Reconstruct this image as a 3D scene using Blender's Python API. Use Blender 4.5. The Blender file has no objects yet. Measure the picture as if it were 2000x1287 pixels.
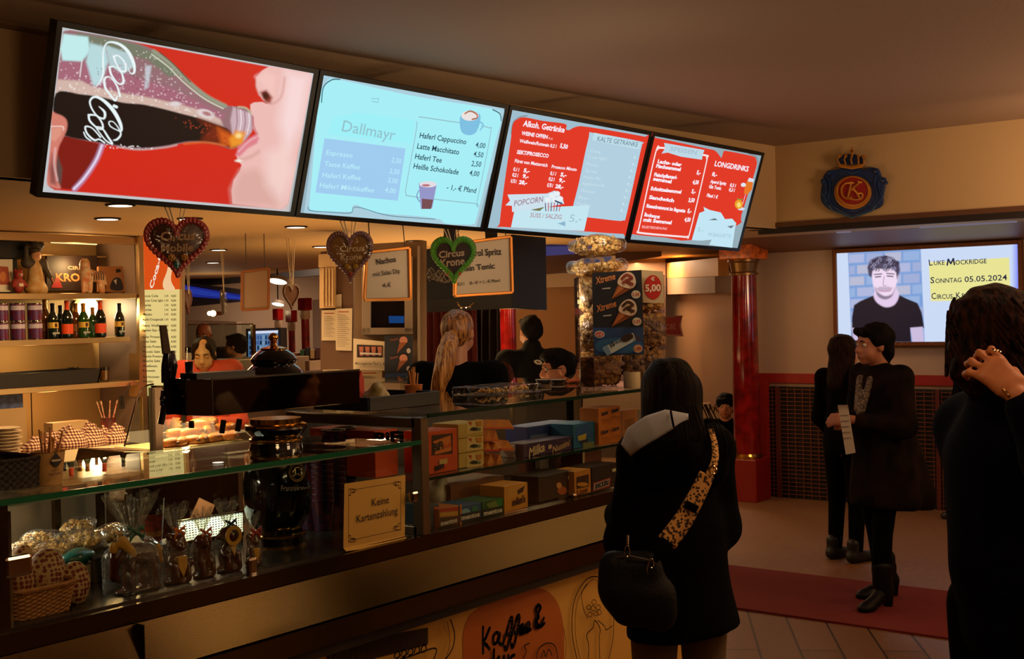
import bpy, bmesh, math, random
import numpy as np
from mathutils import Vector, Matrix, noise
random.seed(7); rng=np.random.RandomState(5)
D=bpy.data; sc=bpy.context.scene; col=sc.collection
PI=math.pi
# ------------------------------------------------------------------ camera
F=2380.56; YAW,PITCH,ROLL=.6552027,-.01240437,-.02252456
def cam_axes():
    f=Vector((math.cos(YAW),math.sin(YAW),0)); r=Vector((math.sin(YAW),-math.cos(YAW),0)); u=Vector((0,0,1))
    w=f*math.cos(PITCH)+u*math.sin(PITCH); u2=-f*math.sin(PITCH)+u*math.cos(PITCH)
    return r*math.cos(ROLL)+u2*math.sin(ROLL), -r*math.sin(ROLL)+u2*math.cos(ROLL), w
CR,CU,CW=cam_axes(); CC=Vector((0,0,1.7))
cd=D.cameras.new('camera'); cam=D.objects.new('camera',cd); col.objects.link(cam)
m=Matrix((CR,CU,-CW)).transposed().to_4x4(); m.translation=CC; cam.matrix_world=m
cd.sensor_width=36; cd.lens=F/2000*36; cd.clip_start=.05; cd.clip_end=200; sc.camera=cam
sc.view_settings.view_transform='Standard'; sc.view_settings.look='None'; sc.view_settings.gamma=1
sc.view_settings.use_curve_mapping=False; sc.view_settings.exposure=0.0
sc.cycles.use_denoising=True; sc.cycles.transparent_max_bounces=40; sc.cycles.max_bounces=8
sc.cycles.use_adaptive_sampling=True; sc.cycles.adaptive_threshold=.03; sc.cycles.sample_clamp_indirect=3
sc.cycles.caustics_reflective=False; sc.cycles.caustics_refractive=False
# world: dim warm ambience of the hall
wd=D.worlds.new('world'); sc.world=wd; wd.use_nodes=True
wd.node_tree.nodes['Background'].inputs[0].default_value=(1,.55,.25,1); wd.node_tree.nodes['Background'].inputs[1].default_value=.004
def area(loc,size,power,color,rot=(0,0,0),spread=PI,sy=None):
    l=D.lights.new('lamp_or_fill_light','AREA'); l.energy=power; l.color=color; l.size=size; l.spread=spread
    if sy: l.shape='RECTANGLE'; l.size_y=sy
    o=D.objects.new('lamp_or_fill_light',l); col.objects.link(o); o.location=loc; o.rotation_euler=rot; return o
def point(loc,power,color,r=.05):
    l=D.lights.new('bulb_or_fill_light','POINT'); l.energy=power; l.color=color; l.shadow_soft_size=r
    o=D.objects.new('bulb_or_fill_light',l); col.objects.link(o); o.location=loc; return o
def spot(loc,power,color,target,ang=1.2,r=.04):
    l=D.lights.new('spot_light','SPOT'); l.energy=power; l.color=color; l.shadow_soft_size=r; l.spot_size=ang; l.spot_blend=.7
    o=D.objects.new('spot_light',l); col.objects.link(o); o.location=loc
    o.rotation_euler=(Vector(target)-Vector(loc)).to_track_quat('-Z','Y').to_euler(); return o
WARM=(1,.64,.36); AMB=(1,.62,.27); COOL=(.55,.7,1)
# hall lamps (the hall's own ceiling lamps, behind and beside the camera)
area((3.6,.2,2.88),.7,13,WARM)
area((6.8,-.2,2.88),.7,10,WARM)
area((1.4,1.2,2.88),.5,12,AMB)
area((4.6,1.5,2.88),.5,9,AMB)
area((9.0,1.4,2.24),.5,6,WARM)
area((9.3,4.0,2.26),.4,6,WARM)
# added unseen fills: upward ones brighten the ceiling, one faces the right wall
area((1.5,-1.8,2.0),1.2,75,WARM,rot=(PI*.93,0,0)); area((6.0,-2.0,2.0),1.2,120,WARM,rot=(PI*.9,0,0))
area((7.6,.6,1.9),.8,30,WARM,rot=(PI,0,0)); area((7.4,1.5,2.1),.5,10,WARM,rot=(0,-PI*.5,0))
# amber wall lamps of the hall, mirrored in the steel front
area((6.3,-3.3,2.25),.8,10,(1,.6,.16),rot=(PI*.5,0,0)); area((9.9,-1.7,2.0),.45,7,AMB,rot=(0,PI*.5,0)); area((10.0,-.5,2.0),.3,3,AMB,rot=(0,PI*.5,0))
# kitchen
area((4.2,6.0,2.26),.5,40,AMB); area((7.0,6.4,2.26),.5,30,AMB); area((9.5,9.0,2.26),.6,34,AMB)
area((5.4,4.9,.95),1.6,42,AMB,rot=(PI,0,0)); area((7.4,6.6,1.2),1.6,30,AMB,rot=(PI,0,0))  # unseen upward fills added low down to light the kitchen ceiling
area((11.6,7.0,2.26),.8,40,WARM); area((11.5,12,2.6),1.2,60,(1,.74,.52)); area((12.2,16,2.6),1.2,50,(1,.74,.52))
# ------------------------------------------------------------------ helpers
def V(*a): return Vector(a)
def lin(c):
    c=[x/255 for x in c]; return tuple(x/12.92 if x<=.04045 else ((x+.055)/1.055)**2.4 for x in c)
def ray(px,py): return CR*((px-1000)/F)-CU*((py-643.5)/F)+CW
def P(px,py,axis,val):
    d=ray(px,py); i='xyz'.index(axis); return CC+d*((val-CC[i])/d[i])
def Pd(px,py,d): return CC+ray(px,py)*d
def proj(p):
    v=Vector(p)-CC; return 1000+F*v.dot(CR)/v.dot(CW), 643.5-F*v.dot(CU)/v.dot(CW)
def onpl(px,py,o,n):
    d=ray(px,py); return CC+d*((o-CC).dot(n)/d.dot(n))
MATS={}
def mat(name,c=(128,128,128),rough=.6,metal=0,emit=0,ec=None,spec=.5,noise_=0,nscale=8,c2=None,bump=0,bscale=40,coat=0,alpha=1,trans=0,aniso=0):
    if name in MATS: return MATS[name]
    m=D.materials.new(name); m.use_nodes=True; nt=m.node_tree; b=nt.nodes['Principled BSDF']
    L=lin(c); b.inputs['Base Color'].default_value=(*L,1); b.inputs['Roughness'].default_value=rough; b.inputs['Metallic'].default_value=metal
    b.inputs['Specular IOR Level'].default_value=spec; b.inputs['Coat Weight'].default_value=coat; b.inputs['Coat Roughness'].default_value=.08
    b.inputs['Alpha'].default_value=alpha; b.inputs['Transmission Weight'].default_value=trans; b.inputs['Anisotropic'].default_value=aniso
    if emit: b.inputs['Emission Color'].default_value=(*lin(ec or c),1); b.inputs['Emission Strength'].default_value=emit
    if noise_ or c2:
        tc=nt.nodes.new('ShaderNodeTexCoord'); nz=nt.nodes.new('ShaderNodeTexNoise'); nz.inputs['Scale'].default_value=nscale; nz.inputs['Detail'].default_value=5
        nt.links.new(tc.outputs['Object'],nz.inputs['Vector'])
        rp=nt.nodes.new('ShaderNodeValToRGB'); k=noise_ or .5
        L2=lin(c2) if c2 else tuple(min(1,x*(1+k)) for x in L)
        rp.color_ramp.elements[0].color=(*(L if c2 else tuple(x*(1-k) for x in L)),1); rp.color_ramp.elements[1].color=(*L2,1)
        rp.color_ramp.elements[0].position=.35; rp.color_ramp.elements[1].position=.65
        nt.links.new(nz.outputs['Fac'],rp.inputs['Fac']); nt.links.new(rp.outputs['Color'],b.inputs['Base Color'])
    if bump:
        tc=nt.nodes.new('ShaderNodeTexCoord'); nz=nt.nodes.new('ShaderNodeTexNoise'); nz.inputs['Scale'].default_value=bscale; nz.inputs['Detail'].default_value=4
        nt.links.new(tc.outputs['Object'],nz.inputs['Vector'])
        bp=nt.nodes.new('ShaderNodeBump'); bp.inputs['Strength'].default_value=bump; bp.inputs['Distance'].default_value=.01
        nt.links.new(nz.outputs['Fac'],bp.inputs['Height']); nt.links.new(bp.outputs['Normal'],b.inputs['Normal'])
    MATS[name]=m; return m
def glow(c,s=1.0):
    n='glow_%d_%d_%d_%d'%(c[0],c[1],c[2],int(s*100))
    if n in MATS: return MATS[n]
    m=D.materials.new(n); m.use_nodes=True; nt=m.node_tree; nt.nodes.clear()
    e=nt.nodes.new('ShaderNodeEmission'); o=nt.nodes.new('ShaderNodeOutputMaterial'); e.inputs[0].default_value=(*lin(c),1); e.inputs[1].default_value=s
    nt.links.new(e.outputs[0],o.inputs[0]); MATS[n]=m; return m
def flat(c,rough=.6):
    return mat('print_%d_%d_%d'%tuple(c),c,rough)
def glass(name,tint=(235,245,240),gloss=.9,rough=.01,ior=1.45,film=0,haze=0):
    """thin pane or film: transparent with a fresnel mirror"""
    if name in MATS: return MATS[name]
    m=D.materials.new(name); m.use_nodes=True; nt=m.node_tree; nt.nodes.clear()
    o=nt.nodes.new('ShaderNodeOutputMaterial'); t=nt.nodes.new('ShaderNodeBsdfTransparent'); g=nt.nodes.new('ShaderNodeBsdfGlossy'); mx=nt.nodes.new('ShaderNodeMixShader')
    lw=nt.nodes.new('ShaderNodeLayerWeight'); lw.inputs[0].default_value=.5; pw=nt.nodes.new('ShaderNodeMath'); pw.operation='POWER'; pw.inputs[1].default_value=4.5
    fr=nt.nodes.new('ShaderNodeMath'); fr.operation='MULTIPLY_ADD'; f0=((ior-1)/(ior+1))**2; fr.inputs[1].default_value=.9; fr.inputs[2].default_value=f0
    nt.links.new(lw.outputs['Facing'],pw.inputs[0]); nt.links.new(pw.outputs[0],fr.inputs[0])
    t.inputs[0].default_value=(*lin(tint),1); g.inputs[0].default_value=(gloss,gloss,gloss,1); g.inputs[1].default_value=rough
    nt.links.new(fr.outputs[0],mx.inputs[0]); nt.links.new(t.outputs[0],mx.inputs[1]); nt.links.new(g.outputs[0],mx.inputs[2])
    if film:
        tc=nt.nodes.new('ShaderNodeTexCoord'); nz=nt.nodes.new('ShaderNodeTexNoise'); nz.inputs['Scale'].default_value=film; nz.inputs['Detail'].default_value=3
        nt.links.new(tc.outputs['Object'],nz.inputs['Vector']); bp=nt.nodes.new('ShaderNodeBump'); bp.inputs['Strength'].default_value=1; bp.inputs['Distance'].default_value=.02
        nt.links.new(nz.outputs['Fac'],bp.inputs['Height']); nt.links.new(bp.outputs['Normal'],g.inputs['Normal']); nt.links.new(bp.outputs['Normal'],lw.inputs['Normal'])
    if haze:
        df=nt.nodes.new('ShaderNodeBsdfTranslucent'); d2=nt.nodes.new('ShaderNodeBsdfDiffuse'); ma=nt.nodes.new('ShaderNodeMixShader'); mh=nt.nodes.new('ShaderNodeMixShader'); mh.inputs[0].default_value=haze
        nt.links.new(df.outputs[0],ma.inputs[1]); nt.links.new(d2.outputs[0],ma.inputs[2]); nt.links.new(mx.outputs[0],mh.inputs[1]); nt.links.new(ma.outputs[0],mh.inputs[2]); mx=mh
    nt.links.new(mx.outputs[0],o.inputs[0]); MATS[name]=m; return m
def tag(o,label=None,cat=None,group=None,kind=None):
    if label: o['label']=label
    if cat: o['category']=cat
    if group: o['group']=group
    if kind: o['kind']=kind
    return o
def thing(name,loc,label,cat,group=None):
    o=D.objects.new(name,None); col.objects.link(o); o.location=loc; o.empty_display_size=.05
    return tag(o,label,cat,group)
def hair_mat(name,c,c2,sx=60,sz=4,rough=.7,spec=.1):
    if name in MATS: return MATS[name]
    m=mat(name,c,rough,spec=spec); nt=m.node_tree; b=nt.nodes['Principled BSDF']
    tc=nt.nodes.new('ShaderNodeTexCoord'); mp=nt.nodes.new('ShaderNodeMapping'); mp.inputs['Scale'].default_value=(sx,sx,sz); nz=nt.nodes.new('ShaderNodeTexNoise'); nz.inputs['Scale'].default_value=1.6; nz.inputs['Detail'].default_value=4
    rp=nt.nodes.new('ShaderNodeValToRGB'); rp.color_ramp.elements[0].color=(*lin(c),1); rp.color_ramp.elements[1].color=(*lin(c2),1); rp.color_ramp.elements[0].position=.38; rp.color_ramp.elements[1].position=.64
    bp=nt.nodes.new('ShaderNodeBump'); bp.inputs['Strength'].default_value=.9; bp.inputs['Distance'].default_value=.008
    for a_,b_ in ((tc.outputs['Object'],mp.inputs[0]),(mp.outputs[0],nz.inputs['Vector']),(nz.outputs['Fac'],rp.inputs[0]),(rp.outputs[0],b.inputs['Base Color']),(nz.outputs['Fac'],bp.inputs['Height']),(bp.outputs['Normal'],b.inputs['Normal'])): nt.links.new(a_,b_)
    return m
class MB:
    def __init__(s): s.v=[]; s.f=[]; s.m=[]; s.mats=[]; s.cur=0
    def use(s,m):
        if m not in s.mats: s.mats.append(m)
        s.cur=s.mats.index(m); return s
    def add(s,vs,fs):
        n=len(s.v); s.v+= [Vector(x) for x in vs]
        for f in fs: s.f.append([n+i for i in f]); s.m.append(s.cur)
        return s
    def box(s,c,size,rz=0,M=None):
        c=Vector(c); h=[x/2 for x in size]; vs=[]
        R=M or Matrix.Rotation(rz,3,'Z')
        for x in (-1,1):
            for y in (-1,1):
                for z in (-1,1): vs.append(c+R@Vector((x*h[0],y*h[1],z*h[2])))
        return s.add(vs,[(0,1,3,2),(4,6,7,5),(0,4,5,1),(2,3,7,6),(0,2,6,4),(1,5,7,3)])
    def bar(s,a,b,w,h=None,up=(0,0,1)):
        a=Vector(a); b=Vector(b); d=b-a; h=h or w; L=d.length
        x=d.normalized(); y=Vector(up).cross(x)
        if y.length<1e-4: y=Vector((1,0,0)).cross(x)
        y.normalize(); z=x.cross(y)
        return s.box((a+b)/2,(L,w,h),M=Matrix((x,y,z)).transposed())
    def prism(s,pts,ext):
        """closed polygon pts extruded by vector ext"""
        pts=[Vector(p) for p in pts]; e=Vector(ext); n=len(pts)
        return s.add(pts+[p+e for p in pts],[list(range(n))[::-1],list(range(n,2*n))]+[(i,(i+1)%n,n+(i+1)%n,n+i) for i in range(n)])
    def poly(s,pts): return s.add(pts,[list(range(len(pts)))])
    def rings(s,rings,closed=True,cap=True):
        n=len(rings[0]); k=len(s.v)
        for r in rings: s.v+=[Vector(p) for p in r]
        for i in range(len(rings)-1):
            for j in range(n if closed else n-1):
                a=k+i*n+j; b=k+i*n+(j+1)%n; s.f.append([a,b,b+n,a+n]); s.m.append(s.cur)
        if cap and closed:
            s.f.append([k+j for j in range(n)][::-1]); s.m.append(s.cur)
            e=k+(len(rings)-1)*n; s.f.append([e+j for j in range(n)]); s.m.append(s.cur)
        return s
    def lathe(s,prof,c,n=24,axis='z',M=None,fn=None,cap=True):
        c=Vector(c); rs=[]
        for r,z in prof:
            ring=[]
            for j in range(n):
                a=2*PI*j/n; rr=r*(fn(a,z) if fn else 1); p=Vector((rr*math.cos(a),rr*math.sin(a),z))
                if M: p=M@p
                ring.append(c+p)
            rs.append(ring)
        return s.rings(rs,cap=cap)
    def cyl(s,a,b,r0,r1=None,n=16):
        return s.tube([a,b],[r0,r0 if r1 is None else r1],n)
    def tube(s,pts,r,n=8,cap=True):
        pts=[Vector(p) for p in pts]; N=len(pts); rs=[]; prev=None
        for i,p in enumerate(pts):
            d=(pts[min(i+1,N-1)]-pts[max(i-1,0)]).normalized()
            if prev is None: x=d.orthogonal().normalized()
            else: x=(prev-d*prev.dot(d)).normalized()
            prev=x; y=d.cross(x); rr=r[i] if isinstance(r,(list,tuple)) else r
            rs.append([p+(x*math.cos(2*PI*j/n)+y*math.sin(2*PI*j/n))*rr for j in range(n)])
        return s.rings(rs,cap=cap)
    def ball(s,c,r,n=12,M=None,sq=(1,1,1)):
        c=Vector(c); rs=[]
        for i in range(n//2+1):
            t=PI*i/(n//2); t=min(max(t,.02),PI-.02); ring=[]
            for j in range(n):
                a=2*PI*j/n; p=Vector((math.sin(t)*math.cos(a)*sq[0],math.sin(t)*math.sin(a)*sq[1],-math.cos(t)*sq[2]))*r
                ring.append(c+(M@p if M else p))
            rs.append(ring)
        return s.rings(rs)
    def grid(s,fn,nu,nv,closed_u=False):
        k=len(s.v)
        for i in range(nv+1):
            for j in range(nu+(0 if closed_u else 1)): s.v.append(Vector(fn(j/nu,i/nv)))
        w=nu if closed_u else nu+1
        for i in range(nv):
            for j in range(nu):
                j2=(j+1)%w if closed_u else j+1
                s.f.append([k+i*w+j,k+i*w+j2,k+(i+1)*w+j2,k+(i+1)*w+j]); s.m.append(s.cur)
        return s
    def build(s,name,m=None,parent=None,smooth=False,bevel=0,solid=0):
        me=D.meshes.new(name); mats=s.mats or [m]
        if parent is not None: o0=Vector(parent.matrix_world.translation) if False else world_loc(parent)
        else:
            xs=[v.x for v in s.v]; ys=[v.y for v in s.v]; zs=[v.z for v in s.v]
            o0=Vector(((min(xs)+max(xs))/2,(min(ys)+max(ys))/2,min(zs)))
        me.from_pydata([v-o0 for v in s.v],[],s.f)
        for x in mats: me.materials.append(x)
        if len(mats)>1: me.polygons.foreach_set('material_index',s.m)
        if smooth: me.polygons.foreach_set('use_smooth',[True]*len(me.polygons))
        bm=bmesh.new(); bm.from_mesh(me); bmesh.ops.recalc_face_normals(bm,faces=bm.faces)
        bm.to_mesh(me); bm.free()
        if smooth:
            try: me.set_sharp_from_angle(angle=math.radians(38))
            except Exception: pass
        me.update()
        o=D.objects.new(name,me); col.objects.link(o)
        if parent is not None: o.parent=parent
        else: o.location=o0
        if bevel:
            b=o.modifiers.new('b','BEVEL'); b.width=bevel; b.segments=2; b.limit_method='ANGLE'
        if solid:
            b=o.modifiers.new('s','SOLIDIFY'); b.thickness=solid; b.offset=0
        return o
def world_loc(o):
    p=Vector(o.location)
    if o.parent: p+=world_loc(o.parent)
    return p
def children(o): return [x for x in D.objects if x.parent==o]
def copy_tree(o,parent=None,kids=None):
    c=o.copy(); col.objects.link(c); c.parent=parent
    for ch in children(o): copy_tree(ch,c)
    return c
def struct(o): o['kind']='structure'; return o
def catmull(pts,n=6,closed=False):
    pts=[np.array(p,float) for p in pts]; N=len(pts); out=[]
    for i in range(N if closed else N-1):
        g=lambda k: pts[k%N] if closed else pts[min(max(k,0),N-1)]
        a,b,c,d=g(i-1),g(i),g(i+1),g(i+2)
        for t in np.arange(n)/n:
            out.append(.5*((2*b)+(-a+c)*t+(2*a-5*b+4*c-d)*t*t+(-a+3*b-3*c+d)*t**3))
    if not closed: out.append(pts[-1])
    return out
# ---- text as mesh polygons
_tcache={}
def text_mesh(s,bold=0):
    k=(s,bold)
    if k in _tcache: return _tcache[k]
    cu=D.curves.new('t','FONT'); cu.body=s; cu.size=1; cu.offset=bold; cu.resolution_u=2; cu.fill_mode='FRONT'
    ob=D.objects.new('t',cu); col.objects.link(ob); dg=bpy.context.evaluated_depsgraph_get(); dg.update()
    me=ob.evaluated_get(dg).to_mesh(); vs=[tuple(v.co) for v in me.vertices]; fs=[list(p.vertices) for p in me.polygons]
    ob.evaluated_get(dg).to_mesh_clear(); D.objects.remove(ob); D.curves.remove(cu)
    if not vs: vs=[(0,0,0)]
    xs=[v[0] for v in vs]; r=(vs,fs,min(xs),max(xs)); _tcache[k]=r; return r
class Art:
    """flat printed or glowing artwork on one plane (o,n); coordinates are given where each mark sits on that plane"""
    def __init__(s,o,n,emis=None,step=.0006,toward=None):
        s.o=Vector(o); s.n=Vector(n).normalized()
        if s.n.dot(CC-s.o)<0: s.n=-s.n
        s.mb=MB(); s.k=1; s.step=step; s.emis=emis
    def m(s,c,e=None):
        e=s.emis if e is None else e
        s.mb.use(glow(c,e) if e else flat(c))
    def pt(s,p): return onpl(p[0],p[1],s.o+s.n*(s.k*s.step),s.n)
    def poly(s,pts,c,e=None):
        s.m(c,e); s.mb.poly([s.pt(p) for p in pts]); s.k+=1; return s
    def line(s,pts,w,c,closed=False,e=None):
        s.m(c,e); q=[s.pt(p) for p in pts]
        if closed: q.append(q[0])
        for a,b in zip(q,q[1:]):
            d=(b-a)
            if d.length<1e-6: continue
            t=s.n.cross(d).normalized()*w/2; d=d.normalized()*w*.3
            s.mb.poly([a-t-d,b-t+d,b+t+d,a+t-d])
        s.k+=1; return s
    def curve(s,pts,w,c,closed=False,n=6,e=None): return s.line(catmull(pts,n,closed),w,c,closed,e)
    def blob(s,pts,c,n=5,e=None): return s.poly(catmull(pts,n,True),c,e)
    def disc(s,cx,cy,rx,ry,c,n=24,e=None,rot=0):
        return s.poly([(cx+rx*math.cos(t)*math.cos(rot)-ry*math.sin(t)*math.sin(rot),cy+rx*math.cos(t)*math.sin(rot)+ry*math.sin(t)*math.cos(rot)) for t in [2*PI*i/n for i in range(n)]],c,e)
    def text(s,st,p0,p1,h,c,bold=.0,e=None,slant=0):
        """baseline from p0 to p1 (image marks of its ends), cap height h px"""
        s.m(c,e); a=s.pt(p0); b=s.pt(p1); u=(b-a); L=u.length; u.normalize(); v=s.n.cross(u).normalized()
        if v.dot(CU)<0: v=-v
        top=onpl(p0[0],p0[1]-h,s.o+s.n*(s.k*s.step),s.n); H=(top-a).length
        vs,fs,x0,x1=text_mesh(st,bold); k=L/max(1e-6,x1-x0); ky=H/.70
        s.mb.add([a+u*((x-x0)*k+slant*y*ky)+v*(y*ky) for x,y,z in vs],fs); s.k+=1; return s
    def build(s,name,parent): return s.mb.build(name,None,parent)
# ------------------------------------------------------------------ organic surfaces (implicit shapes, surface nets)
def _sd(pr,X,Y,Z):
    k=pr[0]
    if k=='c':
        a=np.array(pr[1],float); b=np.array(pr[2],float); r0,r1=pr[3],pr[4]; sq=pr[5] if len(pr)>5 else None
        d=b-a; L=max(1e-9,d@d); px,py,pz=X-a[0],Y-a[1],Z-a[2]
        t=np.clip((px*d[0]+py*d[1]+pz*d[2])/L,0,1); qx,qy,qz=px-t*d[0],py-t*d[1],pz-t*d[2]
        if sq is not None:
            ax,f=np.array(sq[0],float),sq[1]; ax/=np.linalg.norm(ax); w=(qx*ax[0]+qy*ax[1]+qz*ax[2])*(1/f-1)
            qx,qy,qz=qx+w*ax[0],qy+w*ax[1],qz+w*ax[2]
        return np.sqrt(qx*qx+qy*qy+qz*qz)-(r0+(r1-r0)*t)
    if k in('e','x'):
        c=np.array(pr[1],float); r=np.array(pr[2],float); M=np.array(pr[3],float) if len(pr)>3 and pr[3] is not None else np.eye(3)
        p=[X-c[0],Y-c[1],Z-c[2]]; q=[sum(M[j][i]*p[j] for j in range(3))/r[i] for i in range(3)]
        k0=np.sqrt(q[0]**2+q[1]**2+q[2]**2)+1e-9; k1=np.sqrt((q[0]/r[0])**2+(q[1]/r[1])**2+(q[2]/r[2])**2)+1e-9
        return k0*(k0-1)/k1
def _ext(pr):
    if pr[0]=='c':
        r=max(pr[3],pr[4])*1.0; a=np.array([pr[1],pr[2]],float); return a.min(0)-r,a.max(0)+r
    r=max(pr[2]); c=np.array(pr[1],float); return c-r,c+r
def sdf_mesh(prims,vox=.012,k=.02,disp=None,clipz=None):
    lo=np.min([_ext(p)[0] for p in prims if p[0]!='x'],axis=0)-3*vox-k*.5; hi=np.max([_ext(p)[1] for p in prims if p[0]!='x'],axis=0)+3*vox+k*.5
    n=np.ceil((hi-lo)/vox).astype(int)+1
    ax=[lo[i]+vox*np.arange(n[i]) for i in range(3)]
    Dm=np.full(n,1.0,np.float32)
    for pr in prims:
        a,b=_ext(pr); pad=2*vox+k*1.3; i0=np.clip(((a-pad-lo)/vox).astype(int),0,n-1); i1=np.clip(((b+pad-lo)/vox).astype(int)+2,1,n)
        X,Y,Z=np.meshgrid(*[ax[i][i0[i]:i1[i]] for i in range(3)],indexing='ij'); d=_sd(pr,X,Y,Z).astype(np.float32)
        S=(slice(i0[0],i1[0]),slice(i0[1],i1[1]),slice(i0[2],i1[2])); o=Dm[S]
        if pr[0]=='x': kk=k*.4; h=np.clip(.5-.5*(o+d)/kk,0,1); Dm[S]=np.where(o>.9,o,o*(1-h)-d*h+kk*h*(1-h))
        else:
            h=np.clip(.5+.5*(d-o)/k,0,1); Dm[S]=np.minimum(o, d*(1-h)+o*h-k*h*(1-h))
    if disp is not None or clipz is not None:
        X,Y,Z=np.meshgrid(*ax,indexing='ij')
        if disp is not None: Dm=Dm+disp(X,Y,Z)
        if clipz is not None: Dm=np.maximum(Dm,clipz(X,Y,Z))
    neg=Dm<0
    c=np.zeros(n-1,int)
    for i in (0,1):
        for j in (0,1):
            for l in (0,1): c+=neg[i:n[0]-1+i,j:n[1]-1+j,l:n[2]-1+l]
    act=(c>0)&(c<8); idx=-np.ones(n-1,int); A=np.argwhere(act); idx[act]=np.arange(len(A))
    acc=np.zeros((len(A),3)); cnt=np.zeros(len(A))
    for axis in range(3):
        for u in (0,1):
            for w in (0,1):
                o0=[0,0,0]; oth=[i for i in range(3) if i!=axis]; o0[oth[0]]=u; o0[oth[1]]=w; o1=list(o0); o1[axis]=1
                d0=Dm[A[:,0]+o0[0],A[:,1]+o0[1],A[:,2]+o0[2]]; d1=Dm[A[:,0]+o1[0],A[:,1]+o1[1],A[:,2]+o1[2]]
                cr=(d0<0)!=(d1<0); t=np.where(cr,d0/np.where(cr,d0-d1,1),0)
                p=np.tile(np.array(o0,float),(len(A),1)); p[:,axis]+=t; acc[cr]+=p[cr]; cnt[cr]+=1
    vs=(A+acc/np.maximum(cnt,1)[:,None])*vox+lo
    faces=[]
    for axis in range(3):
        oth=[i for i in range(3) if i!=axis]; sl0=[slice(None)]*3; sl1=[slice(None)]*3; sl0[axis]=slice(0,-1); sl1[axis]=slice(1,None)
        cr=neg[tuple(sl0)]!=neg[tuple(sl1)]; E=np.argwhere(cr)
        ok=(E[:,oth[0]]>0)&(E[:,oth[1]]>0)&(E[:,oth[0]]<n[oth[0]]-1)&(E[:,oth[1]]<n[oth[1]]-1); E=E[ok]
        q=[]
        for du,dw in ((0,0),(1,0),(1,1),(0,1)):
            B=E.copy(); B[:,oth[0]]-=du; B[:,oth[1]]-=dw; q.append(idx[B[:,0],B[:,1],B[:,2]])
        Q=np.stack(q,1); fl=neg[E[:,0],E[:,1],E[:,2]]
        if axis==1: fl=~fl
        Q[~fl]=Q[~fl][:,::-1]; faces.append(Q)
    Fq=np.concatenate(faces); Fq=Fq[(Fq>=0).all(1)]
    # light smoothing
    for _ in range(2):
        s=np.zeros_like(vs); cn=np.zeros(len(vs))
        for a,b in ((0,1),(1,2),(2,3),(3,0)):
            np.add.at(s,Fq[:,a],vs[Fq[:,b]]); np.add.at(s,Fq[:,b],vs[Fq[:,a]]); np.add.at(cn,Fq[:,a],1); np.add.at(cn,Fq[:,b],1)
        vs=vs*.5+.5*s/np.maximum(cn,1)[:,None]
    return vs,Fq
def np_mesh(name,vs,fs,m,parent=None,smooth=True,colors=None,loc=None):
    me=D.meshes.new(name); o0=np.array(world_loc(parent)) if parent is not None else (np.array(loc) if loc is not None else np.append(vs[:,:2].mean(0),vs[:,2].min()))
    nv,nf=len(vs),len(fs); me.vertices.add(nv); me.vertices.foreach_set('co',(vs-o0).astype(np.float32).ravel())
    me.loops.add(nf*4); me.loops.foreach_set('vertex_index',fs.astype(np.int32).ravel()); me.polygons.add(nf)
    me.polygons.foreach_set('loop_start',np.arange(0,nf*4,4,dtype=np.int32)); me.polygons.foreach_set('loop_total',np.full(nf,4,np.int32))
    if smooth: me.polygons.foreach_set('use_smooth',np.ones(nf,bool))
    me.materials.append(m); me.update(calc_edges=True)
    if colors is not None:
        a=me.color_attributes.new('paint','FLOAT_COLOR','POINT'); a.data.foreach_set('color',np.c_[colors,np.ones(nv)].astype(np.float32).ravel())
    o=D.objects.new(name,me); col.objects.link(o)
    if parent is not None: o.parent=parent
    else: o.location=o0
    return o
def blob(name,prims,m,parent=None,vox=.012,k=.02,disp=None,clipz=None,T=None,colfn=None):
    vs,fs=sdf_mesh(prims,vox,k,disp,clipz)
    cols=colfn(vs) if colfn else None
    if T is not None:
        M=np.array(T); vs=vs@M[:3,:3].T+M[:3,3]
    return np_mesh(name,vs,fs,m,parent,colors=cols)
def attr_mat(name,emit=0,rough=.6):
    if name in MATS: return MATS[name]
    m=D.materials.new(name); m.use_nodes=True; nt=m.node_tree; a=nt.nodes.new('ShaderNodeAttribute'); a.attribute_name='paint'
    b=nt.nodes['Principled BSDF']; b.inputs['Roughness'].default_value=rough
    if emit:
        b.inputs['Base Color'].default_value=(0.01,.01,.01,1); nt.links.new(a.outputs['Color'],b.inputs['Emission Color']); b.inputs['Emission Strength'].default_value=emit
    else: nt.links.new(a.outputs['Color'],b.inputs['Base Color'])
    MATS[name]=m; return m
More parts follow.
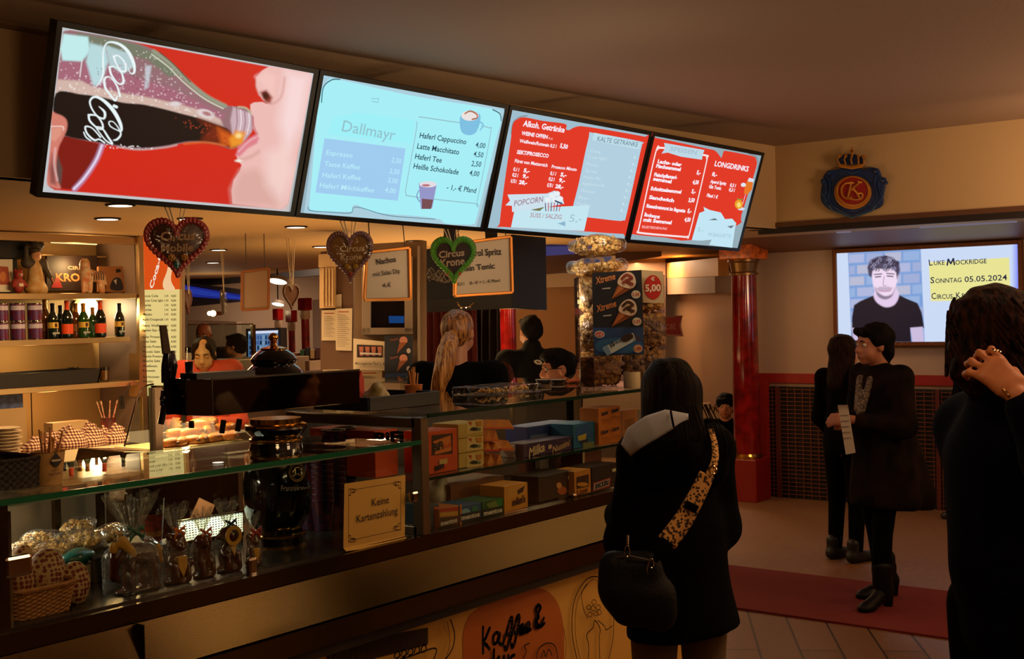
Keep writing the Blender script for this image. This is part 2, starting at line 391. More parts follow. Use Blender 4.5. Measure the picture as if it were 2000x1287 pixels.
# ---- painted picture on a plane: soft polygons, in linear colour, over a dense grid
class Paint:
    def __init__(s,tl,tr,br,bl,nx,ny):
        """corners in world space"""
        s.nx,s.ny=nx,ny; u=np.linspace(0,1,nx); v=np.linspace(0,1,ny); U,Vv=np.meshgrid(u,v)
        c=[np.array(q) for q in (tl,tr,br,bl)]; w=lambda t: t[...,None]
        s.W=(w((1-U)*(1-Vv))*c[0]+w(U*(1-Vv))*c[1]+w(U*Vv)*c[2]+w((1-U)*Vv)*c[3]).reshape(-1,3)
        q=s.W-np.array(CC); d=q@np.array(CW); s.x=1000+F*(q@np.array(CR))/d; s.y=643.5-F*(q@np.array(CU))/d
        s.c=np.zeros((len(s.x),3)); s.n=0
    def mix(s,a,c):
        c=np.array(lin(c)) if not isinstance(c,np.ndarray) else c
        s.c=s.c*(1-a[:,None])+c*a[:,None]
    def fill(s,c): s.c[:]=lin(c)
    def seg(s,pts,closed):
        pts=np.array(pts,float); B=np.roll(pts,-1,0) if closed else pts[1:]; A=pts if closed else pts[:-1]
        dm=np.full(len(s.x),1e9); ins=np.zeros(len(s.x),bool)
        for a,b in zip(A,B):
            e=b-a; wx,wy=s.x-a[0],s.y-a[1]; t=np.clip((wx*e[0]+wy*e[1])/max(1e-9,e@e),0,1)
            dm=np.minimum(dm,(wx-t*e[0])**2+(wy-t*e[1])**2)
            if closed and a[1]!=b[1]:
                ins^=((a[1]>s.y)!=(b[1]>s.y))&(s.x<(b[0]-a[0])*(s.y-a[1])/(b[1]-a[1])+a[0])
        return np.sqrt(dm),ins
    def poly(s,pts,c,soft=1.2,a=1,curve=False):
        if curve: pts=catmull(pts,5,True)
        d,i=s.seg(pts,True); sd=np.where(i,-d,d); s.mix(a*np.clip(.5-sd/soft/1.6,0,1),c); return s
    def line(s,pts,w,c,soft=1.0,a=1,curve=True,n=6):
        if curve: pts=catmull(pts,n,False)
        d,_=s.seg(pts,False); s.mix(a*np.clip(.5-(d-w/2)/soft/1.6,0,1),c); return s
    def vline(s,pts,c,sc_=1,off=(0,0),soft=1.0):
        q=catmull([(x/sc_+off[0],y/sc_+off[1],w/sc_) for x,y,w in pts],5); best=np.full(len(s.x),1e9)
        for a,b in zip(q,q[1:]):
            e=b[:2]-a[:2]; wx,wy=s.x-a[0],s.y-a[1]; t=np.clip((wx*e[0]+wy*e[1])/max(1e-9,e@e),0,1)
            best=np.minimum(best,np.hypot(wx-t*e[0],wy-t*e[1])-(a[2]+(b[2]-a[2])*t)/2)
        s.mix(np.clip(.5-best/soft/1.4,0,1),c); return s
    def ell(s,cx,cy,rx,ry,c,soft=1.5,a=1,rot=0):
        X=s.x-cx; Y=s.y-cy; u=X*math.cos(rot)+Y*math.sin(rot); v=-X*math.sin(rot)+Y*math.cos(rot)
        q=np.sqrt((u/rx)**2+(v/ry)**2); s.mix(a*np.clip(.5-(q-1)*min(rx,ry)/soft/1.6,0,1),c); return s
    def speck(s,mask_pts,c,n,rmin,rmax,a=.8):
        pts=np.array(mask_pts,float); lo,hi=pts.min(0),pts.max(0)
        for _ in range(n):
            x,y=rng.uniform(lo[0],hi[0]),rng.uniform(lo[1],hi[1]); ins=False
            for p,q in zip(pts,np.roll(pts,-1,0)):
                if (p[1]>y)!=(q[1]>y) and x<(q[0]-p[0])*(y-p[1])/(q[1]-p[1])+p[0]: ins=not ins
            if ins:
                r=rng.uniform(rmin,rmax); I=np.where((abs(s.x-x)<3*r+2)&(abs(s.y-y)<3*r+2))[0]
                t=a*np.clip(.5-(np.hypot(s.x[I]-x,s.y[I]-y)-r)/1.4,0,1)[:,None]; s.c[I]=s.c[I]*(1-t)+np.array(lin(c))*t
        return s
    def build(s,name,parent,m):
        i=np.arange(s.nx-1); j=np.arange(s.ny-1); I,J=np.meshgrid(i,j); a=(J*s.nx+I).ravel()
        return np_mesh(name,s.W,np.stack([a,a+1,a+s.nx+1,a+s.nx],1),m,parent,smooth=False,colors=s.c)
# ---- people
def rotz(a): return np.array([[math.cos(a),-math.sin(a),0],[math.sin(a),math.cos(a),0],[0,0,1]])
def rotx(a): return np.array([[1,0,0],[0,math.cos(a),-math.sin(a)],[0,math.sin(a),math.cos(a)]])
def roty(a): return np.array([[math.cos(a),0,math.sin(a)],[0,1,0],[-math.sin(a),0,math.cos(a)]])
def yawdir(d): return math.atan2(-d[0],d[1])     # rotation that turns local +y to d
def head_prims(c,R,s=1.0):
    """head of height .235*s centred at c; R turns local (x right, y front, z up)"""
    c=np.array(c,float); R=np.array(R)
    T=lambda x,y,z: tuple(c+R@(np.array([x,y,z])*s))
    e=lambda x,y,z,a,b,d: ('e',T(x,y,z),(a*s,b*s,d*s),R)
    pr=[e(0,-.012,.028,.073,.092,.088),e(0,.030,-.035,.058,.060,.068),e(0,.058,-.088,.026,.026,.022),
        e(.036,.052,-.045,.026,.026,.034),e(-.036,.052,-.045,.026,.026,.034),
        ('c',T(0,.082,.018),T(0,.104,-.026),.010*s,.014*s),e(.012,.092,-.030,.009,.009,.008),e(-.012,.092,-.030,.009,.009,.008),
        ('c',T(-.034,.078,.028),T(.034,.078,.028),.010*s,.010*s),
        ('c',T(-.018,.086,-.056),T(.018,.086,-.056),.0065*s,.0065*s),('c',T(-.015,.085,-.068),T(.015,.085,-.068),.0075*s,.0075*s),
        e(.074,-.010,-.008,.010,.020,.032),e(-.074,-.010,-.008,.010,.020,.032),
        ('x',T(.031,.098,.008),(.016*s,.012*s,.010*s),R),('x',T(-.031,.098,.008),(.016*s,.012*s,.010*s),R)]
    return pr
def face_bits(body,c,R,s,hair_c=(25,18,14),lip=(150,80,70),glasses=None,closed=False):
    c=np.array(c,float); R=np.array(R); T=lambda x,y,z: Vector(c+R@(np.array([x,y,z])*s)); M=Matrix([list(r) for r in R])
    for q in (-1,1):
        mb=MB().use(mat('eye_white',(200,190,180),.25)); mb.ball(T(.031*q,.0735,.008),.0115*s,12)
        mb.use(mat('iris',(40,26,18),.2)); mb.ball(T(.031*q,.0805,.006),.0056*s,8); mb.build('eye',None,body,smooth=True)
        if closed:
            MB().ball(T(.031*q,.0755,.010),.0135*s,12).build('eyelid',body.data.materials[0],body,smooth=True)
        MB().tube([T(.014*q,.094,.028),T(.032*q,.094,.034),T(.050*q,.083,.027)],[.003*s,.0036*s,.002*s],6).build('eyebrow',mat('brow_%d'%hair_c[0],hair_c,.8),body,smooth=True)
    MB().tube([T(-.022,.0865,-.060),T(-.008,.094,-.0585),T(0,.0945,-.060),T(.008,.094,-.0585),T(.022,.0865,-.060)],[.002*s,.0042*s,.004*s,.0042*s,.002*s],6)\
        .tube([T(-.019,.086,-.064),T(0,.0935,-.0675),T(.019,.086,-.064)],[.002*s,.005*s,.002*s],6).build('lips',mat('lip_%d'%lip[0],lip,.45),body,smooth=True)
    if glasses:
        mb=MB()
        for q in (-1,1):
            mb.tube([T(.033*q+.020*math.cos(t),.088-.008*abs(math.cos(t)),.006+.015*math.sin(t)) for t in np.linspace(0,2*PI,17)],.0022*s,6)
            mb.tube([T(.053*q,.082,.010),T(.078*q,.04,.010),T(.080*q,-.02,.006)],.002*s,6)
        mb.tube([T(-.013,.092,.010),T(0,.104,.012),T(.013,.092,.010)],.002*s,6).build('eyeglasses',mat('dark_frame',(8,6,6),.7,spec=.1),body,smooth=True)
def hand_prims(w,fd,pn,s=1.0,side=1,curl=(.5,.5,.5,.5),spread=.12,thumb=.5):
    """w wrist, fd finger direction, pn palm normal (fingers curl towards it); side: +1 thumb on fd x pn side"""
    w=np.array(w,float); f=np.array(fd,float); f/=np.linalg.norm(f); n=np.array(pn,float); n-=f*(n@f); n/=np.linalg.norm(n); x=np.cross(f,n)*side
    pr=[('c',w,w+f*.03*s,.022*s,.026*s,(n,.65)),('c',w+f*.035*s+x*.018*s,w+f*.085*s+x*.022*s,.020*s,.017*s,(n,.7)),('c',w+f*.035*s-x*.015*s,w+f*.080*s-x*.024*s,.020*s,.016*s,(n,.7)),('c',w+f*.04*s,w+f*.085*s,.022*s,.018*s,(n,.65))]
    L=[(.042,.026,.021),(.047,.030,.023),(.044,.028,.022),(.034,.021,.018)]; off=[.030,.010,-.011,-.030]; st=[.088,.092,.088,.080]
    for i in range(4):
        p=w+f*st[i]*s+x*off[i]*s; ang=curl[i]*.55; d0=f+x*(spread*(1.5-i)/1.5); d0/=np.linalg.norm(d0); r=.0088*s
        for j,l in enumerate(L[i]):
            d=d0*math.cos(ang)+n*math.sin(ang); q=p+d*l*s; pr.append(('c',p,q,r,r*.92)); p=q; r*=.92; ang+=curl[i]*1.0
    p=w+f*.025*s+x*.026*s; d=(f*.75+x*(.75-.4*thumb)+n*thumb); d/=np.linalg.norm(d)
    q=p+d*.042*s; pr.append(('c',p,q,.014*s,.011*s)); d2=f*.95+x*(.3-.5*thumb)+n*thumb; d2/=np.linalg.norm(d2); r=q+d2*.030*s; pr.append(('c',q,r,.011*s,.010*s)); pr.append(('c',r,r+d2*.022*s,.0095*s,.008*s))
    return pr
def skel(h,wd=1.0):
    j=dict(neck=(0,-.01,.845*h),head=(0,.015,.925*h),chest=(0,0,.72*h),waist=(0,0,.61*h),pelvis=(0,0,.53*h))
    for s,q in (('r',1),('l',-1)):
        j['sho'+s]=(q*.105*h*wd,-.005,.812*h); j['elb'+s]=(q*.135*h*wd,-.02,.635*h); j['wri'+s]=(q*.14*h*wd,.05,.49*h)
        j['hip'+s]=(q*.052*h,0,.52*h); j['kne'+s]=(q*.058*h,.015,.285*h); j['ank'+s]=(q*.06*h,-.01,.05*h)
    return {k:np.array(v) for k,v in j.items()}
def body_prims(J,h,headR,hands=True,hs=None,hand=None,neckr=.052):
    s=(hs or .97)
    pr=head_prims(J['head'],headR,s)
    pr+=[('c',J['neck']-np.array([0,0,.03]),J['head']+headR@np.array([0,-.015,-.03])*s,neckr,neckr*.95),
         ('e',J['chest']+np.array([0,0,.02*h]),(.074*h,.050*h,.10*h)),('e',J['waist'],(.064*h,.046*h,.09*h)),('e',J['pelvis'],(.074*h,.050*h,.07*h)),
         ('c',J['shor'],J['shol'],.022*h,.022*h)]
    for q in 'rl':
        pr+=[('c',J['sho'+q],J['elb'+q],.022*h,.019*h),('c',J['elb'+q],J['wri'+q],.019*h,.0155*h),
             ('c',J['hip'+q],J['kne'+q],.042*h,.028*h),('c',J['kne'+q],J['ank'+q],.028*h,.018*h),
             ('c',J['ank'+q]-np.array([0,.01*h,.02]),J['ank'+q]+np.array([0,.07*h,-.032*h]),.015*h,.013*h)]
        if hands:
            hp=(hand or {}).get(q)
            if hp is None:
                d=J['wri'+q]-J['elb'+q]; hp=dict(fd=d,pn=(-1 if q=='r' else 1,0,.0),side=(-1 if q=='r' else 1),curl=(.35,.4,.45,.5))
            pr+=hand_prims(J['wri'+q],s=h/1.72,**hp)
    return pr
def folds(a=.004,f=30,zf=.25):
    return lambda X,Y,Z: a*(np.sin(f*X+3*np.sin(4*Z))*np.cos(f*.8*Y+2*np.sin(5*Z+1))+.6*np.sin(f*.5*(X+Y)+f*zf*Z))
def strands(a=.004,f=70,c=(0,0)):
    return lambda X,Y,Z: a*np.sin(f*np.arctan2(X-c[0],Y-c[1])*.35+6*np.sin(9*Z)*.25)+a*.5*np.sin(f*.8*np.arctan2(X-c[0],Y-c[1])+2.1+3*Z)
def hsc(prims,hd,s):
    out=[]
    for p in prims:
        p=list(p)
        f=lambda q: tuple(hd+(np.array(q,float)-hd)*s)
        if p[0]=='c': p[1],p[2],p[3],p[4]=f(p[1]),f(p[2]),p[3]*s,p[4]*s
        else: p[1]=f(p[1]); p[2]=tuple(np.array(p[2])*s)
        out.append(tuple(p))
    return out
def xform(loc,yaw):
    T=np.eye(4); T[:3,:3]=rotz(yaw); T[:3,3]=loc; return T
SKIN=lambda: mat('skin',(196,132,98),.5,bump=.05,bscale=120)
def shoe(name,p,yaw,m,T,parent,L=.26,heel=0):
    R=rotz(yaw); t=lambda x,y,z: tuple(np.array(p)+R@np.array([x,y,z]))
    pr=[('c',t(0,-.04,.045+heel),t(0,.02,.05+heel*.8),.040,.042),('c',t(0,.02,.045+heel*.5),t(0,L-.10,.030),.040,.034),('e',t(0,L-.11,.028),(.042,.06,.028),R),('c',t(0,-.02,.06+heel),t(0,-.02,.13+heel),.042,.045)]
    if heel: pr.append(('c',t(0,-.05,.02),t(0,-.045,.05+heel),.026,.034))
    return blob(name,pr,m,parent,.008,.02,clipz=lambda X,Y,Z: -(Z-.002),T=T)
# ------------------------------------------------------------------ setting
ZL=2.30; ZC=2.92; XU=8.5; XW=10.13
wallm=mat('wall_plaster',(178,150,124),.8,bump=.15,bscale=60)
wallup=mat('wall_plaster_upper',(196,164,118),.8,bump=.15,bscale=60)
ceilm=mat('ceiling_plaster',(150,124,104),.75,bump=.2,bscale=90)
klow=mat('kitchen_ceiling_paint',(196,158,104),.7)
steel=mat('brushed_steel',(92,75,47),.24,metal=1,bump=.04,bscale=300)
steeld=mat('dull_steel',(120,110,100),.42,metal=1)
steelp=mat('polished_steel',(175,165,150),.10,metal=1)
brass=mat('brass',(200,150,70),.18,metal=1)
black=mat('black_plastic',(10,10,11),.45)
gold=mat('gold_frame_paint',(190,130,50),.35,metal=.6)
paper=mat('paper',(212,200,178),.8)
# floor with diagonal planks
fm=D.materials.new('floor_planks'); fm.use_nodes=True; nt=fm.node_tree; b=nt.nodes['Principled BSDF']; b.inputs['Roughness'].default_value=.45
tc=nt.nodes.new('ShaderNodeTexCoord'); mp=nt.nodes.new('ShaderNodeMapping'); mp.inputs['Rotation'].default_value=(0,0,-math.radians(30.7))
br=nt.nodes.new('ShaderNodeTexBrick'); br.inputs['Color1'].default_value=(*lin((126,90,58)),1); br.inputs['Color2'].default_value=(*lin((112,78,48)),1); br.inputs['Mortar'].default_value=(*lin((50,30,18)),1)
br.inputs['Scale'].default_value=1; br.inputs['Mortar Size'].default_value=.006; br.inputs['Brick Width'].default_value=1.4; br.inputs['Row Height'].default_value=.2; br.offset=.37
nz=nt.nodes.new('ShaderNodeTexNoise'); nz.inputs['Scale'].default_value=30; mx=nt.nodes.new('ShaderNodeMixRGB'); mx.blend_type='MULTIPLY'; mx.inputs[0].default_value=.35
nt.links.new(tc.outputs['Object'],mp.inputs[0]); nt.links.new(mp.outputs[0],br.inputs['Vector']); nt.links.new(tc.outputs['Object'],nz.inputs['Vector'])
nt.links.new(br.outputs[0],mx.inputs[1]); nt.links.new(nz.outputs[0],mx.inputs[2]); nt.links.new(mx.outputs[0],b.inputs['Base Color'])
struct(MB().box((7,8.5,-.05),(22,24,.1)).build('floor',fm))
# plain stone floor beyond the carpet
struct(MB().box((9.6,4.0,.002),(4.7,16,.004)).build('trim_1',mat('stone_floor',(124,86,54),.5,noise_=.12,nscale=25)))
tag(MB().box((6.72,1.2,.006),(1.02,5.6,.012)).build('carpet_runner',mat('red_carpet',(108,18,12),.95,noise_=.15,nscale=200,bump=.3,bscale=400)),'dark red carpet runner lying across the hall floor','carpet')
# ceilings
struct(MB().prism([(-3.5,-3.5,ZC),(XU+.05,-3.5,ZC),(XU+.05,4.6,ZC),(-3.5,4.8,ZC)],(0,0,.15)).build('ceiling',ceilm))
a,b_,c_,d_=[P(x,y,'z',ZL) for x,y in ((361,552),(624,524),(930,492),(1075,477))]
lp=[(-3.5,4.62),(2.9,4.62),(XU+.04,4.02),(XU+.04,-3.5),(14.2,-3.5),(14.2,9.0),(d_.x+.5,d_.y-.1),(d_.x,d_.y),(c_.x,c_.y),(b_.x,b_.y),(a.x,a.y),(a.x+1,20),(-3.5,20)]
struct(MB().prism([(x,y,ZL) for x,y in lp],(0,0,.1)).build('ceiling_kitchen',klow))
struct(MB().prism([(8.5,4.6,ZC+.3),(14.3,4.6,ZC+.3),(14.3,20,ZC+.3),(3,20,ZC+.3)],(0,0,.1)).build('ceiling_far',wallm))
# drop from the high ceiling to the low one
fas=MB().prism([(-3.5,4.6,ZL),(2.9,4.6,ZL),(XU,4.0,ZL),(XU,4.1,ZL),(2.9,4.7,ZL),(-3.5,4.7,ZL)],(0,0,ZC-ZL+.1))
struct(fas.build('wall_fascia',wallup))
struct(MB().bar((-3.5,4.59,ZC-.012),(2.95,4.59,ZC-.012),.03,.024).build('trim_2',mat('fascia_trim',(110,74,40),.6)))
struct(MB().box((XU+.05,.3,2.635),(.1,7.9,.67)).build('wall_upper_right',wallup))
struct(MB().box((XU-.004,.3,ZL+.026),(.03,7.7,.034)).build('trim_3',mat('brown_moulding',(92,56,30),.55)))
struct(MB().box((XU+.02,.3,ZL-.014),(.05,7.7,.044)).build('trim_4',mat('dark_moulding',(30,18,12),.6)))
# wall behind the carpet with the red rail and the radiator grille
struct(MB().box((XW+.06,.8,ZC/2),(.12,8.45,ZC)).build('wall_right',wallm))
struct(MB().prism([(9.5,5.0,ZL),(XW,5.0,2.225),(XW,5.0,2.20),(9.4,5.0,ZL)],(0,-8.3,0)).build('trim_5',mat('cornice_brown',(120,80,50),.5)))
struct(MB().box((XW-.012,.8,1.075),(.03,8.4,.085)).build('trim_6',mat('red_rail',(150,30,22),.45)))
gr=thing('radiator_grille',(XW-.05,1.5,0),'dark metal radiator grille under the red rail','grille')
MB().box((XW-.006,1.5,.5),(.01,6.9,1.0)).build('backing',mat('grille_black',(12,8,7),.7),gr)
mb=MB()
for i in range(27): mb.box((XW-.022,1.5,.04+i*.036),(.010,6.9,.007))
for i in range(0,96): mb.box((XW-.028,4.9-i*.072,.5),(.006,.006,.98))
mb.build('slats',mat('grille_wire',(120,66,44),.5,metal=.4),gr)
for y in (4.78,3.35,1.95,.5): MB().box((XW-.03,y,.5),(.014,.035,1.0)).build('post',mat('grille_post',(92,30,22),.5),gr)
# red marble column on its plinth at the wall's end
marble=mat('red_marble',(120,16,14),.12,noise_=.45,nscale=9,coat=.6)
cap_m=mat('orange_marble',(226,96,24),.3,noise_=.6,nscale=22,coat=.3)
def column(x,y,h0,label,sc_=1.0,plinth=True,top=ZL):
    c=thing('marble_column',(x,y,0),label,'column',None); r=.112*sc_
    if plinth: MB().box((x,y,.19),(r*2.5,r*2.7,.38)).build('plinth',mat('red_plinth',(128,18,14),.4),c,bevel=.01)
    z0=.38 if plinth else 0
    MB().lathe([(r*1.2,z0),(r*1.22,z0+.02),(r*1.1,z0+.04)],(x,y,0),28).build('base_ring',brass,c,smooth=True)
    MB().lathe([(r*1.06,z0+.03),(r*1.06,1.0),(r*.98,h0)],(x,y,0),28).build('shaft',marble,c,smooth=True)
    MB().lathe([(r*1.12,h0),(r*1.12,h0+.02),(r*.98,h0+.03),(r*1.12,h0+.11),(r*1.24,h0+.12),(r*1.24,h0+.14)],(x,y,0),28).build('neck_ring',mat('bronze_neck',(128,92,50),.35,metal=.7),c,smooth=True)
    MB().box((x,y,h0+.23),(r*2.9,r*2.9,.18)).build('capital',cap_m,c,bevel=.01)
    return c
pc=Pd(1460,900,10.85); column(pc.x,pc.y,2.00,'red marble column with orange capital at the end of the grille wall')
struct(MB().box((XW-.03,4.9,.52),(.12,.07,1.04)).build('trim_7',mat('red_rail',(150,30,22),.45)))
# far walls
struct(MB().box((14.06,12.5,1.6),(.12,16.5,3.5)).build('wall_far',wallm))
struct(MB().box((6,20.1,1.6),(17,.12,3.5)).build('wall_back',wallm))
struct(MB().box((12.2,4.95,1.2),(4.0,.1,2.3)).build('wall_side',wallm))
struct(MB().box((-3.5,8,1.5),(.12,24,3.2)).build('wall_left',wallm))
wood_=mat('dark_reflection_wood',(64,40,24),.6,noise_=.2,nscale=6)  # tone kept dark to dim reflections in the steel front
struct(MB().box((3,-3.5,1.5),(16,.12,3.2)).build('wall_front',wood_))
struct(MB().box((XW-.03,-.7,1.66),(.05,5.6,1.02)).build('wall_dark_reflection_panel',wood_))  # unseen panel added to darken what the steel front reflects
# lit beam between the columns
beam_m=mat('yellow_wood',(214,160,86),.5)
p0=P(1285,516,'x',13.4); p1=Pd(1413,505,11.3)
hb=.19
struct(MB().bar(Pd(1284,530,15),Pd(1413,521,11.2),.10,.17).build('trim_8',beam_m))
struct(MB().bar(Pd(1284,560,15.2),Pd(1413,551,11.4),.16,.20).build('trim_9',mat('pale_band',(150,124,100),.6)))
struct(MB().prism([Pd(1284,575,15.3),Pd(1432,565,11.6),Pd(1432,795,11.6),Pd(1284,795,15.3)],(.05,.05,0)).build('trim_10',mat('shutter_beige',(150,116,84),.45,metal=.3)))
struct(MB().prism([Pd(1120,478,14),Pd(1300,480,14),Pd(1300,800,14),Pd(1120,800,14)],(.1,.1,0)).build('wall_niche',mat('niche_plaster',(140,110,84),.7)))
# cloakroom sign and hooks
sg=thing('cloakroom_sign',Pd(1310,640,13.0),'red cloakroom sign with pale border beside the popcorn tower','sign')
a_=Art(Pd(1310,640,13.0),-ray(1310,640),step=.002)
qs=[(1262,620),(1333,616),(1330,637),(1335,657),(1262,655)]
MB().prism([a_.pt(q) for q in qs],-a_.n*.03).build('sign_board',mat('sign_red',(150,26,26),.4),sg)
a_.line([(1264,621),(1331,618),(1328,637),(1333,655),(1264,653)],.012,(200,170,160),True)
a_.text('GARDEROBE',(1262,645),(1320,643),11,(205,150,140)); a_.build('lettering',sg)
hk=thing('coat_rack',Pd(1400,808,13.0),'pale coat rack with metal hooks seen past the woman in black','coat rack')
MB().prism([Pd(1372,788,12.6),Pd(1432,784,12.2),Pd(1432,840,12.2),Pd(1372,842,12.6)],(.04,.04,0)).build('rack_board',mat('rack_board',(176,148,112),.6),hk)
for i,x in enumerate(range(1378,1432,9)):
    MB().tube([Pd(x,790,12.1),Pd(x+3,800,12.05),Pd(x+7,806,12.05),Pd(x+9,796,12.05)],.008,6).build('hook',mat('hook_metal',(110,80,56),.3,metal=.8),hk)
# recessed downlights in the low ceiling
first=None
pts=[(235,399),(210,426),(371,426),(578,442),(427,487),(416,512),(627,481),(810,470)]
nm=['front row at far left, under the cola screen','second from the left, above the wall shelves','largest one right of the leftmost pair, above the red heart','beside the join of the first two screens','upper of the pair left of the blank sign','lower of the pair left of the blank sign','left of the brown heart','right of the nachos sign']
for (x,y),l in zip(pts,nm):
    p=P(x,y,'z',ZL); o=thing('downlight',p,'small round recessed downlight, '+l,'ceiling light','recessed downlights in the kitchen ceiling')
    r=.075
    MB().lathe([(r,-.006),(r,0),(r*.78,0),(r*.78,-.008)],p,24,cap=False).build('rim',mat('downlight_rim',(60,46,34),.4,metal=.6),o,smooth=True)
    MB().lathe([(r*.78,-.009),(.001,-.012)],p,20,cap=False).build('lamp',glow((255,238,214),3.0),o)
    if x in (235,210,371,578,810,427): spot((p.x,p.y,ZL-.02),24 if x==235 else 9,AMB,(p.x,p.y,0),2.2)
# ------------------------------------------------------------------ counter
YC=2.8; X0,X1=.2,4.95
cm=thing('serving_counter',(2.6,YC,0),'long steel serving counter with yellow printed front','counter')
def strip(prof,name,m): MB().prism([(X0,y,z) for y,z in prof],(X1-X0,0,0)).build(name,m,cm)
strip([(YC,.945),(YC,.897),(YC+.02,.897),(YC+.02,.93),(YC+.76,.93),(YC+.76,.945)],'worktop',steel)
strip([(YC+.003,.893),(YC-.035,.765),(YC+.02,.765),(YC+.02,.893)],'tray_rail',steel)
strip([(YC-.045,.760),(YC-.045,.69),(YC-.02,.683),(YC+.02,.683),(YC+.02,.760)],'rail_lip',steel)
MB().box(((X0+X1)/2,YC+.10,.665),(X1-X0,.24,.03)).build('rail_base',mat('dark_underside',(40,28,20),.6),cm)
MB().box(((X0+X1)/2,YC+.06,.325),(X1-X0-.02,.04,.65)).build('front_panel',mat('printed_panel_yellow',(230,178,88),.5),cm)
MB().box(((X0+X1)/2,YC+.40,.45),(X1-X0-.04,.62,.88)).build('carcass',mat('dark_carcass',(40,30,24),.6),cm)
MB().box((P(270,1280,'y',YC-.005).x,YC-.017,.83),(.003,.034,.128),).build('joint',black,cm)
A=Art((0,YC+.0385,0),(0,-1,0),step=.0008)
br1=(112,52,18); ink=(34,20,14)
A.blob([(905,1287),(905,1235),(925,1195),(985,1160),(1050,1148),(1085,1170),(1100,1220),(1102,1290),(1100,1400),(1000,1460),(905,1400)],(196,108,46))
for pts in ([(945,745),(944,830),(946,920)],[(990,752),(962,820),(948,848),(966,864),(988,892)],[(1052,790),(1030,786),(1012,812),(1016,854),(1036,846),(1054,792),(1050,840),(1060,862)],[(1072,868),(1100,780),(1126,690),(1136,712),(1112,850),(1096,896),(1086,872)],[(1118,850),(1146,760),(1172,676),(1182,698),(1156,836),(1140,880),(1130,856)],[(1084,802),(1180,776)],[(1184,784),(1206,762),(1204,734),(1188,748),(1188,790),(1216,782)],[(1218,770),(1246,748),(1244,720),(1226,734),(1226,780),(1258,762)],
    [(1342,688),(1316,742),(1292,750),(1284,716),(1308,684),(1290,642),(1302,606),(1320,622),(1302,662),(1290,704),(1316,746),(1346,722)],[(1016,892),(1014,960),(1012,1040)],[(1050,940),(1030,980),(1054,1010)],[(1080,935),(1082,985),(1108,980),(1110,930)],[(1150,930),(1128,944),(1126,985),(1150,980)]):
    A.curve([(x/3.333+660,y/3.333+1000) for x,y in pts],.013,ink)
for pts in ([(1020,1290),(1028,1272),(1024,1262),(1034,1256)],[(1046,1292),(1052,1268),(1068,1256),(1084,1262),(1090,1290)],[(1058,1284),(1062,1270),(1066,1282),(1072,1268),(1078,1280)]): A.curve(pts,.005,ink)
A.curve([(1130,1300),(1118,1240),(1120,1180),(1138,1140),(1158,1126),(1180,1136),(1196,1180),(1198,1240),(1186,1300)],.005,ink)
A.curve([(1136,1300),(1124,1240),(1126,1184),(1142,1146),(1158,1132)],.003,ink)
A.curve([(1148,1300),(1150,1262),(1146,1240),(1158,1226),(1162,1212),(1172,1228),(1170,1250),(1172,1300)],.005,ink)
for cx,cy in ((1150,1186),(1160,1176),(1168,1186),(1164,1198),(1152,1200),(1158,1188),(1170,1196)): A.curve([(cx-5,cy),(cx,cy-5),(cx+5,cy),(cx,cy+5),(cx-5,cy)],.003,ink)
A.curve([(1148,1208),(1140,1190),(1136,1160),(1148,1140)],.004,ink); A.curve([(1168,1212),(1180,1222),(1184,1230),(1196,1222)],.004,ink)
A.curve([(1100,1225),(1106,1260),(1102,1300)],.003,ink)
A.curve([(860,1300),(882,1270),(888,1240),(880,1210)],.006,ink); A.curve([(864,1300),(878,1260),(874,1214)],.003,ink)
for i,x in enumerate(range(770,835,13)): A.curve([(x,1284-i*3),(x+3,1274-i*3),(x+9,1272-i*3),(x+10,1282-i*3),(x+3,1286-i*3)],.006,ink)
A.curve([(740,1300),(800,1282),(850,1266),(846,1290)],.006,ink)
A.build('printed_drawing',cm)
vg=MB()
vp=[(655,1262),(835,1225),(835,1252),(655,1287)]
VA=Art((0,YC+.037,0),(0,-1,0)); MB().prism([VA.pt(q) for q in ((640,1262),(836,1226),(836,1258),(640,1310))],(0,.004,0)).build('vent_panel',mat('vent_brown',(56,30,16),.6),cm)
VA.k=3
for i in range(18): VA.line([(642+i*11,1268-i*2.2),(642+i*11,1300-i*2.6)],.004,(20,10,6))
VA.build('vent_slots',cm)
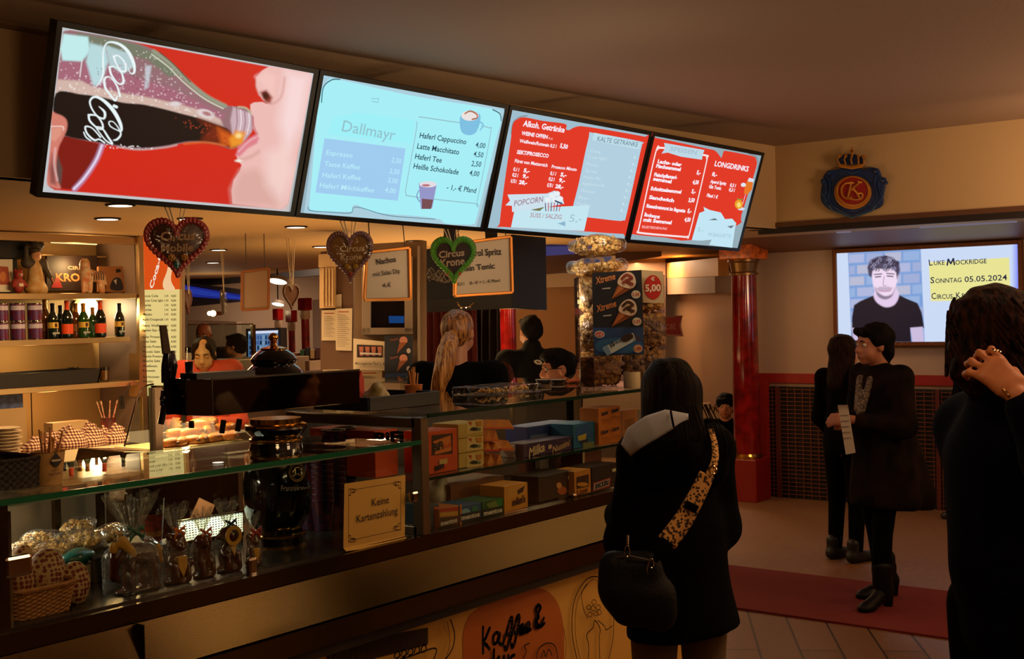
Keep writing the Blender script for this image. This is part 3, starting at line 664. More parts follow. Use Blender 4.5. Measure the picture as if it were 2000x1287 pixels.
# ------------------------------------------------------------------ menu screens
SH=.10831225; ST=.32007; SR=-.02146378; SW=1.24; SHt=.68607
SO=Vector((2.63989676,4.17667414,2.85500766)); SU=Vector((math.cos(-SH)*math.cos(SR),math.sin(-SH)*math.cos(SR),math.sin(SR)))
SNv=Vector((math.sin(-SH),-math.cos(-SH),0)); SD=Vector((0,0,-1))*math.cos(ST)-SNv*math.sin(ST); SN=SU.cross(SD).normalized()
if SN.dot(CC-SO)<0: SN=-SN
def spt(i,u,v,o=0): return SO+SU*(SW*i+u)+SD*v+SN*o
SCR=[]
slab=['first menu screen showing a mouth drinking from a cola bottle','second menu screen, pale blue coffee price list','third menu screen, red with drinks and popcorn prices','fourth menu screen, red with rolls and longdrinks prices']
for i in range(4):
    t=thing('menu_screen',spt(i,SW/2,SHt/2,-.04),slab[i],'screen','row of menu screens above the counter'); SCR.append(t)
    f=MB(); g=.004; w=.022
    def fr(u0,v0,u1,v1): f.prism([spt(i,u0,v0,.006),spt(i,u1,v0,.006),spt(i,u1,v1,.006),spt(i,u0,v1,.006)],-SN*.03)
    fr(g,0,SW-g,w); fr(g,SHt-w,SW-g,SHt); fr(g,w,g+w,SHt-w); fr(SW-g-w,w,SW-g,SHt-w)
    f.build('bezel',mat('screen_bezel',(8,8,9),.35),t)
    MB().prism([spt(i,g,0,-.0245),spt(i,SW-g,0,-.0245),spt(i,SW-g,SHt,-.0245),spt(i,g,SHt,-.0245)],-SN*.035).build('housing',black,t)
    MB().prism([spt(i,g+w,w,-.001),spt(i,SW-g-w,w,-.001),spt(i,SW-g-w,SHt-w,-.001),spt(i,g+w,SHt-w,-.001)],-SN*.02).build('panel',glow([(168,172,172),(150,178,190),(160,190,205),(150,172,182)][i],1.0),t)
    MB().bar(spt(i,SW/2,.12,-.05),spt(i,SW/2,.12,-.05)+Vector((0,.55 if i<3 else .5,.06)),.06,.04).build('wall_mount',steeld,t)
# screen 1: painted picture
q=[onpl(x,y,spt(0,0,0,.0015),SN) for x,y in ((121.5,50),(612.5,141),(563,415),(81,374.5))]
pa=Paint(*q,440,300)
pa.fill((196,200,204))
inner=[(136,59),(523,130),(600,142),(610,150),(563,398),(550,408),(106,371),(94,362),(92,352),(122,75),(128,62)]
pa.poly(inner,(214,36,20))
t=np.clip((pa.x-330)/250,0,1); msk=lambda p: (lambda d,i: np.where(i,np.clip(d/1.5,0,1),0))(*pa.seg(p,True))
mi=msk(inner); pa.mix(mi*.5*np.clip((220-pa.y)/200,0,1),(206,48,34)); pa.mix(mi*.5*np.clip((pa.y-300)/150,0,1),(198,40,34))
# hand behind and thumb
pa.poly([(118,262),(200,282),(190,310),(170,345),(148,371),(98,366)],(128,20,14),3)
pa.poly([(112,300),(122,330),(118,368),(100,364)],(96,70,66),3)
pa.line([(200,282),(188,312),(166,346),(146,369)],9,(188,150,190),4); pa.line([(199,284),(187,314),(164,348),(144,369)],3.5,(240,225,245),2)
# bottle glass
bt=[(128,60),(180,66),(223,74),(269,85),(308,101),(341,128),(373,160),(412,190),(445,206),(471,209),(494,222),(492,255),(475,278),(452,291),(419,281),(370,278),(321,287),(272,292),(230,286),(174,276),(130,266),(108,258),(114,150),(122,80)]
pa.poly(bt,(150,110,116),1.5,curve=True)
pa.poly([(150,64),(225,76),(272,88),(310,108),(350,145),(330,150),(290,118),(230,100),(160,90)],(118,124,104),4)
pa.line([(300,100),(330,122),(360,152),(400,186),(440,207)],7,(150,158,132),3); pa.line([(296,106),(328,130),(358,160),(398,192),(436,212)],2,(225,230,205),1.5); pa.line([(312,102),(340,126),(372,160)],1.6,(60,62,48),1)
pa.poly([(118,118),(200,120),(260,150),(330,170),(400,205),(440,224),(430,240),(380,224),(300,200),(200,178),(112,172)],(168,104,122),5)
pa.poly([(124,66),(172,72),(176,100),(160,120),(122,118),(118,96)],(196,240,240),3); pa.poly([(176,84),(206,92),(212,120),(196,165),(182,168),(168,120)],(186,222,226),4); pa.poly([(206,88),(252,104),(262,130),(240,145),(214,128)],(186,216,220),3,.9)
pa.poly([(284,128),(296,128),(290,170),(282,175)],(204,214,222),3,.8); pa.line([(160,118),(156,150)],2,(230,235,235))
pa.speck([(116,112),(200,150),(240,120),(330,150),(400,200),(435,225),(420,232),(320,200),(220,180),(112,172)],(236,210,216),520,.7,1.8,.7)
pa.speck([(170,68),(300,104),(360,155),(300,140),(200,110)],(220,215,205),160,.6,1.6,.7); pa.speck([(180,130),(260,125),(300,150),(380,205),(300,195),(190,175)],(120,60,80),240,.6,1.5,.6)
# foam and cola
pa.poly([(112,155),(160,158),(178,168),(240,182),(300,192),(360,206),(400,218),(430,232),(438,250),(400,240),(320,216),(240,204),(158,186),(108,186)],(214,184,172),3)
pa.speck([(112,155),(178,168),(300,192),(420,228),(400,240),(240,204),(108,186)],(245,235,228),260,.8,2.2,.8)
pa.ell(342,203,11,5,(226,214,214),2); pa.ell(402,222,17,8,(228,214,214),2,rot=.3); pa.ell(404,222,9,4,(180,120,120),2,rot=.3)
cola=[(109,182),(158,184),(200,190),(239,200),(280,204),(321,213),(355,222),(386,230),(420,242),(445,252),(458,268),(466,280),(452,289),(419,279),(370,276),(321,285),(272,289),(230,284),(174,275),(130,266),(106,250)]
pa.poly(cola,(18,6,10),2,curve=True)
pa.poly([(386,232),(432,246),(458,268),(464,281),(450,288),(419,279),(392,276),(400,262),(410,250)],(120,34,10),8,.9); pa.poly([(425,250),(452,262),(464,281),(452,288),(432,280)],(214,92,20),7,.95)
pa.line([(360,281),(400,278),(440,284)],3,(226,110,40),3,.9); pa.line([(230,287),(272,292),(321,288),(345,283)],3,(200,180,180),2,.8)
pa.speck([(330,228),(400,240),(450,262),(440,282),(400,262),(340,240)],(170,60,30),120,.7,1.8,.7); pa.speck([(175,277),(300,288),(300,292),(220,290)],(245,240,240),60,.7,1.5)
# neck and lip of the bottle
pa.poly([(455,209),(492,222),(492,256),(476,276),(454,262),(450,235)],(206,176,186),3); 
for i,x in enumerate((462,470,478,486)): pa.line([(x,212+i*3),(x+1,240),(x-4,262)],1.6,(248,236,240) if i%2 else (150,100,110),1)
pa.poly([(460,255),(480,258),(474,282),(452,288),(448,272)],(240,150,40),5); pa.ell(466,265,6,5,(252,220,140),3); pa.line([(466,209),(480,211),(492,222)],3,(196,190,150),2)
# white script along the bottle
wh=(238,250,252)
for pts in ([(130,410,3),(165,370,10),(190,310,14),(190,240,14),(190,160,10),(210,95,10),(255,82,14),(320,105,20),(375,160,24),(410,240,22),(412,300,16),(385,305,8),(370,270,5)],[(265,185,16),(300,180,10),(345,230,12),(350,285,16),(320,290,12),(285,240,10),(265,185,16)],[(235,262,16),(270,258,8),(320,300,10),(335,370,18),(300,380,10),(250,320,14),(235,262,16)],
    [(310,470,16),(290,400,12),(240,335,8),(200,345,16),(205,410,16),(240,460,14),(275,500,16),(290,470,10)],[(268,540,20),(286,548,20)],[(160,545,5),(200,585,17),(195,630,14),(150,615,10),(108,560,11),(95,505,13),(130,475,15),(190,500,21),(260,570,27),(310,660,24),(320,718,14),(285,712,7),(240,685,8),(232,655,8),(262,655,6),(300,700,8),(316,745,12),(290,780,14),(265,786,8)],
    [(85,605,14),(140,610,10),(180,660,12),(185,702,14),(150,700,10),(95,650,14),(85,605,14)],[(130,690,7),(180,700,10),(225,765,14),(255,812,12),(205,785,9),(140,700,8)],[(170,765,10),(110,700,8),(62,690,12),(75,740,12),(125,785,13),(160,780,10),(200,805,10)],[(50,730,8),(66,764,9),(100,790,8)]):
    pa.vline(pts,wh,3.679,(150,60))
# face
fc=[(527,129),(512,138),(500,152),(500,168),(506,185),(514,196),(524,203),(512,199),(496,200),(489,204),(489,214),(494,228),(494,250),(501,262),(500,272),(486,274),(470,290),(462,302),(464,314),(472,322),(468,334),(456,352),(452,372),(454,398),(549,409),(563,398),(610,150),(602,142)]
pa.poly(fc,(240,190,184),1.5)
pa.poly([(560,140),(605,148),(590,240),(562,300),(545,240)],(252,222,222),18,.9); pa.poly([(500,150),(520,138),(540,150),(535,185),(515,170)],(248,200,192),8)
pa.poly([(470,334),(500,330),(540,360),(560,405),(456,400),(452,370)],(222,170,160),12,.85); pa.poly([(520,300),(560,280),(575,330),(550,400),(520,360)],(248,214,208),16,.8)
pa.poly([(508,180),(520,176),(532,190),(528,202),(518,200)],(150,60,50),4); pa.ell(519,187,6,8,(70,16,12),3,rot=-.5); pa.line([(556,152),(552,180),(544,196),(530,203)],3,(214,150,140),4,.8); pa.line([(500,155),(500,170),(506,186)],2,(220,150,140),2,.7)
pa.poly([(500,262),(506,270),(502,280),(484,290),(468,306),(460,304),(466,286),(484,272)],(226,130,142),3); pa.line([(500,268),(486,276),(466,296)],2.4,(240,180,190),2); pa.line([(494,228),(496,248),(503,262)],2.5,(196,100,110),2); pa.line([(470,312),(490,306),(505,296)],5,(212,150,140),5,.7)
pa.ell(466,314,6,2.4,(250,244,230),2)
# thumb
pa.poly([(100,222),(110,222),(124,228),(131,238),(130,254),(122,272),(114,290),(110,320),(112,350),(118,368),(98,364),(92,352),(100,280)],(216,128,112),2.5,curve=True)
pa.poly([(102,250),(122,248),(120,262),(108,276),(100,274)],(226,150,130),2.5); pa.line([(100,247),(122,247),(124,254)],1.6,(250,226,216),1.5); pa.poly([(102,300),(108,330),(110,362),(98,358),(96,330)],(120,60,60),5,.8); pa.line([(108,290),(106,320),(112,352)],2.5,(240,200,200),3,.8)
pa.build('picture',SCR[0],attr_mat('screen_picture',.95))
# screens 2-4: vector artwork
def sart(i,e=1.0): return Art(spt(i,.3,.3,.0008),SN,emis=e,step=.0004)
A=sart(1)
A.poly([(630,145),(660,144),(980,205),(987,222),(982,260),(930,444),(905,449),(593,421)],(172,206,220))
A.blob([(640,158),(664,156),(800,186),(960,212),(976,222),(978,240),(968,275),(932,420),(924,437),(905,438),(870,436),(858,428)]+[(815,422),(760,418),(720,412),(705,404),(694,400),(688,404),(686,413),(640,413),(612,412),(604,404),(606,380),(618,240),(622,190)],(168,238,246),3)
A.poly([(634,270),(792,290),(777,392),(616,376)],(160,204,240))
A.poly([(700,220),(810,235),(805,280),(640,262),(650,230)],(160,240,248))
g=(110,150,160)
A.text('Dallmayr',(667,256),(770,274),22,(150,196,206),.005)
A.line([(726,192),(734,193),(740,192),(738,200),(726,198)],.004,(140,200,212)); 
A.curve([(814,238),(812,260),(795,355),(793,378),(808,384),(925,397),(932,392),(958,262),(955,250),(940,246)],.005,(148,190,200)); A.line([(818,228),(900,240)],.005,(148,190,200))
for s_,a,b,pr,pa_,pb in (('Haferl Cappuccino',(819,269),(910,282),'4,00',(928,287),(947,290)),('Latte Macchitato',(814,290),(896,302),'4,50',(924,305),(943,308)),('Haferl Tee',(810,310),(862,318),'2,50',(920,324),(939,326)),('Heiße Schokolade',(807,329),(895,341),'4,00',(916,342),(935,345))):
    A.text(s_,a,b,10.5,(38,70,86),.012); A.text(pr,pa_,pb,10,(50,86,100),.01)
A.text('- 1,- € Pfand',(872,370),(929,377),10,(38,70,86),.01)
for s_,a,b,pr,pa_,pb in (('Espresso',(637,302),(688,308),'2,50',(764,317),(783,320)),('Tasse Kaffee',(633,324),(702,331),'2,50',(760,338),(779,341)),('Haferl Kaffee',(629,346),(704,352),'3,00',(757,356),(776,359)),('Haferl Milchkaffee',(624,366),(730,376),'4,00',(751,375),(772,378))):
    A.text(s_,a,b,9.5,(186,238,250),.008); A.text(pr,pa_,pb,9.5,(186,238,250),.008)
A.blob([(901,224),(918,218),(936,222),(938,236),(930,258),(916,264),(902,258),(898,240)],(128,192,226),4); A.disc(918,226,17,10,(236,226,224)); A.curve([(908,222),(918,217),(930,222),(932,230),(922,233)],.008,(178,110,84)); A.curve([(937,238),(944,244),(938,254)],.008,(128,192,226))
A.poly([(818,358),(853,360),(844,406),(822,408)],(150,150,200)); A.poly([(824,388),(846,390),(842,408),(824,408)],(120,80,84)); A.disc(836,360,17,6,(226,220,226)); A.disc(832,362,8,2.5,(190,120,130)); A.curve([(818,372),(814,384),(820,394)],.006,(120,150,190))
A.curve([(628,200),(632,170),(648,156),(664,155)],.006,(80,120,130)); A.curve([(602,404),(606,411),(640,414),(684,416),(690,406),(706,406),(760,421),(850,428)],.004,(96,140,156)); A.curve([(962,214),(976,222),(979,236)],.006,(80,110,124))
A.build('price_list',SCR[1])
red=(226,60,40); A=sart(2)
A.blob([(1001,243),(1010,233),(1024,229),(1060,236),(1104,242),(1105,252),(1112,254),(1124,248),(1150,248)]+[(1266,268),(1268,272),(1224,452),(1218,457),(1100,449),(980,443),(976,436),(985,360),(998,270)],red,3)
A.poly([(1262,268),(1268,270),(1222,456),(1140,452),(1160,420)],red)
A.blob([(1150,268),(1160,260),(1250,276),(1254,282),(1250,300),(1224,418),(1218,430),(1205,431),(1170,427),(1120,420),(1118,408),(1130,360)],(178,208,224),3)
A.poly([(1160,259),(1252,278),(1248,292),(1157,274)],(190,222,234)); A.text('KALTE GETRÄNKE',(1166,275),(1245,287),9,(100,120,140),.0)
for i,(x,y) in enumerate([(1152+(-3.2*i),296+i*13) for i in range(9)]):
    A.text(['Cola','Cola light','Fanta','Sprite','Mezzo Mix','Apfelschorle','Wasser','Bier','Radler'][i],(x,y),(x+[20,36,22,24,34,44,30,20,28][i],y+4),5.5,(206,226,236)); A.text('4,-',(x+86-2,y+14),(x+96-2,y+15),6,(214,232,240))
wt=(250,240,250)
A.text('Alkoh. Getränke',(1021,246),(1102,259),11,wt,.03)
A.text('WEINE OFFEN',(1018,263),(1069,271),7,wt,.04); A.text('0,2',(1071,271),(1079,273),3,wt); A.text('Weißwein/Rotwein 0,2 l',(1014,278),(1086,289),6.5,wt,.03); A.text('5,50',(1093,288),(1108,291),8,wt,.04)
A.text('SEKT/PROSECCO',(1009,300),(1071,308),7,wt,.04); A.text('Fürst von Metternich',(1005,317),(1069,326),6.5,wt,.03); A.text('Prosecco Minuto',(1077,328),(1126,334),6,wt,.03)
for x,y,s1,s2 in ((1002,333,'0,1 l','5,-'),(1000,344,'0,2 l','9,-'),(997,356,'0,75 l','28,-'),(1074,341,'0,1 l','5,-'),(1071,352,'0,2 l','9,-'),(1068,364,'0,75 l','28,-')):
    A.text(s1,(x,y),(x+11,y+2),6.5,wt,.04); A.text(s2,(x+20-(4 if 'l' in s1 and '75' in s1 else 0),y+3),(x+32,y+4.5),7,wt,.05)
pb_=(196,230,240)
A.poly([(1005,410),(1060,405),(1152,401),(1141,451),(998,444)],pb_)
A.poly([(991,380),(1068,378),(1084,372),(1088,378),(1098,385),(1102,398),(1062,406),(1000,414),(1000,402),(987,401),(996,392)],(206,226,238))
A.text('POPCORN',(1004,403),(1060,394),11,(150,90,110),.0); A.poly([(1036,410),(1064,404),(1054,412)],(120,120,80)); 
for k in range(6): A.line([(1065+k*6,396+abs(k-3)*.4),(1066+k*5.2,412)],.006,(200,60,70) if k%2 else (60,40,90))
for x,y in ((1070,390),(1078,382),(1088,378),(1094,388),(1084,390)): A.disc(x,y,6,5,(232,240,244),12)
A.line([(1084,392),(1098,398)],.008,(60,70,100)); A.text('SÜSS / SALZIG',(1035,424),(1096,428),8.5,(170,110,120),.0); A.text('5,-',(1111,433),(1135,434),14,(160,196,204),.0); A.poly([(1095,435),(1104,432),(1104,442),(1088,436)],(140,180,204))
A.curve([(998,262),(1002,240),(1014,229),(1030,226)],.005,(120,136,140))
A.build('price_list',SCR[2])
A=sart(3); 
A.blob([(1275,270),(1280,269),(1380,290),(1396,294),(1404,302),(1409,308),(1413,297),(1420,295),(1470,305),(1477,312),(1478,322),(1470,350),(1448,420),(1440,440),(1350,469),(1300,464),(1232,457),(1233,448),(1250,380)],red,3)
A.curve([(1284,292),(1296,289),(1376,303),(1380,308),(1378,325),(1348,452),(1342,462),(1330,462),(1252,455),(1247,450),(1250,436),(1280,300),(1288,289)],.012,(250,226,226))
A.poly([(1297,279),(1376,293),(1373,300),(1371,312),(1330,306),(1304,298),(1292,300),(1299,290)],(190,216,230)); A.text('SPEISEN',(1308,294),(1360,302),8,(168,192,206),.02)
A.text('LONGDRINKS',(1395,324),(1461,335),9.5,wt,.03); A.text('8,-',(1390,343),(1400,345),7,wt,.04); A.text('Aperol Spritz',(1387,357),(1418,362),6,wt,.04); A.text('0,3 l',(1425,364),(1436,366),6,wt,.04); A.text('Gin Tonic',(1384,367),(1408,371),6,wt,.04); A.text('0,3 l',(1423,373),(1434,375),6,wt,.04); A.text('Pfand 1 €',(1380,384),(1401,388),6,wt,.04)
for s_,x0,y0,x1,y1,pr,px_,py_ in (('Lachs- oder',1284,318,1331,325,'',0,0),('Fischsemmel',1281,327,1329,334,'5,-',1360,341),('Fleischpflanzerl-',1277,344,1322,350,'',0,0),('semmel',1275,352,1311,358,'4,50',1352,360),('Schnitzelsemmel',1270,371,1330,378,'5,-',1350,378),('Sandwich',1267,388,1316,395,'3,50',1344,395),('Riesenbratwurst im Baguette',1262,405,1338,415,'5,-',1342,416),('Bockwurst',1258,422,1288,427,'',0,0),('mit Semmel',1256,432,1311,438,'4,50',1336,433)):
    A.text(s_,(x0,y0),(x1,y1),6.5,wt,.05)
    if pr: A.text(pr,(px_,py_-1),(px_+(8 if len(pr)<4 else 12),py_),7,wt,.05)
A.text('SELBSTBEDIENUNG',(1253,445),(1302,449),4.5,(252,190,190),.02)
A.poly([(1366,416),(1376,412),(1374,404),(1386,410),(1408,415),(1416,428),(1430,427),(1438,436),(1436,444),(1430,484),(1385,478),(1390,468),(1370,470),(1351,469)],(196,230,244)); A.poly([(1384,430),(1396,426),(1402,430)],(110,120,130)); A.poly([(1420,442),(1434,440),(1428,446)],(110,120,130)); A.text('5,-',(1362,452),(1374,453),8,(160,196,206),.0); A.text('IM BAGUETTE',(1383,461),(1427,465),6.5,(160,190,204))
A.poly([(1462,349),(1471,352),(1469,370),(1460,380),(1453,378),(1455,362)],(232,120,40)); A.line([(1456,380),(1449,404)],.008,(226,180,210)); A.disc(1448,408,7,3,(210,220,240)); A.disc(1443,399,8,9,(236,160,40)); A.disc(1443,400,4,5,(248,220,120)); A.curve([(1440,388),(1446,390),(1450,388)],.006,(110,160,60)); A.poly([(1463,347),(1473,350),(1471,356),(1460,354)],(220,226,240)); A.disc(1452,361,5,4,(226,230,244))
A.curve([(1462,300),(1476,306),(1481,318),(1478,330)],.005,(110,120,124))
A.build('price_list',SCR[3])
# ------------------------------------------------------------------ kitchen back wall: shelving cabinet
YB=7.2; YI=7.65
cream=mat('cream_panel',(206,166,106),.6)
greyp=mat('grey_laminate',(128,104,90),.5)
shst=mat('shelf_steel',(205,175,130),.3,metal=.9)
zs=[P(262,573,'y',YB).z,P(262,657,'y',YB).z,P(262,743,'y',YB).z]
xr=P(264,600,'y',YB).x; xl=3.3
cb=thing('shelf_cabinet',((xl+xr)/2,YB+.2,.86),'tall open steel shelf cabinet with three shelves at the back left','cabinet')
MB().box(((xl+xr)/2,YI,1.58),(xr-xl,.02,1.44)).build('back_panel',cream,cb)
for x in (xr+.02,xl): MB().box((x,(YB+YI)/2,1.58),(.03,YI-YB,1.44)).build('side_panel',greyp,cb)
for z,w in zip(zs,(0,-.06,0)): MB().box(((xl+xr+w)/2,(YB+YI)/2-.01,z-.018),(xr-xl+w,YI-YB+.02,.036)).build('shelf',shst,cb,bevel=.003)
MB().box(((xl+xr)/2,YB+.02,2.265),(xr-xl+.06,.06,.05)).build('top_rail',shst,cb)
MB().box((xr+.035,YB-.01,1.58),(.045,.05,1.43)).build('post',shst,cb,bevel=.004)
MB().box(((xl+xr)/2,YI-.12,2.17),(xr-xl,.02,.012)).build('inner_rail',shst,cb)
lt=thing('tube_lamp',P(143,474,'y',YI-.1),'thin fluorescent tube glowing under the cabinet top','lamp')
MB().cyl(P(100,470,'y',YI-.1),P(188,474,'y',YI-.1),.016).build('tube',glow((255,226,150),1.6),lt)
MB().bar(P(98,468,'y',YI-.08),P(190,472,'y',YI-.08),.03,.05).build('holder',shst,lt)
p=P(168,604,'y',YI-.06); lt=thing('wall_lamp',p,'bright round lamp glowing behind the bottles on the middle shelf','lamp')
MB().lathe([(.001,0),(.075,.01),(.085,.03),(.06,.045),(.001,.05)],p,20,M=Matrix.Rotation(PI/2,3,'X')).build('diffuser',glow((255,236,180),4),lt,smooth=True)
MB().lathe([(.09,-.004),(.09,.012),(.001,.012)],p+V(0,.03,0),20,M=Matrix.Rotation(PI/2,3,'X')).build('lamp_base',shst,lt)
point(p+V(0,-.10,0),5.0,(1,.8,.42),.05); point((4.75,7.35,2.12),3.4,(1,.62,.25),.05); point((4.4,7.35,1.5),2.4,(1,.62,.25),.05); point((4.5,7.3,1.18),3.0,(1,.55,.2),.06)
# worktop and backsplash
wk=thing('back_worktop',(4.2,7.0,0),'steel back worktop with drawers below the shelf cabinet','worktop')
MB().box((4.02,7.13,.845),(1.9,1.0,.04)).build('top',steel,wk)
MB().box((4.02,7.15,.41),(1.86,.94,.82)).build('base',mat('oven_steel',(112,88,66),.35,metal=.8),wk)
for i,x in enumerate((3.6,4.3)): MB().box((x+.05,6.67,.62),(.6,.02,.22)).bar((x-.2,6.645,.70),(x+.3,6.645,.70),.02).build('drawer',steeld,wk)
struct(MB().box((4.2,YI+.02,1.07),(2.2,.02,.43)).build('wall_backsplash',mat('backsplash_tan',(176,130,74),.5)))
struct(MB().box((P(60,800,'y',YI).x,YI,1.07),(.008,.02,.43)).build('trim_11',mat('joint_brown',(80,40,20),.6)))
struct(MB().prism([(5.45,7.62,0),(7.4,9.6,0),(7.5,9.5,0),(5.55,7.55,0)],(0,0,.95)).build('wall_kitchen',mat('half_wall',(120,92,70),.6)))
# ---- bottles
dg=mat('dark_green_glass',(8,22,14),.08,coat=.5); ag=mat('amber_glass',(90,44,8),.08,coat=.5); gg=mat('green_glass',(26,62,22),.08,coat=.5)
def bottle(name,glassm,foil,h,label,lab):
    o=thing(name,(0,0,0),label,'bottle','bottles on the middle shelf'); r=.0425*h/.29
    MB().lathe([(r*.8,0),(r,.006),(r,h*.52),(r*.86,h*.62),(r*.42,h*.76),(r*.36,h*.86)],(0,0,0),18).build('glass_body',glassm,o,smooth=True)
    MB().lathe([(r*.46,h*.72),(r*.42,h*.78),(r*.40,h*.93),(r*.44,h*.94),(r*.44,h*.985),(r*.3,h)],(0,0,0),14).build('foil_neck',foil,o,smooth=True)
    if lab=='gold':
        mb=MB(); mb.use(mat('label_gold',(206,168,70),.4,metal=.4)); 
        mb.lathe([(r*1.01,h*.30),(r*1.03,h*.30),(r*1.03,h*.46),(r*1.01,h*.46)],(0,0,0),18,cap=False)
        mb.use(mat('label_dark',(60,10,14),.5)); mb.box((0,-r*1.02,h*.38),(r*.5,.004,h*.10)); mb.use(mat('label_silver',(150,150,140),.4)).box((0,-r*1.0,h*.16),(r*1.5,.004,h*.05))
        mb.build('label',None,o)
    elif lab=='orange':
        MB().lathe([(r*1.01,h*.12),(r*1.03,h*.12),(r*1.03,h*.34),(r*1.01,h*.38)],(0,0,0),18,cap=False).build('label',mat('label_orange',(214,70,20),.5),o)
    elif lab: MB().lathe([(r*1.01,h*.2),(r*1.03,h*.2),(r*1.03,h*.4),(r*1.01,h*.4)],(0,0,0),18,cap=False).build('label',mat('label_plain_%s'%lab,dict(brown=(120,70,20),green=(30,60,30))[lab],.5),o)
    return o
foilk=mat('black_foil',(14,16,18),.3,metal=.5); foilo=mat('orange_foil',(216,70,18),.35,metal=.3); foilg=mat('gold_foil',(170,110,40),.3,metal=.6)
proto={}
bl=[('champagne_bottle',104,592,.05,dg,foilk,'gold','dark bottle with gold oval label, nearest the tins'),('champagne_bottle',164,592,.05,gg,foilg,'gold','green bottle with gold oval label in front of the lamp'),('champagne_bottle',234,592,.05,dg,foilk,'gold','dark bottle standing alone at the right end of the shelf'),
 ('sparkling_wine_bottle',132,587,.05,dg,foilo,'orange','orange necked bottle between dark and amber bottles'),('sparkling_wine_bottle',197,587,.05,dg,foilo,'orange','orange necked bottle at the right edge of the lamp glow'),
 ('wine_bottle',89,585,.16,ag,foilg,'brown','amber bottle directly beside the tins'),('wine_bottle',149,592,.12,ag,foilg,'brown','amber bottle just left of the green one before the lamp'),
 ('wine_bottle',119,596,.14,dg,foilk,'green','slim black necked bottle behind the first gold label bottle'),('wine_bottle',182,600,.10,gg,foilg,'green','short green bottle left of the orange necked one at right')]
for nm_,px,ty,dy,g_,f_,lb,label in bl:
    y=YB+dy+.02; q=P(px,656,'y',y); h=(P(px,ty,'y',y).z-zs[1])
    o=bottle(nm_,g_,f_,h,label,lb); o.location=(q.x,y,zs[1])
# ---- tins stacked in pairs
tinm=mat('printed_tin',(70,60,110),.3,metal=.5,c2=(120,30,40),nscale=22)
def tin(label):
    o=thing('tin',(0,0,0),label,'tin','printed tins stacked on the middle shelf'); r,h=.046,.118
    MB().lathe([(r,.003),(r,h-.006)],(0,0,0),20).build('tin_body',tinm,o,smooth=True)
    MB().lathe([(r*1.03,0),(r*1.03,.006),(r,.007)],(0,0,0),20).build('base_rim',steelp,o,smooth=True); MB().lathe([(r,h-.008),(r*1.03,h-.006),(r*1.03,h),(r*.94,h),(r*.94,h-.003)],(0,0,0),20).build('tin_rim',steelp,o,smooth=True)
    MB().lathe([(r*1.005,h*.62),(r*1.012,h*.62),(r*1.012,h*.86),(r*1.005,h*.86)],(0,0,0),20,cap=False).build('label_band',mat('tin_band',(170,160,180),.4),o)
    return o
t0=tin('printed tin in the left pair, top'); first=True
for px,side in ((2,'leftmost pair, cut by the photo edge'),(35,'middle pair'),(69,'right pair, beside the bottles')):
    for k in (0,1):
        o=t0 if first else copy_tree(t0); first=False; q=P(px,656,'y',YB+.07)
        o.location=(q.x,YB+.07,zs[1]+k*.1185); o['label']='small printed tin, %s tin of the %s'%(('lower','upper')[k],side)
# ---- things on the top shelf
def framed(name,x0,y0,x1,y1,Y,label,fm_,fw,fn,cat='picture frame',lean=.06,thick=.02,z0=None):
    """frame standing on the shelf; corners as seen, plane leaning back a little"""
    zb=z0 if z0 is not None else P((x0+x1)/2,y1,'y',Y).z
    o_=Vector((P((x0+x1)/2,y1,'y',Y).x,Y,zb)); n=Vector((0,-1,lean*2)).normalized()
    A=Art(o_,n,step=.001); c=[A.pt(q) for q in ((x0,y0),(x1,y0),(x1,y1),(x0,y1))]
    for q in c: q.z=max(q.z,zb)
    t=thing(name,o_,label,cat); MB().prism(c,-A.n*thick).build('frame',fm_,t,bevel=.003)
    fn(A); A.build('picture',t); return t
def f1(A): A.poly([(0,515),(20,517),(23,562),(0,562)],(220,214,200)); A.poly([(0,520),(16,521),(20,556),(0,556)],(150,60,30)); A.disc(6,540,6,10,(190,110,50))
framed('picture_frame',-14,506,25,570,YB+.10,'white framed picture at the left edge of the top shelf',mat('white_frame',(214,204,186),.5),.02,f1)
def f2(A):
    A.poly([(93,504),(187,503),(190,563),(98,566)],(58,12,18)); A.text('CIRCUS',(133,526),(178,528),7,(196,140,110),.01); A.text('KRONE',(110,549),(186,549),15,(200,130,70),.03)
    A.disc(112,548,5,6,(150,60,40)); A.poly([(100,562),(105,550),(118,550),(122,562)],(160,30,24)); A.curve([(106,552),(100,540),(98,530)],.012,(160,90,60))
framed('circus_poster',91,499,190,568,YB+.22,'dark red framed circus poster behind the tiger figurine',mat('dark_frame_wood',(40,24,18),.5),.01,f2,'poster')
def f3(A):
    A.poly([(195,523),(246,524),(243,566),(197,566)],(14,12,12)); A.blob([(216,565),(218,550),(226,542),(236,545),(240,566)],(28,26,34)); A.disc(231,534,5,8,(150,96,66)); A.poly([(226,526),(235,525),(237,531),(227,533)],(16,10,8)); A.disc(203,534,4,6,(140,90,70)); A.poly([(222,548),(228,545),(227,556)],(190,180,170))
framed('photo_frame',192,520,250,570,YB+.12,'small framed dark photo of two people at the right of the top shelf',mat('thin_wood_frame',(150,96,50),.5),.01,f3)
o=MB().box(P(16,484,'y',YB+.25)+V(0,0,.0),(.34,.16,.13)).build('speaker_box',black); tag(o,'black box on top of the white framed picture, under the ceiling','box')
o.location.z=P(16,505,'y',YB+.25).z
bk=MB().box((o.location.x,YB+.3,(zs[0]+o.location.z)/2),(.12,.10,o.location.z-zs[0])).build('box_stand',black); tag(bk,'black stand under the black box behind the white framed picture','stand')
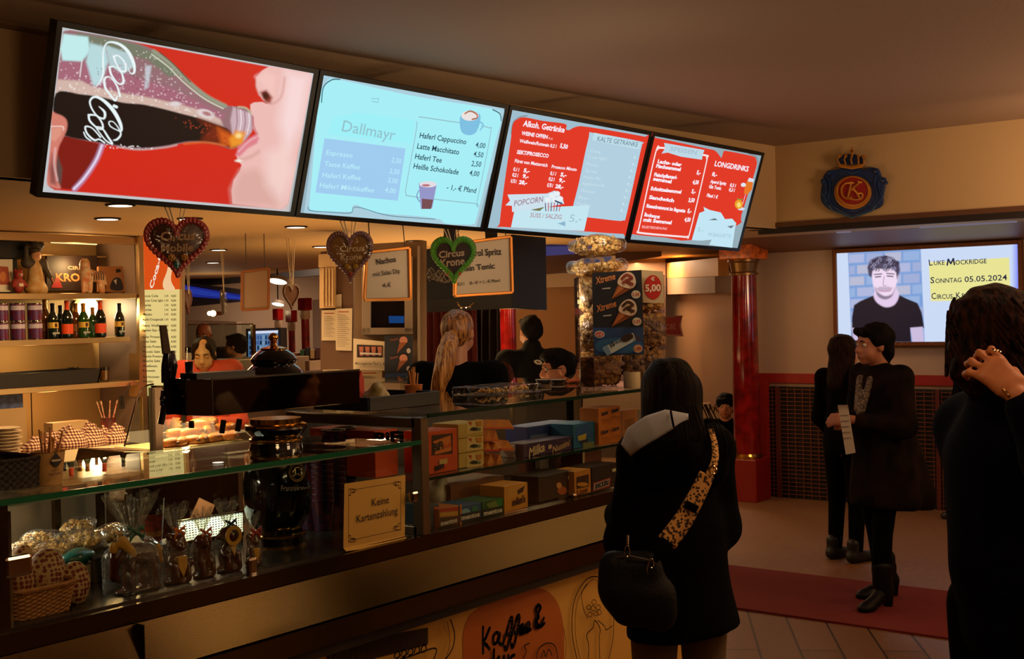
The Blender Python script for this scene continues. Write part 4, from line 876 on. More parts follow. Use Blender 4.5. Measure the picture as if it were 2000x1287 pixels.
# clown figurine
q=P(70,568,'y',YB+.12); x,y,z=q.x,YB+.12,zs[0]; S=(z+0) and (P(70,465,'y',y).z-zs[0])
g_=thing('clown_figurine',(x,y,z),'painted clown figurine in a yellow gown with raised black hat','figurine')
blob('gown',[('c',(x,y,z+.03),(x,y,z+.6*S),.060,.036),('e',(x,y,z+.03),(.075,.06,.03))],mat('clown_gown',(176,120,44),.5,c2=(190,160,110),nscale=20),g_,.008,.03,folds(.003,60))
blob('jacket',[('c',(x-.06,y,z+.55*S),(x+.05,y,z+.55*S),.035,.035),('c',(x-.06,y,z+.55*S),(x-.075,y-.02,z+.82*S),.022,.016),('c',(x+.05,y,z+.55*S),(x+.09,y-.02,z+.32*S),.024,.018)],mat('clown_jacket',(60,50,40),.6),g_,.006,.02)
blob('head',[('e',(x,y-.01,z+.68*S),(.035,.033,.042)),('e',(x,y-.042,z+.67*S),(.010,.010,.010))],mat('clown_face',(206,150,110),.5),g_,.005,.01)
blob('hat',[('c',(x-.01,y,z+.80*S),(x-.01,y,z+.92*S),.04,.032),('e',(x-.01,y,z+.78*S),(.06,.055,.012)),('e',(x+.04,y,z+.88*S),(.028,.028,.028)),('e',(x-.06,y,z+.84*S),(.022,.022,.022))],mat('clown_hat',(40,30,24),.5),g_,.006,.01)
# bear
q=P(36,568,'y',YB+.05); x,y,z=q.x,YB+.05,zs[0]
g_=thing('toy_bear',(x,y,z),'little red bear figure between picture and clown figurine','toy')
blob('body',[('e',(x,y,z+.05),(.035,.03,.05)),('e',(x,y-.005,z+.12),(.030,.028,.032)),('e',(x-.022,y,z+.15),(.01,.008,.01)),('e',(x+.022,y,z+.15),(.01,.008,.01)),('c',(x-.03,y,z+.08),(x-.045,y-.02,z+.05),.012,.012),('c',(x+.03,y,z+.08),(x+.045,y-.02,z+.05),.012,.012)],mat('bear_red',(130,30,20),.6),g_,.005,.012)
MB().box((x,y-.032,z+.055),(.03,.008,.02)).ball((x,y-.035,z+.118),.009,8).build('shirt_patch',mat('bear_patch',(190,170,150),.6),g_)
# tiger
q=P(180,568,'y',YB+.04); x,y,z=q.x,YB+.04,zs[0]
g_=thing('tiger_figurine',(x,y,z),'pale striped standing tiger figurine before the circus poster','figurine')
tg=mat('tiger_pale',(200,176,140),.4,c2=(190,110,60),nscale=30)
blob('body',[('c',(x-.045,y,z+.13),(x+.06,y,z+.11),.042,.036),('c',(x-.06,y,z+.12),(x-.07,y-.01,z+.012),.022,.016),('c',(x-.03,y-.03,z+.10),(x-.035,y-.03,z+.012),.018,.015),('c',(x+.06,y,z+.10),(x+.085,y,z+.012),.024,.014),('c',(x+.04,y-.03,z+.08),(x+.05,y-.03,z+.012),.018,.014),
  ('c',(x-.05,y,z+.15),(x-.065,y-.02,z+.19),.03,.03),('e',(x-.07,y-.03,z+.195),(.030,.032,.030)),('e',(x-.095,y-.045,z+.185),(.014,.016,.013)),('e',(x-.055,y-.03,z+.225),(.009,.006,.010)),('e',(x-.085,y-.03,z+.225),(.009,.006,.010)),('c',(x+.09,y,z+.12),(x+.11,y,z+.06),.010,.008)],tg,g_,.006,.02)
mb=MB()
for i in range(6): mb.tube([Vector((x-.03+i*.018,y-.045,z+.09)),Vector((x-.027+i*.018,y-.042,z+.13)),Vector((x-.03+i*.018,y-.02,z+.152))],.0035,5)
mb.build('stripes',mat('tiger_stripe',(60,36,20),.5),g_)
# ---- third shelf: dark tray, glasses
q0=P(2,750,'y',YB+.1); q1=P(186,745,'y',YB+.1); z=zs[2]
tr=MB(); xa,xb=3.6,P(186,745,'y',YB+.1).x
tr.prism([(xa,YB+.02,z),(xb-.03,YB+.02,z),(xb,YB+.02,z+.095),(xa,YB+.02,z+.085)],(0,.012,0)).prism([(xa,YB+.33,z),(xb-.03,YB+.33,z),(xb,YB+.33,z+.095),(xa,YB+.33,z+.085)],(0,.012,0)).box(((xa+xb)/2,YB+.18,z+.005),(xb-xa-.03,.3,.01)).prism([(xb-.03,YB+.02,z),(xb,YB+.02,z+.095),(xb,YB+.34,z+.095),(xb-.03,YB+.34,z)],(-.01,0,0))
tag(tr.build('serving_tray',mat('tray_black',(12,9,9),.5)),'long black tray with raised sides on the lowest shelf','tray')
def tumbler(q,r,h,label,grp=None,fill=None,cat='glass'):
    o=thing('drinking_glass',q,label,cat,grp)
    MB().lathe([(r*.8,0),(r,h),(r*.93,h),(r*.76,.008),(.001,.008)],q,20,cap=False).build('glass_wall',glass('cup_glass',(225,225,220)),o,smooth=True)
    if fill: MB().lathe([(.001,.01),(r*.72,.01),(r*.84,h*.75),(.001,h*.75)],q,18,cap=False).build('drink',fill,o,smooth=True)
    return o
q=P(204,743,'y',YB+.1); tumbler((q.x,YB+.1,z),.038,.10,'amber drink in a glass at the right of the lowest shelf','', mat('amber_drink',(180,120,60),.3))
q=P(155,738,'y',YB+.3); tumbler((q.x,YB+.37,z),.036,.10,'empty clear glass standing behind the black tray')
# ---- on the worktop: plates, basket of cloth bundles, straws, napkins
zt=.866
def plate(q,r,label,grp='white plates stacked on the worktop'):
    o=thing('plate',q,label,'plate',grp)
    MB().lathe([(r*.55,0),(r*.62,.004),(r,.018),(r,.021),(r*.6,.009),(.001,.007)],q,28).build('dish',mat('white_china',(206,186,160),.2,coat=.4),o,smooth=True); return o
yp=6.76; q=P(10,900,'y',yp); zb=P(10,905,'y',yp).z; pz=max(zt,zb)
pl0=plate(V(q.x,yp,zt),.10,'white plate at the bottom of the tall stack')
for k in range(1,12):
    o=copy_tree(pl0); o.location=(q.x-.01*(k%2),yp,zt+.0195*k); o['label']='white plate, %s of the twelve in the tall stack'%['','second from the bottom','third from the bottom','fourth from the bottom','fifth from the bottom','sixth from the bottom','sixth from the top','fifth from the top','fourth from the top','third from the top','second from the top','topmost'][k]
chk=D.materials.new('checked_cloth'); chk.use_nodes=True; nt=chk.node_tree; b=nt.nodes['Principled BSDF']; b.inputs['Roughness'].default_value=.9
tc=nt.nodes.new('ShaderNodeTexCoord'); c1=nt.nodes.new('ShaderNodeTexWave'); c1.inputs['Scale'].default_value=18; c1.bands_direction='X'; c2_=nt.nodes.new('ShaderNodeTexWave'); c2_.inputs['Scale'].default_value=18; c2_.bands_direction='Z'
ad=nt.nodes.new('ShaderNodeMath'); ad.operation='ADD'; rp=nt.nodes.new('ShaderNodeValToRGB'); rp.color_ramp.interpolation='CONSTANT'; rp.color_ramp.elements[0].color=(*lin((206,180,150)),1); rp.color_ramp.elements[1].color=(*lin((74,30,26)),1); rp.color_ramp.elements[1].position=.62
e=rp.color_ramp.elements.new(.35); e.color=(*lin((140,96,80)),1)
hf=nt.nodes.new('ShaderNodeMath'); hf.operation='MULTIPLY'; hf.inputs[1].default_value=.5
for c in (c1,c2_): nt.links.new(tc.outputs['Object'],c.inputs['Vector'])
nt.links.new(c1.outputs['Fac'],ad.inputs[0]); nt.links.new(c2_.outputs['Fac'],ad.inputs[1]); nt.links.new(ad.outputs[0],hf.inputs[0]); nt.links.new(hf.outputs[0],rp.inputs[0]); nt.links.new(rp.outputs[0],b.inputs['Base Color'])
yb=6.86
bx0,bx1=P(48,888,'y',yb-.2).x,P(241,880,'y',yb-.2).x
mb=MB(); zz=P(180,892,'y',yb-.2).z
mb.box(((bx0+bx1)/2,yb,zt+.012),(bx1-bx0,.4,.024)); 
for s_ in (-1,1): mb.box(((bx0+bx1)/2,yb+s_*.2,zt+.035),(bx1-bx0,.015,.07)); mb.box(((bx0+bx1)/2+s_*(bx1-bx0)/2,yb,zt+.035),(.015,.4,.07))
tag(mb.build('white_tray',mat('tray_white',(216,196,160),.4)),'low white tray holding the checked cloth bundles','tray')
bs=[(65,868,.07,.0,'at the left end, half hidden by the cup of straws'),(96,862,.075,.02,'with a small knot, second from the left'),(125,850,.07,.1,'small and high at the back'),(140,872,.095,-.06,'large and low in the middle front'),(170,842,.075,.05,'tallest, with a twisted peak'),(178,868,.085,-.05,'below the peaked one'),(205,862,.08,.0,'right of the peaked one'),(224,868,.09,-.05,'at the right end of the tray')]
for i,(px,py,r,dy,l) in enumerate(bs):
    y=yb+dy; q=P(px,py+8,'y',y); zc=max(q.z,zt+.03+r*.6)
    pr=[('e',(q.x,y,zc),(r*1.1,r,r*.72)),('c',(q.x,y,zc+r*.5),(q.x+.01*(i%3-1),y,zc+r*1.15),r*.42,r*.14),('e',(q.x+r*.4,y-.02,zc+r*.8),(r*.4,r*.25,r*.22))]
    o=blob('cloth_bundle',pr,chk,None,.009,.03,folds(.006,55)); tag(o,'checked cloth bundle '+l,'cloth bundle','red and white checked cloth bundles')
q=P(130,838,'y',7.14); o=MB().box((q.x,7.14,(zt+q.z)/2+.02),(.26,.1,q.z-zt+.05)).build('napkin_box',mat('napkin_box_paper',(190,160,116),.7)); tag(o,'pale cardboard napkin box behind the cloth bundles','box')
o.location.z=zt
q=P(212,850,'y',7.1); g_=thing('straw_vase',(q.x,7.1,zt),'patterned vase with striped paper straws beside the shelf post','vase')
hz=P(212,815,'y',7.1).z-zt
MB().lathe([(.05,0),(.062,.02),(.055,hz*.6),(.045,hz*.9),(.05,hz),(.042,hz),(.04,.02),(.001,.02)],(q.x,7.1,zt),20).build('vase_body',mat('vase_print',(60,44,40),.4,c2=(120,40,30),nscale=25),g_,smooth=True)
for i in range(7):
    a_=i*.9; MB().cyl((q.x+.02*math.cos(a_),7.1+.02*math.sin(a_),zt+hz*.7),(q.x+.075*math.cos(a_),7.1+.05*math.sin(a_),zt+hz+.11),.004).build('straw',mat('straw_stripe',(190,80,50),.6,c2=(220,200,170),nscale=90),g_)
o=MB().box(P(12,778,'y',YB+.12),(.16,.12,.16)).build('blue_box',mat('blue_box_print',(30,44,90),.5,c2=(70,90,140),nscale=30)); tag(o,'small blue printed box under the lowest shelf at the photo edge','box')
o.location.z=P(12,797,'y',YB+.12).z
o=MB().box((o.location.x,YB+.14,(zt+o.location.z)/2),(.2,.16,o.location.z-zt)).build('bread_box',mat('bread_box_tan',(170,140,96),.5)); tag(o,'pale box standing on the worktop under the blue box','box')
q=P(243,786,'y',YB-.03); o=MB().box((q.x,YB-.0,q.z),(.03,.02,.09)).box((q.x,YB-.012,q.z+.01),(.015,.01,.05)).tube([q+V(0,0,.04),q+V(.03,-.01,.09),q+V(.05,0,.13)],.004).build('wall_socket',mat('socket_dark',(30,24,20),.5)); tag(o,'dark socket strip with cable on the shelf post','socket')
# ---- trolley handle with towel
tl=thing('trolley',P(235,930,'y',5.7),'steel trolley with a bent tube handle before the drawers','trolley')
q=lambda a,b,d=0: P(a,b,'y',5.72+d)
MB().tube(catmull([q(198,930),q(198,908),q(204,899),q(225,897),q(255,903),q(266,910),q(270,922),q(270,1000)],4),.016,8).build('handle',steelp,tl,smooth=True)
MB().prism([q(198,925,.02),q(270,930,.02),V(q(270,1000).x,5.74,0),V(q(198,1000).x,5.74,0)],(0,.28,0)).build('trolley_body',steeld,tl)
tw=thing('towel',q(232,900),'white towel hung over the trolley handle','towel')
mb=MB()
def tf(u,v):
    px=217+26*u+ (3*math.sin(v*5)); py=895+ (v*82); return P(px+u*2,py,'y',5.72-.03-.012*math.sin(u*9+v*3)-.01*(v>.1))
mb.grid(tf,10,14); mb.build('cloth_drape',mat('towel_white',(244,240,236),.95,bump=.4,bscale=120),tw,smooth=True,solid=.012)
MB().grid(lambda u,v: P(219+24*u,895+v*50,'y',5.72+.035+.006*math.sin(u*8)),8,8).build('cloth_back',MATS['towel_white'],tw,smooth=True,solid=.01)
# ---- lit menu board
YM=7.18
mbd=thing('lit_price_board',P(312,600,'y',YM),'tall glowing price board with orange cola header beside the shelf cabinet','menu board')
cs=[P(x,y,'y',YM) for x,y in ((271,447),(351,447),(351,775),(271,775))]
MB().prism([c+V(0,.012,0) for c in cs],(0,.10,0)).build('light_box',shst,mbd)
for a0,a1 in (((273,446),(273,775)),((355,446),(355,775))): MB().bar(P(*a0,'y',YM),P(*a1,'y',YM),.035,.03).build('frame_rail',shst,mbd)
A=Art(V(cs[0].x,YM,2),(0,-1,0),emis=.95,step=.001)
A.poly([(275,449),(351,449),(351,773),(275,773)],(232,206,130)); A.poly([(275,449),(351,449),(351,565),(275,566)],(226,84,24),.9)
A.blob([(332,500),(326,530),(318,552),(322,566),(342,566),(334,548),(336,520)],(246,200,150),3); 
A.text('Coca-Cola',(298,565),(325,470),9,(250,232,210),.03,slant=.2)
for i,(s_,yy,c) in enumerate((('Coca Cola',580,30),('Coca Cola light',589,40),('Fanta',598,16),('Sprite',607,17),('Mezzo',616,18),('Apfel-/Orangensaft',626,50),('Franz. Weißbier',638,42),('Spaten Exp. Hell',647,42),('Glas Prosecco',660,40),('Glas Sekt',669,26),('Piccolo Prosecco',679,44),('Piccolo Sekt',689,34),('Flasche Prosecco',698,44),('Flasche Sekt',707,34),('Weißwein',717,28),('Rotwein',726,24),('Spirituosen',738,32),('Whisky',747,20))):
    A.text(s_,(279,yy),(279+min(c,40),yy),4.6,(60,44,20),.02); A.text('3,40',(321,yy),(329,yy),4.4,(90,70,36),.01); A.text('4,00',(334,yy),(344,yy),4.4,(70,50,24),.02)
A.build('price_text',mbd)
point((P(312,600,'y',YM).x,YM-.25,1.7),1.4,(1,.72,.32),.03)
# ---- pastry display
YP=6.05
px0,px1=P(312,880,'y',YP).x,P(492,872,'y',YP).x; ztr=P(400,872,'y',YP).z; zlow=P(400,893,'y',YP).z
pc_=thing('pastry_display',((px0+px1)/2,YP+.25,0),'heated steel display with glass front for sausage rolls','display case')
MB().box(((px0+px1)/2,YP+.25,(ztr+zlow)/2),(px1-px0,.5,ztr-zlow)).build('shelf_front',mat('display_steel',(230,220,200),.3,metal=.6),pc_,bevel=.006)
xw=P(240,900,'y',YP).x
MB().box(((px0+px1)/2,YP+.3,zlow/2),(px1-px0-.05,.38,zlow)).build('base',steel,pc_)
MB().prism([P(240,882,'y',YP),P(312,882,'y',YP),P(312,925,'y',YP),P(228,925,'y',YP)],(0,.45,0)).build('side_body',steel,pc_,bevel=.01)
MB().bar(P(303,757,'y',YP),P(306,888,'y',YP),.06,.05).build('corner_post',mat('post_grey',(140,120,104),.4,metal=.5),pc_)
MB().bar(P(300,757,'y',YP),P(700,757,'y',YP),.05,.025).build('top_frame',steel,pc_)
gp=glass('display_glass')
MB().prism([P(243,872,'y',YP),P(258,815,'y',YP),P(272,770,'y',YP),P(284,753,'y',YP),P(300,750,'y',YP),P(300,880,'y',YP)],(0,.006,0)).build('side_glass',gp,pc_)
MB().tube(catmull([P(243,872,'y',YP),P(258,815,'y',YP),P(270,772,'y',YP),P(282,755,'y',YP),P(300,750,'y',YP)],5),.005,6).build('glass_edge',steelp,pc_,smooth=True)
MB().prism([P(314,770,'y',YP),P(492,768,'y',YP),P(492,866,'y',YP),P(314,866,'y',YP)],(0,.004,0)).build('front_glass',gp,pc_)
MB().box(((px0+px1)/2,YP+.27,ztr+.004),(px1-px0-.04,.42,.008)).build('hot_plate',mat('plate_bright',(240,220,170),.3,metal=.3),pc_)
area(((px0+px1)/2-.08,YP+.2,ztr+.34),.4,7.5,(1,.68,.3),sy=.2)
bread=mat('baked_crust',(206,122,44),.35,c2=(150,70,20),nscale=18,coat=.3)
sausage=mat('sausage_brown',(86,30,16),.3,coat=.3)
rolls=[(335,862,.0),(355,863,.0),(376,862,.02),(398,864,.0),(418,861,.0),(440,862,.0),(455,864,.03),(345,848,.1),(370,846,.06),(404,843,.08),(424,852,.1),(437,840,.12),(450,850,.1),(392,836,.14),(415,834,.16)]
rl=[ 'far left, front','second from the left, front','third from the left, front','middle front','fourth from the right, front','right front','rightmost, front','behind the leftmost ones','large pale one in the second row','middle of the second row','right of the middle in the second row','lying high at the right','at the right, second row','on top, left','on top, right']
first=None
for i,((px,py,dy),l) in enumerate(zip(rolls,rl)):
    y=YP+.10+dy; q=P(px,py,'y',y); lvl=ztr+.008+(.026 if i<7 else .07 if i<13 else .11)
    if first is None:
        s=thing('sausage_roll',(0,0,0),'','pastry','golden sausage rolls heaped on the hot plate'); first=s
        R_=(0,0,0)
        blob('bread',[('c',(-.045,0,0),(.045,0,.0),.026,.026),('e',(0,0,.004),(.055,.03,.027))],bread,s,.006,.02)
        blob('sausage',[('c',(-.088,0,0),(.088,0,.004),.012,.012)],sausage,s,.005,.01); o=s
    else: o=copy_tree(first)
    o.location=(q.x,y,lvl); o.rotation_euler=(0,.12*math.sin(i*3.1),.85*math.sin(i*2.3)); o['label']='golden sausage roll, '+l
# glass screen standing left of the tower and steel boxes behind
sc_=thing('sneeze_guard',P(430,740,'y',6.6),'clear glass guard with thin steel frame before the kitchen helper','glass screen')
MB().prism([P(366,634,'y',6.55),P(494,634,'y',6.55),P(494,752,'y',6.55),P(366,752,'y',6.55)],(0,.006,0)).build('pane',gp,sc_)
MB().bar(P(494,634,'y',6.55),P(497,752,'y',6.55),.025).bar(P(366,634,'y',6.55),P(494,633,'y',6.55),.008).build('frame',steelp,sc_)
def boxpx(name,x0,y0,x1,y1,Y,dep,m_,label,cat,group=None,parent=None,bev=.004):
    a_=P(x0,y0,'y',Y); c_=P(x1,y1 or y0,'y',Y)
    if y1 is None: c_.z=0
    o=MB().box(((a_.x+c_.x)/2,Y+dep/2,(a_.z+c_.z)/2),(abs(c_.x-a_.x),dep,abs(a_.z-c_.z))).build(name,m_,parent,bevel=bev)
    if parent is None: tag(o,label,cat,group)
    return o
boxpx('coffee_machine',455,703,604,None,7.1,.4,mat('machine_steel',(112,92,76),.4,metal=.6),'dull steel machine housing behind the tower lid','machine')
boxpx('steel_partition',604,705,650,None,6.9,.05,mat('partition_steel',(110,90,74),.4,metal=.6),'dull steel panel left of the bright seam','partition')
boxpx('steel_partition',654,705,690,None,6.9,.05,mat('partition_steel'),'dull steel panel right of the bright seam','partition')
boxpx('corner_profile',650,704,654,None,6.88,.03,steelp,'bright steel seam post between two dull panels','post')
boxpx('glass_washer',362,690,385,None,7.2,.2,mat('notice_pale',(170,150,130),.6),'pale box with red print left of the kitchen helper','box')
# ------------------------------------------------------------------ glass display cases on the counter
XC=3.14; ZB=.945; pane=glass('case_glass',(244,249,245)); edge_g=mat('green_glass_edge',(30,92,62),.15,coat=.5)
lc=thing('display_case',(1.7,YC+.3,ZB),'low glass display case holding chocolate figures and popcorn bags','display case')
zt1=1.262; zt3_=1.352
MB().box(((X0+XC)/2,YC+.31,zt1+.006),(XC-X0,.60,.012)).build('top_pane',pane,lc)
MB().box(((X0+XC)/2,YC+.006,zt1+.006),(XC-X0,.006,.015)).build('top_edge',edge_g,lc)
MB().box(((X0+XC)/2,YC+.045,(ZB+zt1)/2),(XC-X0-.02,.006,zt1-ZB-.012)).build('front_pane',pane,lc)
MB().box(((X0+XC)/2,YC+.045,zt1-.010),(XC-X0-.02,.007,.004)).build('pane_edge',mat('pane_edge',(130,150,130),.2),lc)
xa=P(16,1100,'y',YC+.03).x
MB().box((xa-.045,YC+.05,(ZB+zt1)/2),(.09,.05,zt1-ZB)).build('end_post',steel,lc)
MB().box((xa+.018,YC+.06,(ZB+zt1)/2-.01),(.008,.02,zt1-ZB-.03)).build('side_strip',steelp,lc)
MB().box((1.9,YC+.60,zt1-.022),(2.2,.03,.03)).build('rear_rail',steel,lc)
for px in (110,196): q=P(px,1000,'y',YC+.6); MB().box((q.x,YC+.6,(ZB+zt1)/2),(.02,.02,zt1-ZB-.03)).build('rear_post',steel,lc)
xq=P(205,1000,'y',YC+.66).x; MB().box(((1.35+xq)/2,YC+.66,1.08),(xq-1.35,.012,.27)).build('rear_panel',mat('rear_steel',(140,124,104),.4,metal=.7),lc)
MB().box(((X0+XC)/2,YC+.33,ZB+.003),(XC-X0-.1,.60,.006)).build('floor_plate',mat('case_floor',(60,52,44),.25,metal=.6),lc)
def clamp(px,py,label_par,y=YC+.03,w=.05,h=.036):
    q=P(px,py,'y',y); return MB().box((q.x,y,q.z),(w,.02,h)).build('glass_clamp',steelp,label_par,bevel=.009)
clamp(34,1105,lc,w=.075,h=.055); clamp(492,1110,lc,w=.035,h=.07)
area((1.70,YC+.5,zt1-.03),.4,3.4,(1,.84,.62),sy=.12); area((2.65,YC+.55,zt1-.03),.3,2,(.95,1,.85),sy=.1)
area((4.1,YC+.5,zt3_-.03),1.4,1.6,(1,.72,.42),sy=.08)
# --- wicker basket with printed bundles
wick=mat('wicker',(176,112,54),.6,bump=.5,bscale=160)
q0=P(18,1215,'y',2.86); q1=P(168,1175,'y',2.86); zf=ZB+.007
bw=thing('wicker_basket',((q0.x+q1.x)/2,2.95,zf),'honey coloured wicker basket holding heart print bundles','basket')
def wvn(y0,y1,xa,xb,z0,z1,name):
    cx,cy=(xa+xb)/2,(y0+y1)/2
    def pt(u,v,fl=0):
        a=2*PI*u; c,s=math.cos(a),math.sin(a); k=(abs(c)**5+abs(s)**5)**(-.2); g=1+.18*v; w=.0025*math.sin(a*22+ (PI if int(v*14)%2 else 0))
        return (cx+(xb-xa)/2*k*c*g+w*c,cy+(y1-y0)/2*k*s*g+w*s,z0+(z1-z0)*v)
    MB().grid(lambda u,v: pt(u,v),132,14,True).build('woven_wall',wick,bw,solid=.005)
    MB().tube([pt(i/40,1) for i in range(41)],.007,6).build('rim',wick,bw,smooth=True)
    MB().box((cx,cy,z0+.004),((xb-xa)*.9,(y1-y0)*.9,.006)).build('bottom',wick,bw)
wvn(2.87,3.04,q0.x+.02,q1.x-.03,zf,zf+.075,'b')
hp=D.materials.new('heart_print'); hp.use_nodes=True; nt=hp.node_tree; b=nt.nodes['Principled BSDF']; b.inputs['Roughness'].default_value=.7
tc=nt.nodes.new('ShaderNodeTexCoord'); vo=nt.nodes.new('ShaderNodeTexVoronoi'); vo.inputs['Scale'].default_value=80; vo.inputs['Randomness'].default_value=.25; rp=nt.nodes.new('ShaderNodeValToRGB'); rp.color_ramp.interpolation='CONSTANT'
rp.color_ramp.elements[0].color=(*lin((116,30,20)),1); rp.color_ramp.elements[1].color=(*lin((190,150,104)),1); rp.color_ramp.elements[1].position=.46
nt.links.new(tc.outputs['Object'],vo.inputs['Vector']); nt.links.new(vo.outputs['Distance'],rp.inputs[0]); nt.links.new(rp.outputs[0],b.inputs['Base Color'])
for i,(px,py,r,dy,l) in enumerate(((34,1118,.04,0,'leftmost, half behind the steel clamp'),(88,1105,.055,.02,'tall one in the middle'),(140,1125,.045,0,'right one, low'),(40,1085,.035,.1,'at the back left'))):
    y=2.94+dy; q=P(px,py,'y',y)
    o=blob('gift_bundle',[('e',(q.x,y,q.z-.02),(r*1.0,r*.8,r*.95)),('e',(q.x+.01,y,q.z+r*.35),(r*.55,r*.4,r*.5)),('c',(q.x,y,zf+.02),(q.x,y,q.z-.03),r*.8,r*.8)],hp,None,.007,.02,folds(.003,70)); tag(o,'heart printed paper bundle in the wicker basket, '+l,'gift bundle','heart printed bundles in the basket')
tl_=blob('folded_cloth',[('e',P(153,1085,'y',3.12),(.05,.04,.016)),('e',P(140,1092,'y',3.10),(.04,.03,.02)),('c',V(P(150,1092,'y',3.12).x,3.12,zf+.01),P(150,1092,'y',3.12),.02,.03)],mat('teal_foil',(30,92,84),.3,coat=.4),None,.006,.02,folds(.003,50)); tag(tl_,'teal folded cloth behind the wicker basket','cloth')
# --- trays of bagged popcorn, lit from above
film=glass('cello_film',(246,244,238),1,.10,1.7,film=35,haze=.04)
tr=thing('bakery_tray',(1.98,3.24,zf),'pale tray heaped with clear bags of popcorn in the glass case','tray')
xa,xb=P(25,1090,'y',3.15).x,P(232,1060,'y',3.15).x
MB().box(((xa+xb)/2,3.25,zf+.012),(xb-xa,.26,.02)).box(((xa+xb)/2,3.12,zf+.03),(xb-xa,.01,.055)).build('tray_body',mat('tray_pale',(214,190,150),.4),tr)
popm=mat('popcorn',(240,212,150),.7,c2=(206,150,70),nscale=70)
def popcorn_blob(name,parent,c,r,n=70,seed=0,m_=None,sz=.008):
    rs=np.random.RandomState(seed); mb=MB()
    for i in range(n):
        d=rs.normal(size=3); d/=np.linalg.norm(d); k=rs.uniform(.75,1.0)
        p=Vector((c[0]+d[0]*r[0]*k,c[1]+d[1]*r[1]*k,c[2]+d[2]*r[2]*k)); mb.ball(p,rs.uniform(.7,1.3)*sz,6,sq=(1,rs.uniform(.7,1.2),rs.uniform(.7,1.2)))
    return mb.build(name,m_ or popm,parent,smooth=True)
labs=['far left of the tray','left, behind the printed bundles','left of the middle, low','middle of the tray','middle, heaped high','right of the middle','right side, high','right end by the elephant bag']
for i,(px,py,dy) in enumerate(((45,1075,0),(75,1055,.05),(100,1075,0),(130,1060,.04),(150,1030,.12),(165,1055,0),(185,1050,.08),(212,1042,.05))):
    y=3.18+dy; q=P(px,py,'y',y); zc=max(q.z,zf+.045)
    t=thing('popcorn_bag',(q.x,y,zf+.02),'clear bag of popcorn, '+labs[i],'popcorn bag','popcorn bags on the lit tray')
    popcorn_blob('popcorn',t,(q.x,y,zc),(.048,.04,.022),80,i,sz=.006)
    blob('bag_film',[('e',(q.x,y,zc),(.058,.048,.031)),('e',(q.x+.05,y,zc+.012),(.025,.02,.01))],film,t,.009,.02,folds(.004,45))
# --- black box, cup with sweets
xa,xb=P(182,1060,'y',3.1).x,P(345,1060,'y',3.1).x
o=MB().box(((xa+xb)/2,3.20,zf+.034),(xb-xa,.2,.068)).box(((xa+xb)/2,3.20,zf+.07),(xb-xa+.008,.208,.008)).build('flat_box',mat('matt_black_box',(26,22,20),.5),None,bevel=.002); tag(o,'flat black box under the cup of sweets in the case','box')
q=P(308,1048,'y',3.14); t=thing('plastic_cup',(q.x,3.17,zf+.075),'printed clear plastic cup standing on the flat black box','cup')
hc=P(308,966,'y',3.14).z-q.z
MB().lathe([(.030,0),(.041,hc),(.042,hc+.002),(.040,hc),(.029,.003)],(q.x,3.17,zf+.075),24,cap=False).build('cup_wall',glass('cup_glass',(225,225,220)),t,smooth=True)
MB().lathe([(.0305,.004),(.0385,hc*.68),(.038,hc*.68),(.030,.004)],(q.x,3.17,zf+.075),24).build('cup_print',mat('cup_dark_print',(58,22,14),.35,c2=(130,44,20),nscale=60),t,smooth=True)
MB().lathe([(.0325,.018),(.0345,.034),(.0336,.034),(.032,.018)],(q.x,3.17,zf+.075),24).build('cup_band',mat('cup_band',(120,70,26),.4,c2=(150,110,60),nscale=80),t,smooth=True)
# --- lit perforated sheet and card
ps=thing('perforated_sheet',P(410,1040,'y',3.3),'bright perforated metal sheet leaning in the case beside the tower','metal sheet')
c=[P(348,1020,'y',3.42),P(474,1000,'y',3.42),P(474,1042,'y',3.22),P(352,1062,'y',3.22)]
pm=mat('perforated_white',(226,228,214),.4); nx,ny=22,9; mb=MB()
for j in range(ny):
    for i in range(nx):
        def g(u,v): u=(i+u)/nx; v=(j+v)/ny; return (c[0]*(1-u)+c[1]*u)*(1-v)+(c[3]*(1-u)+c[2]*u)*v
        sh=.5*(j%2)*0; a0,b0=.22,.28
        O=[g(0,0),g(1,0),g(1,1),g(0,1)]; I=[g(a0,b0),g(1-a0,b0),g(1-a0,1-b0),g(a0,1-b0)]
        if j%2: I=[g(a0+.0,b0),g(1-a0,b0),g(1-a0,1-b0),g(a0,1-b0)]
        mb.add(O+I,[(0,1,5,4),(1,2,6,5),(2,3,7,6),(3,0,4,7)])
mb.build('sheet',pm,ps,solid=.002)
MB().bar(c[3],c[2],.012,.012).bar(c[0],c[1],.012,.012).build('sheet_rim',steelp,ps)
MB().box(((c[2].x+c[3].x)/2,3.3,(zf+c[3].z)/2-.004),(abs(c[2].x-c[3].x),.16,c[3].z-zf-.008)).build('sheet_stand',mat('stand_dark',(20,20,20),.5),ps)
A=Art(P(390,1000,'y',3.46),(0,-1,-.0),step=.002); o=MB().prism([A.pt(q) for q in ((372,1010),(390,970+0),(420,984),(408,1012))],(0,.004,0)).build('brown_card',mat('brown_card',(150,86,40),.7)); tag(o,'brown card tilted behind the perforated sheet','card')
o.location.z-=.004
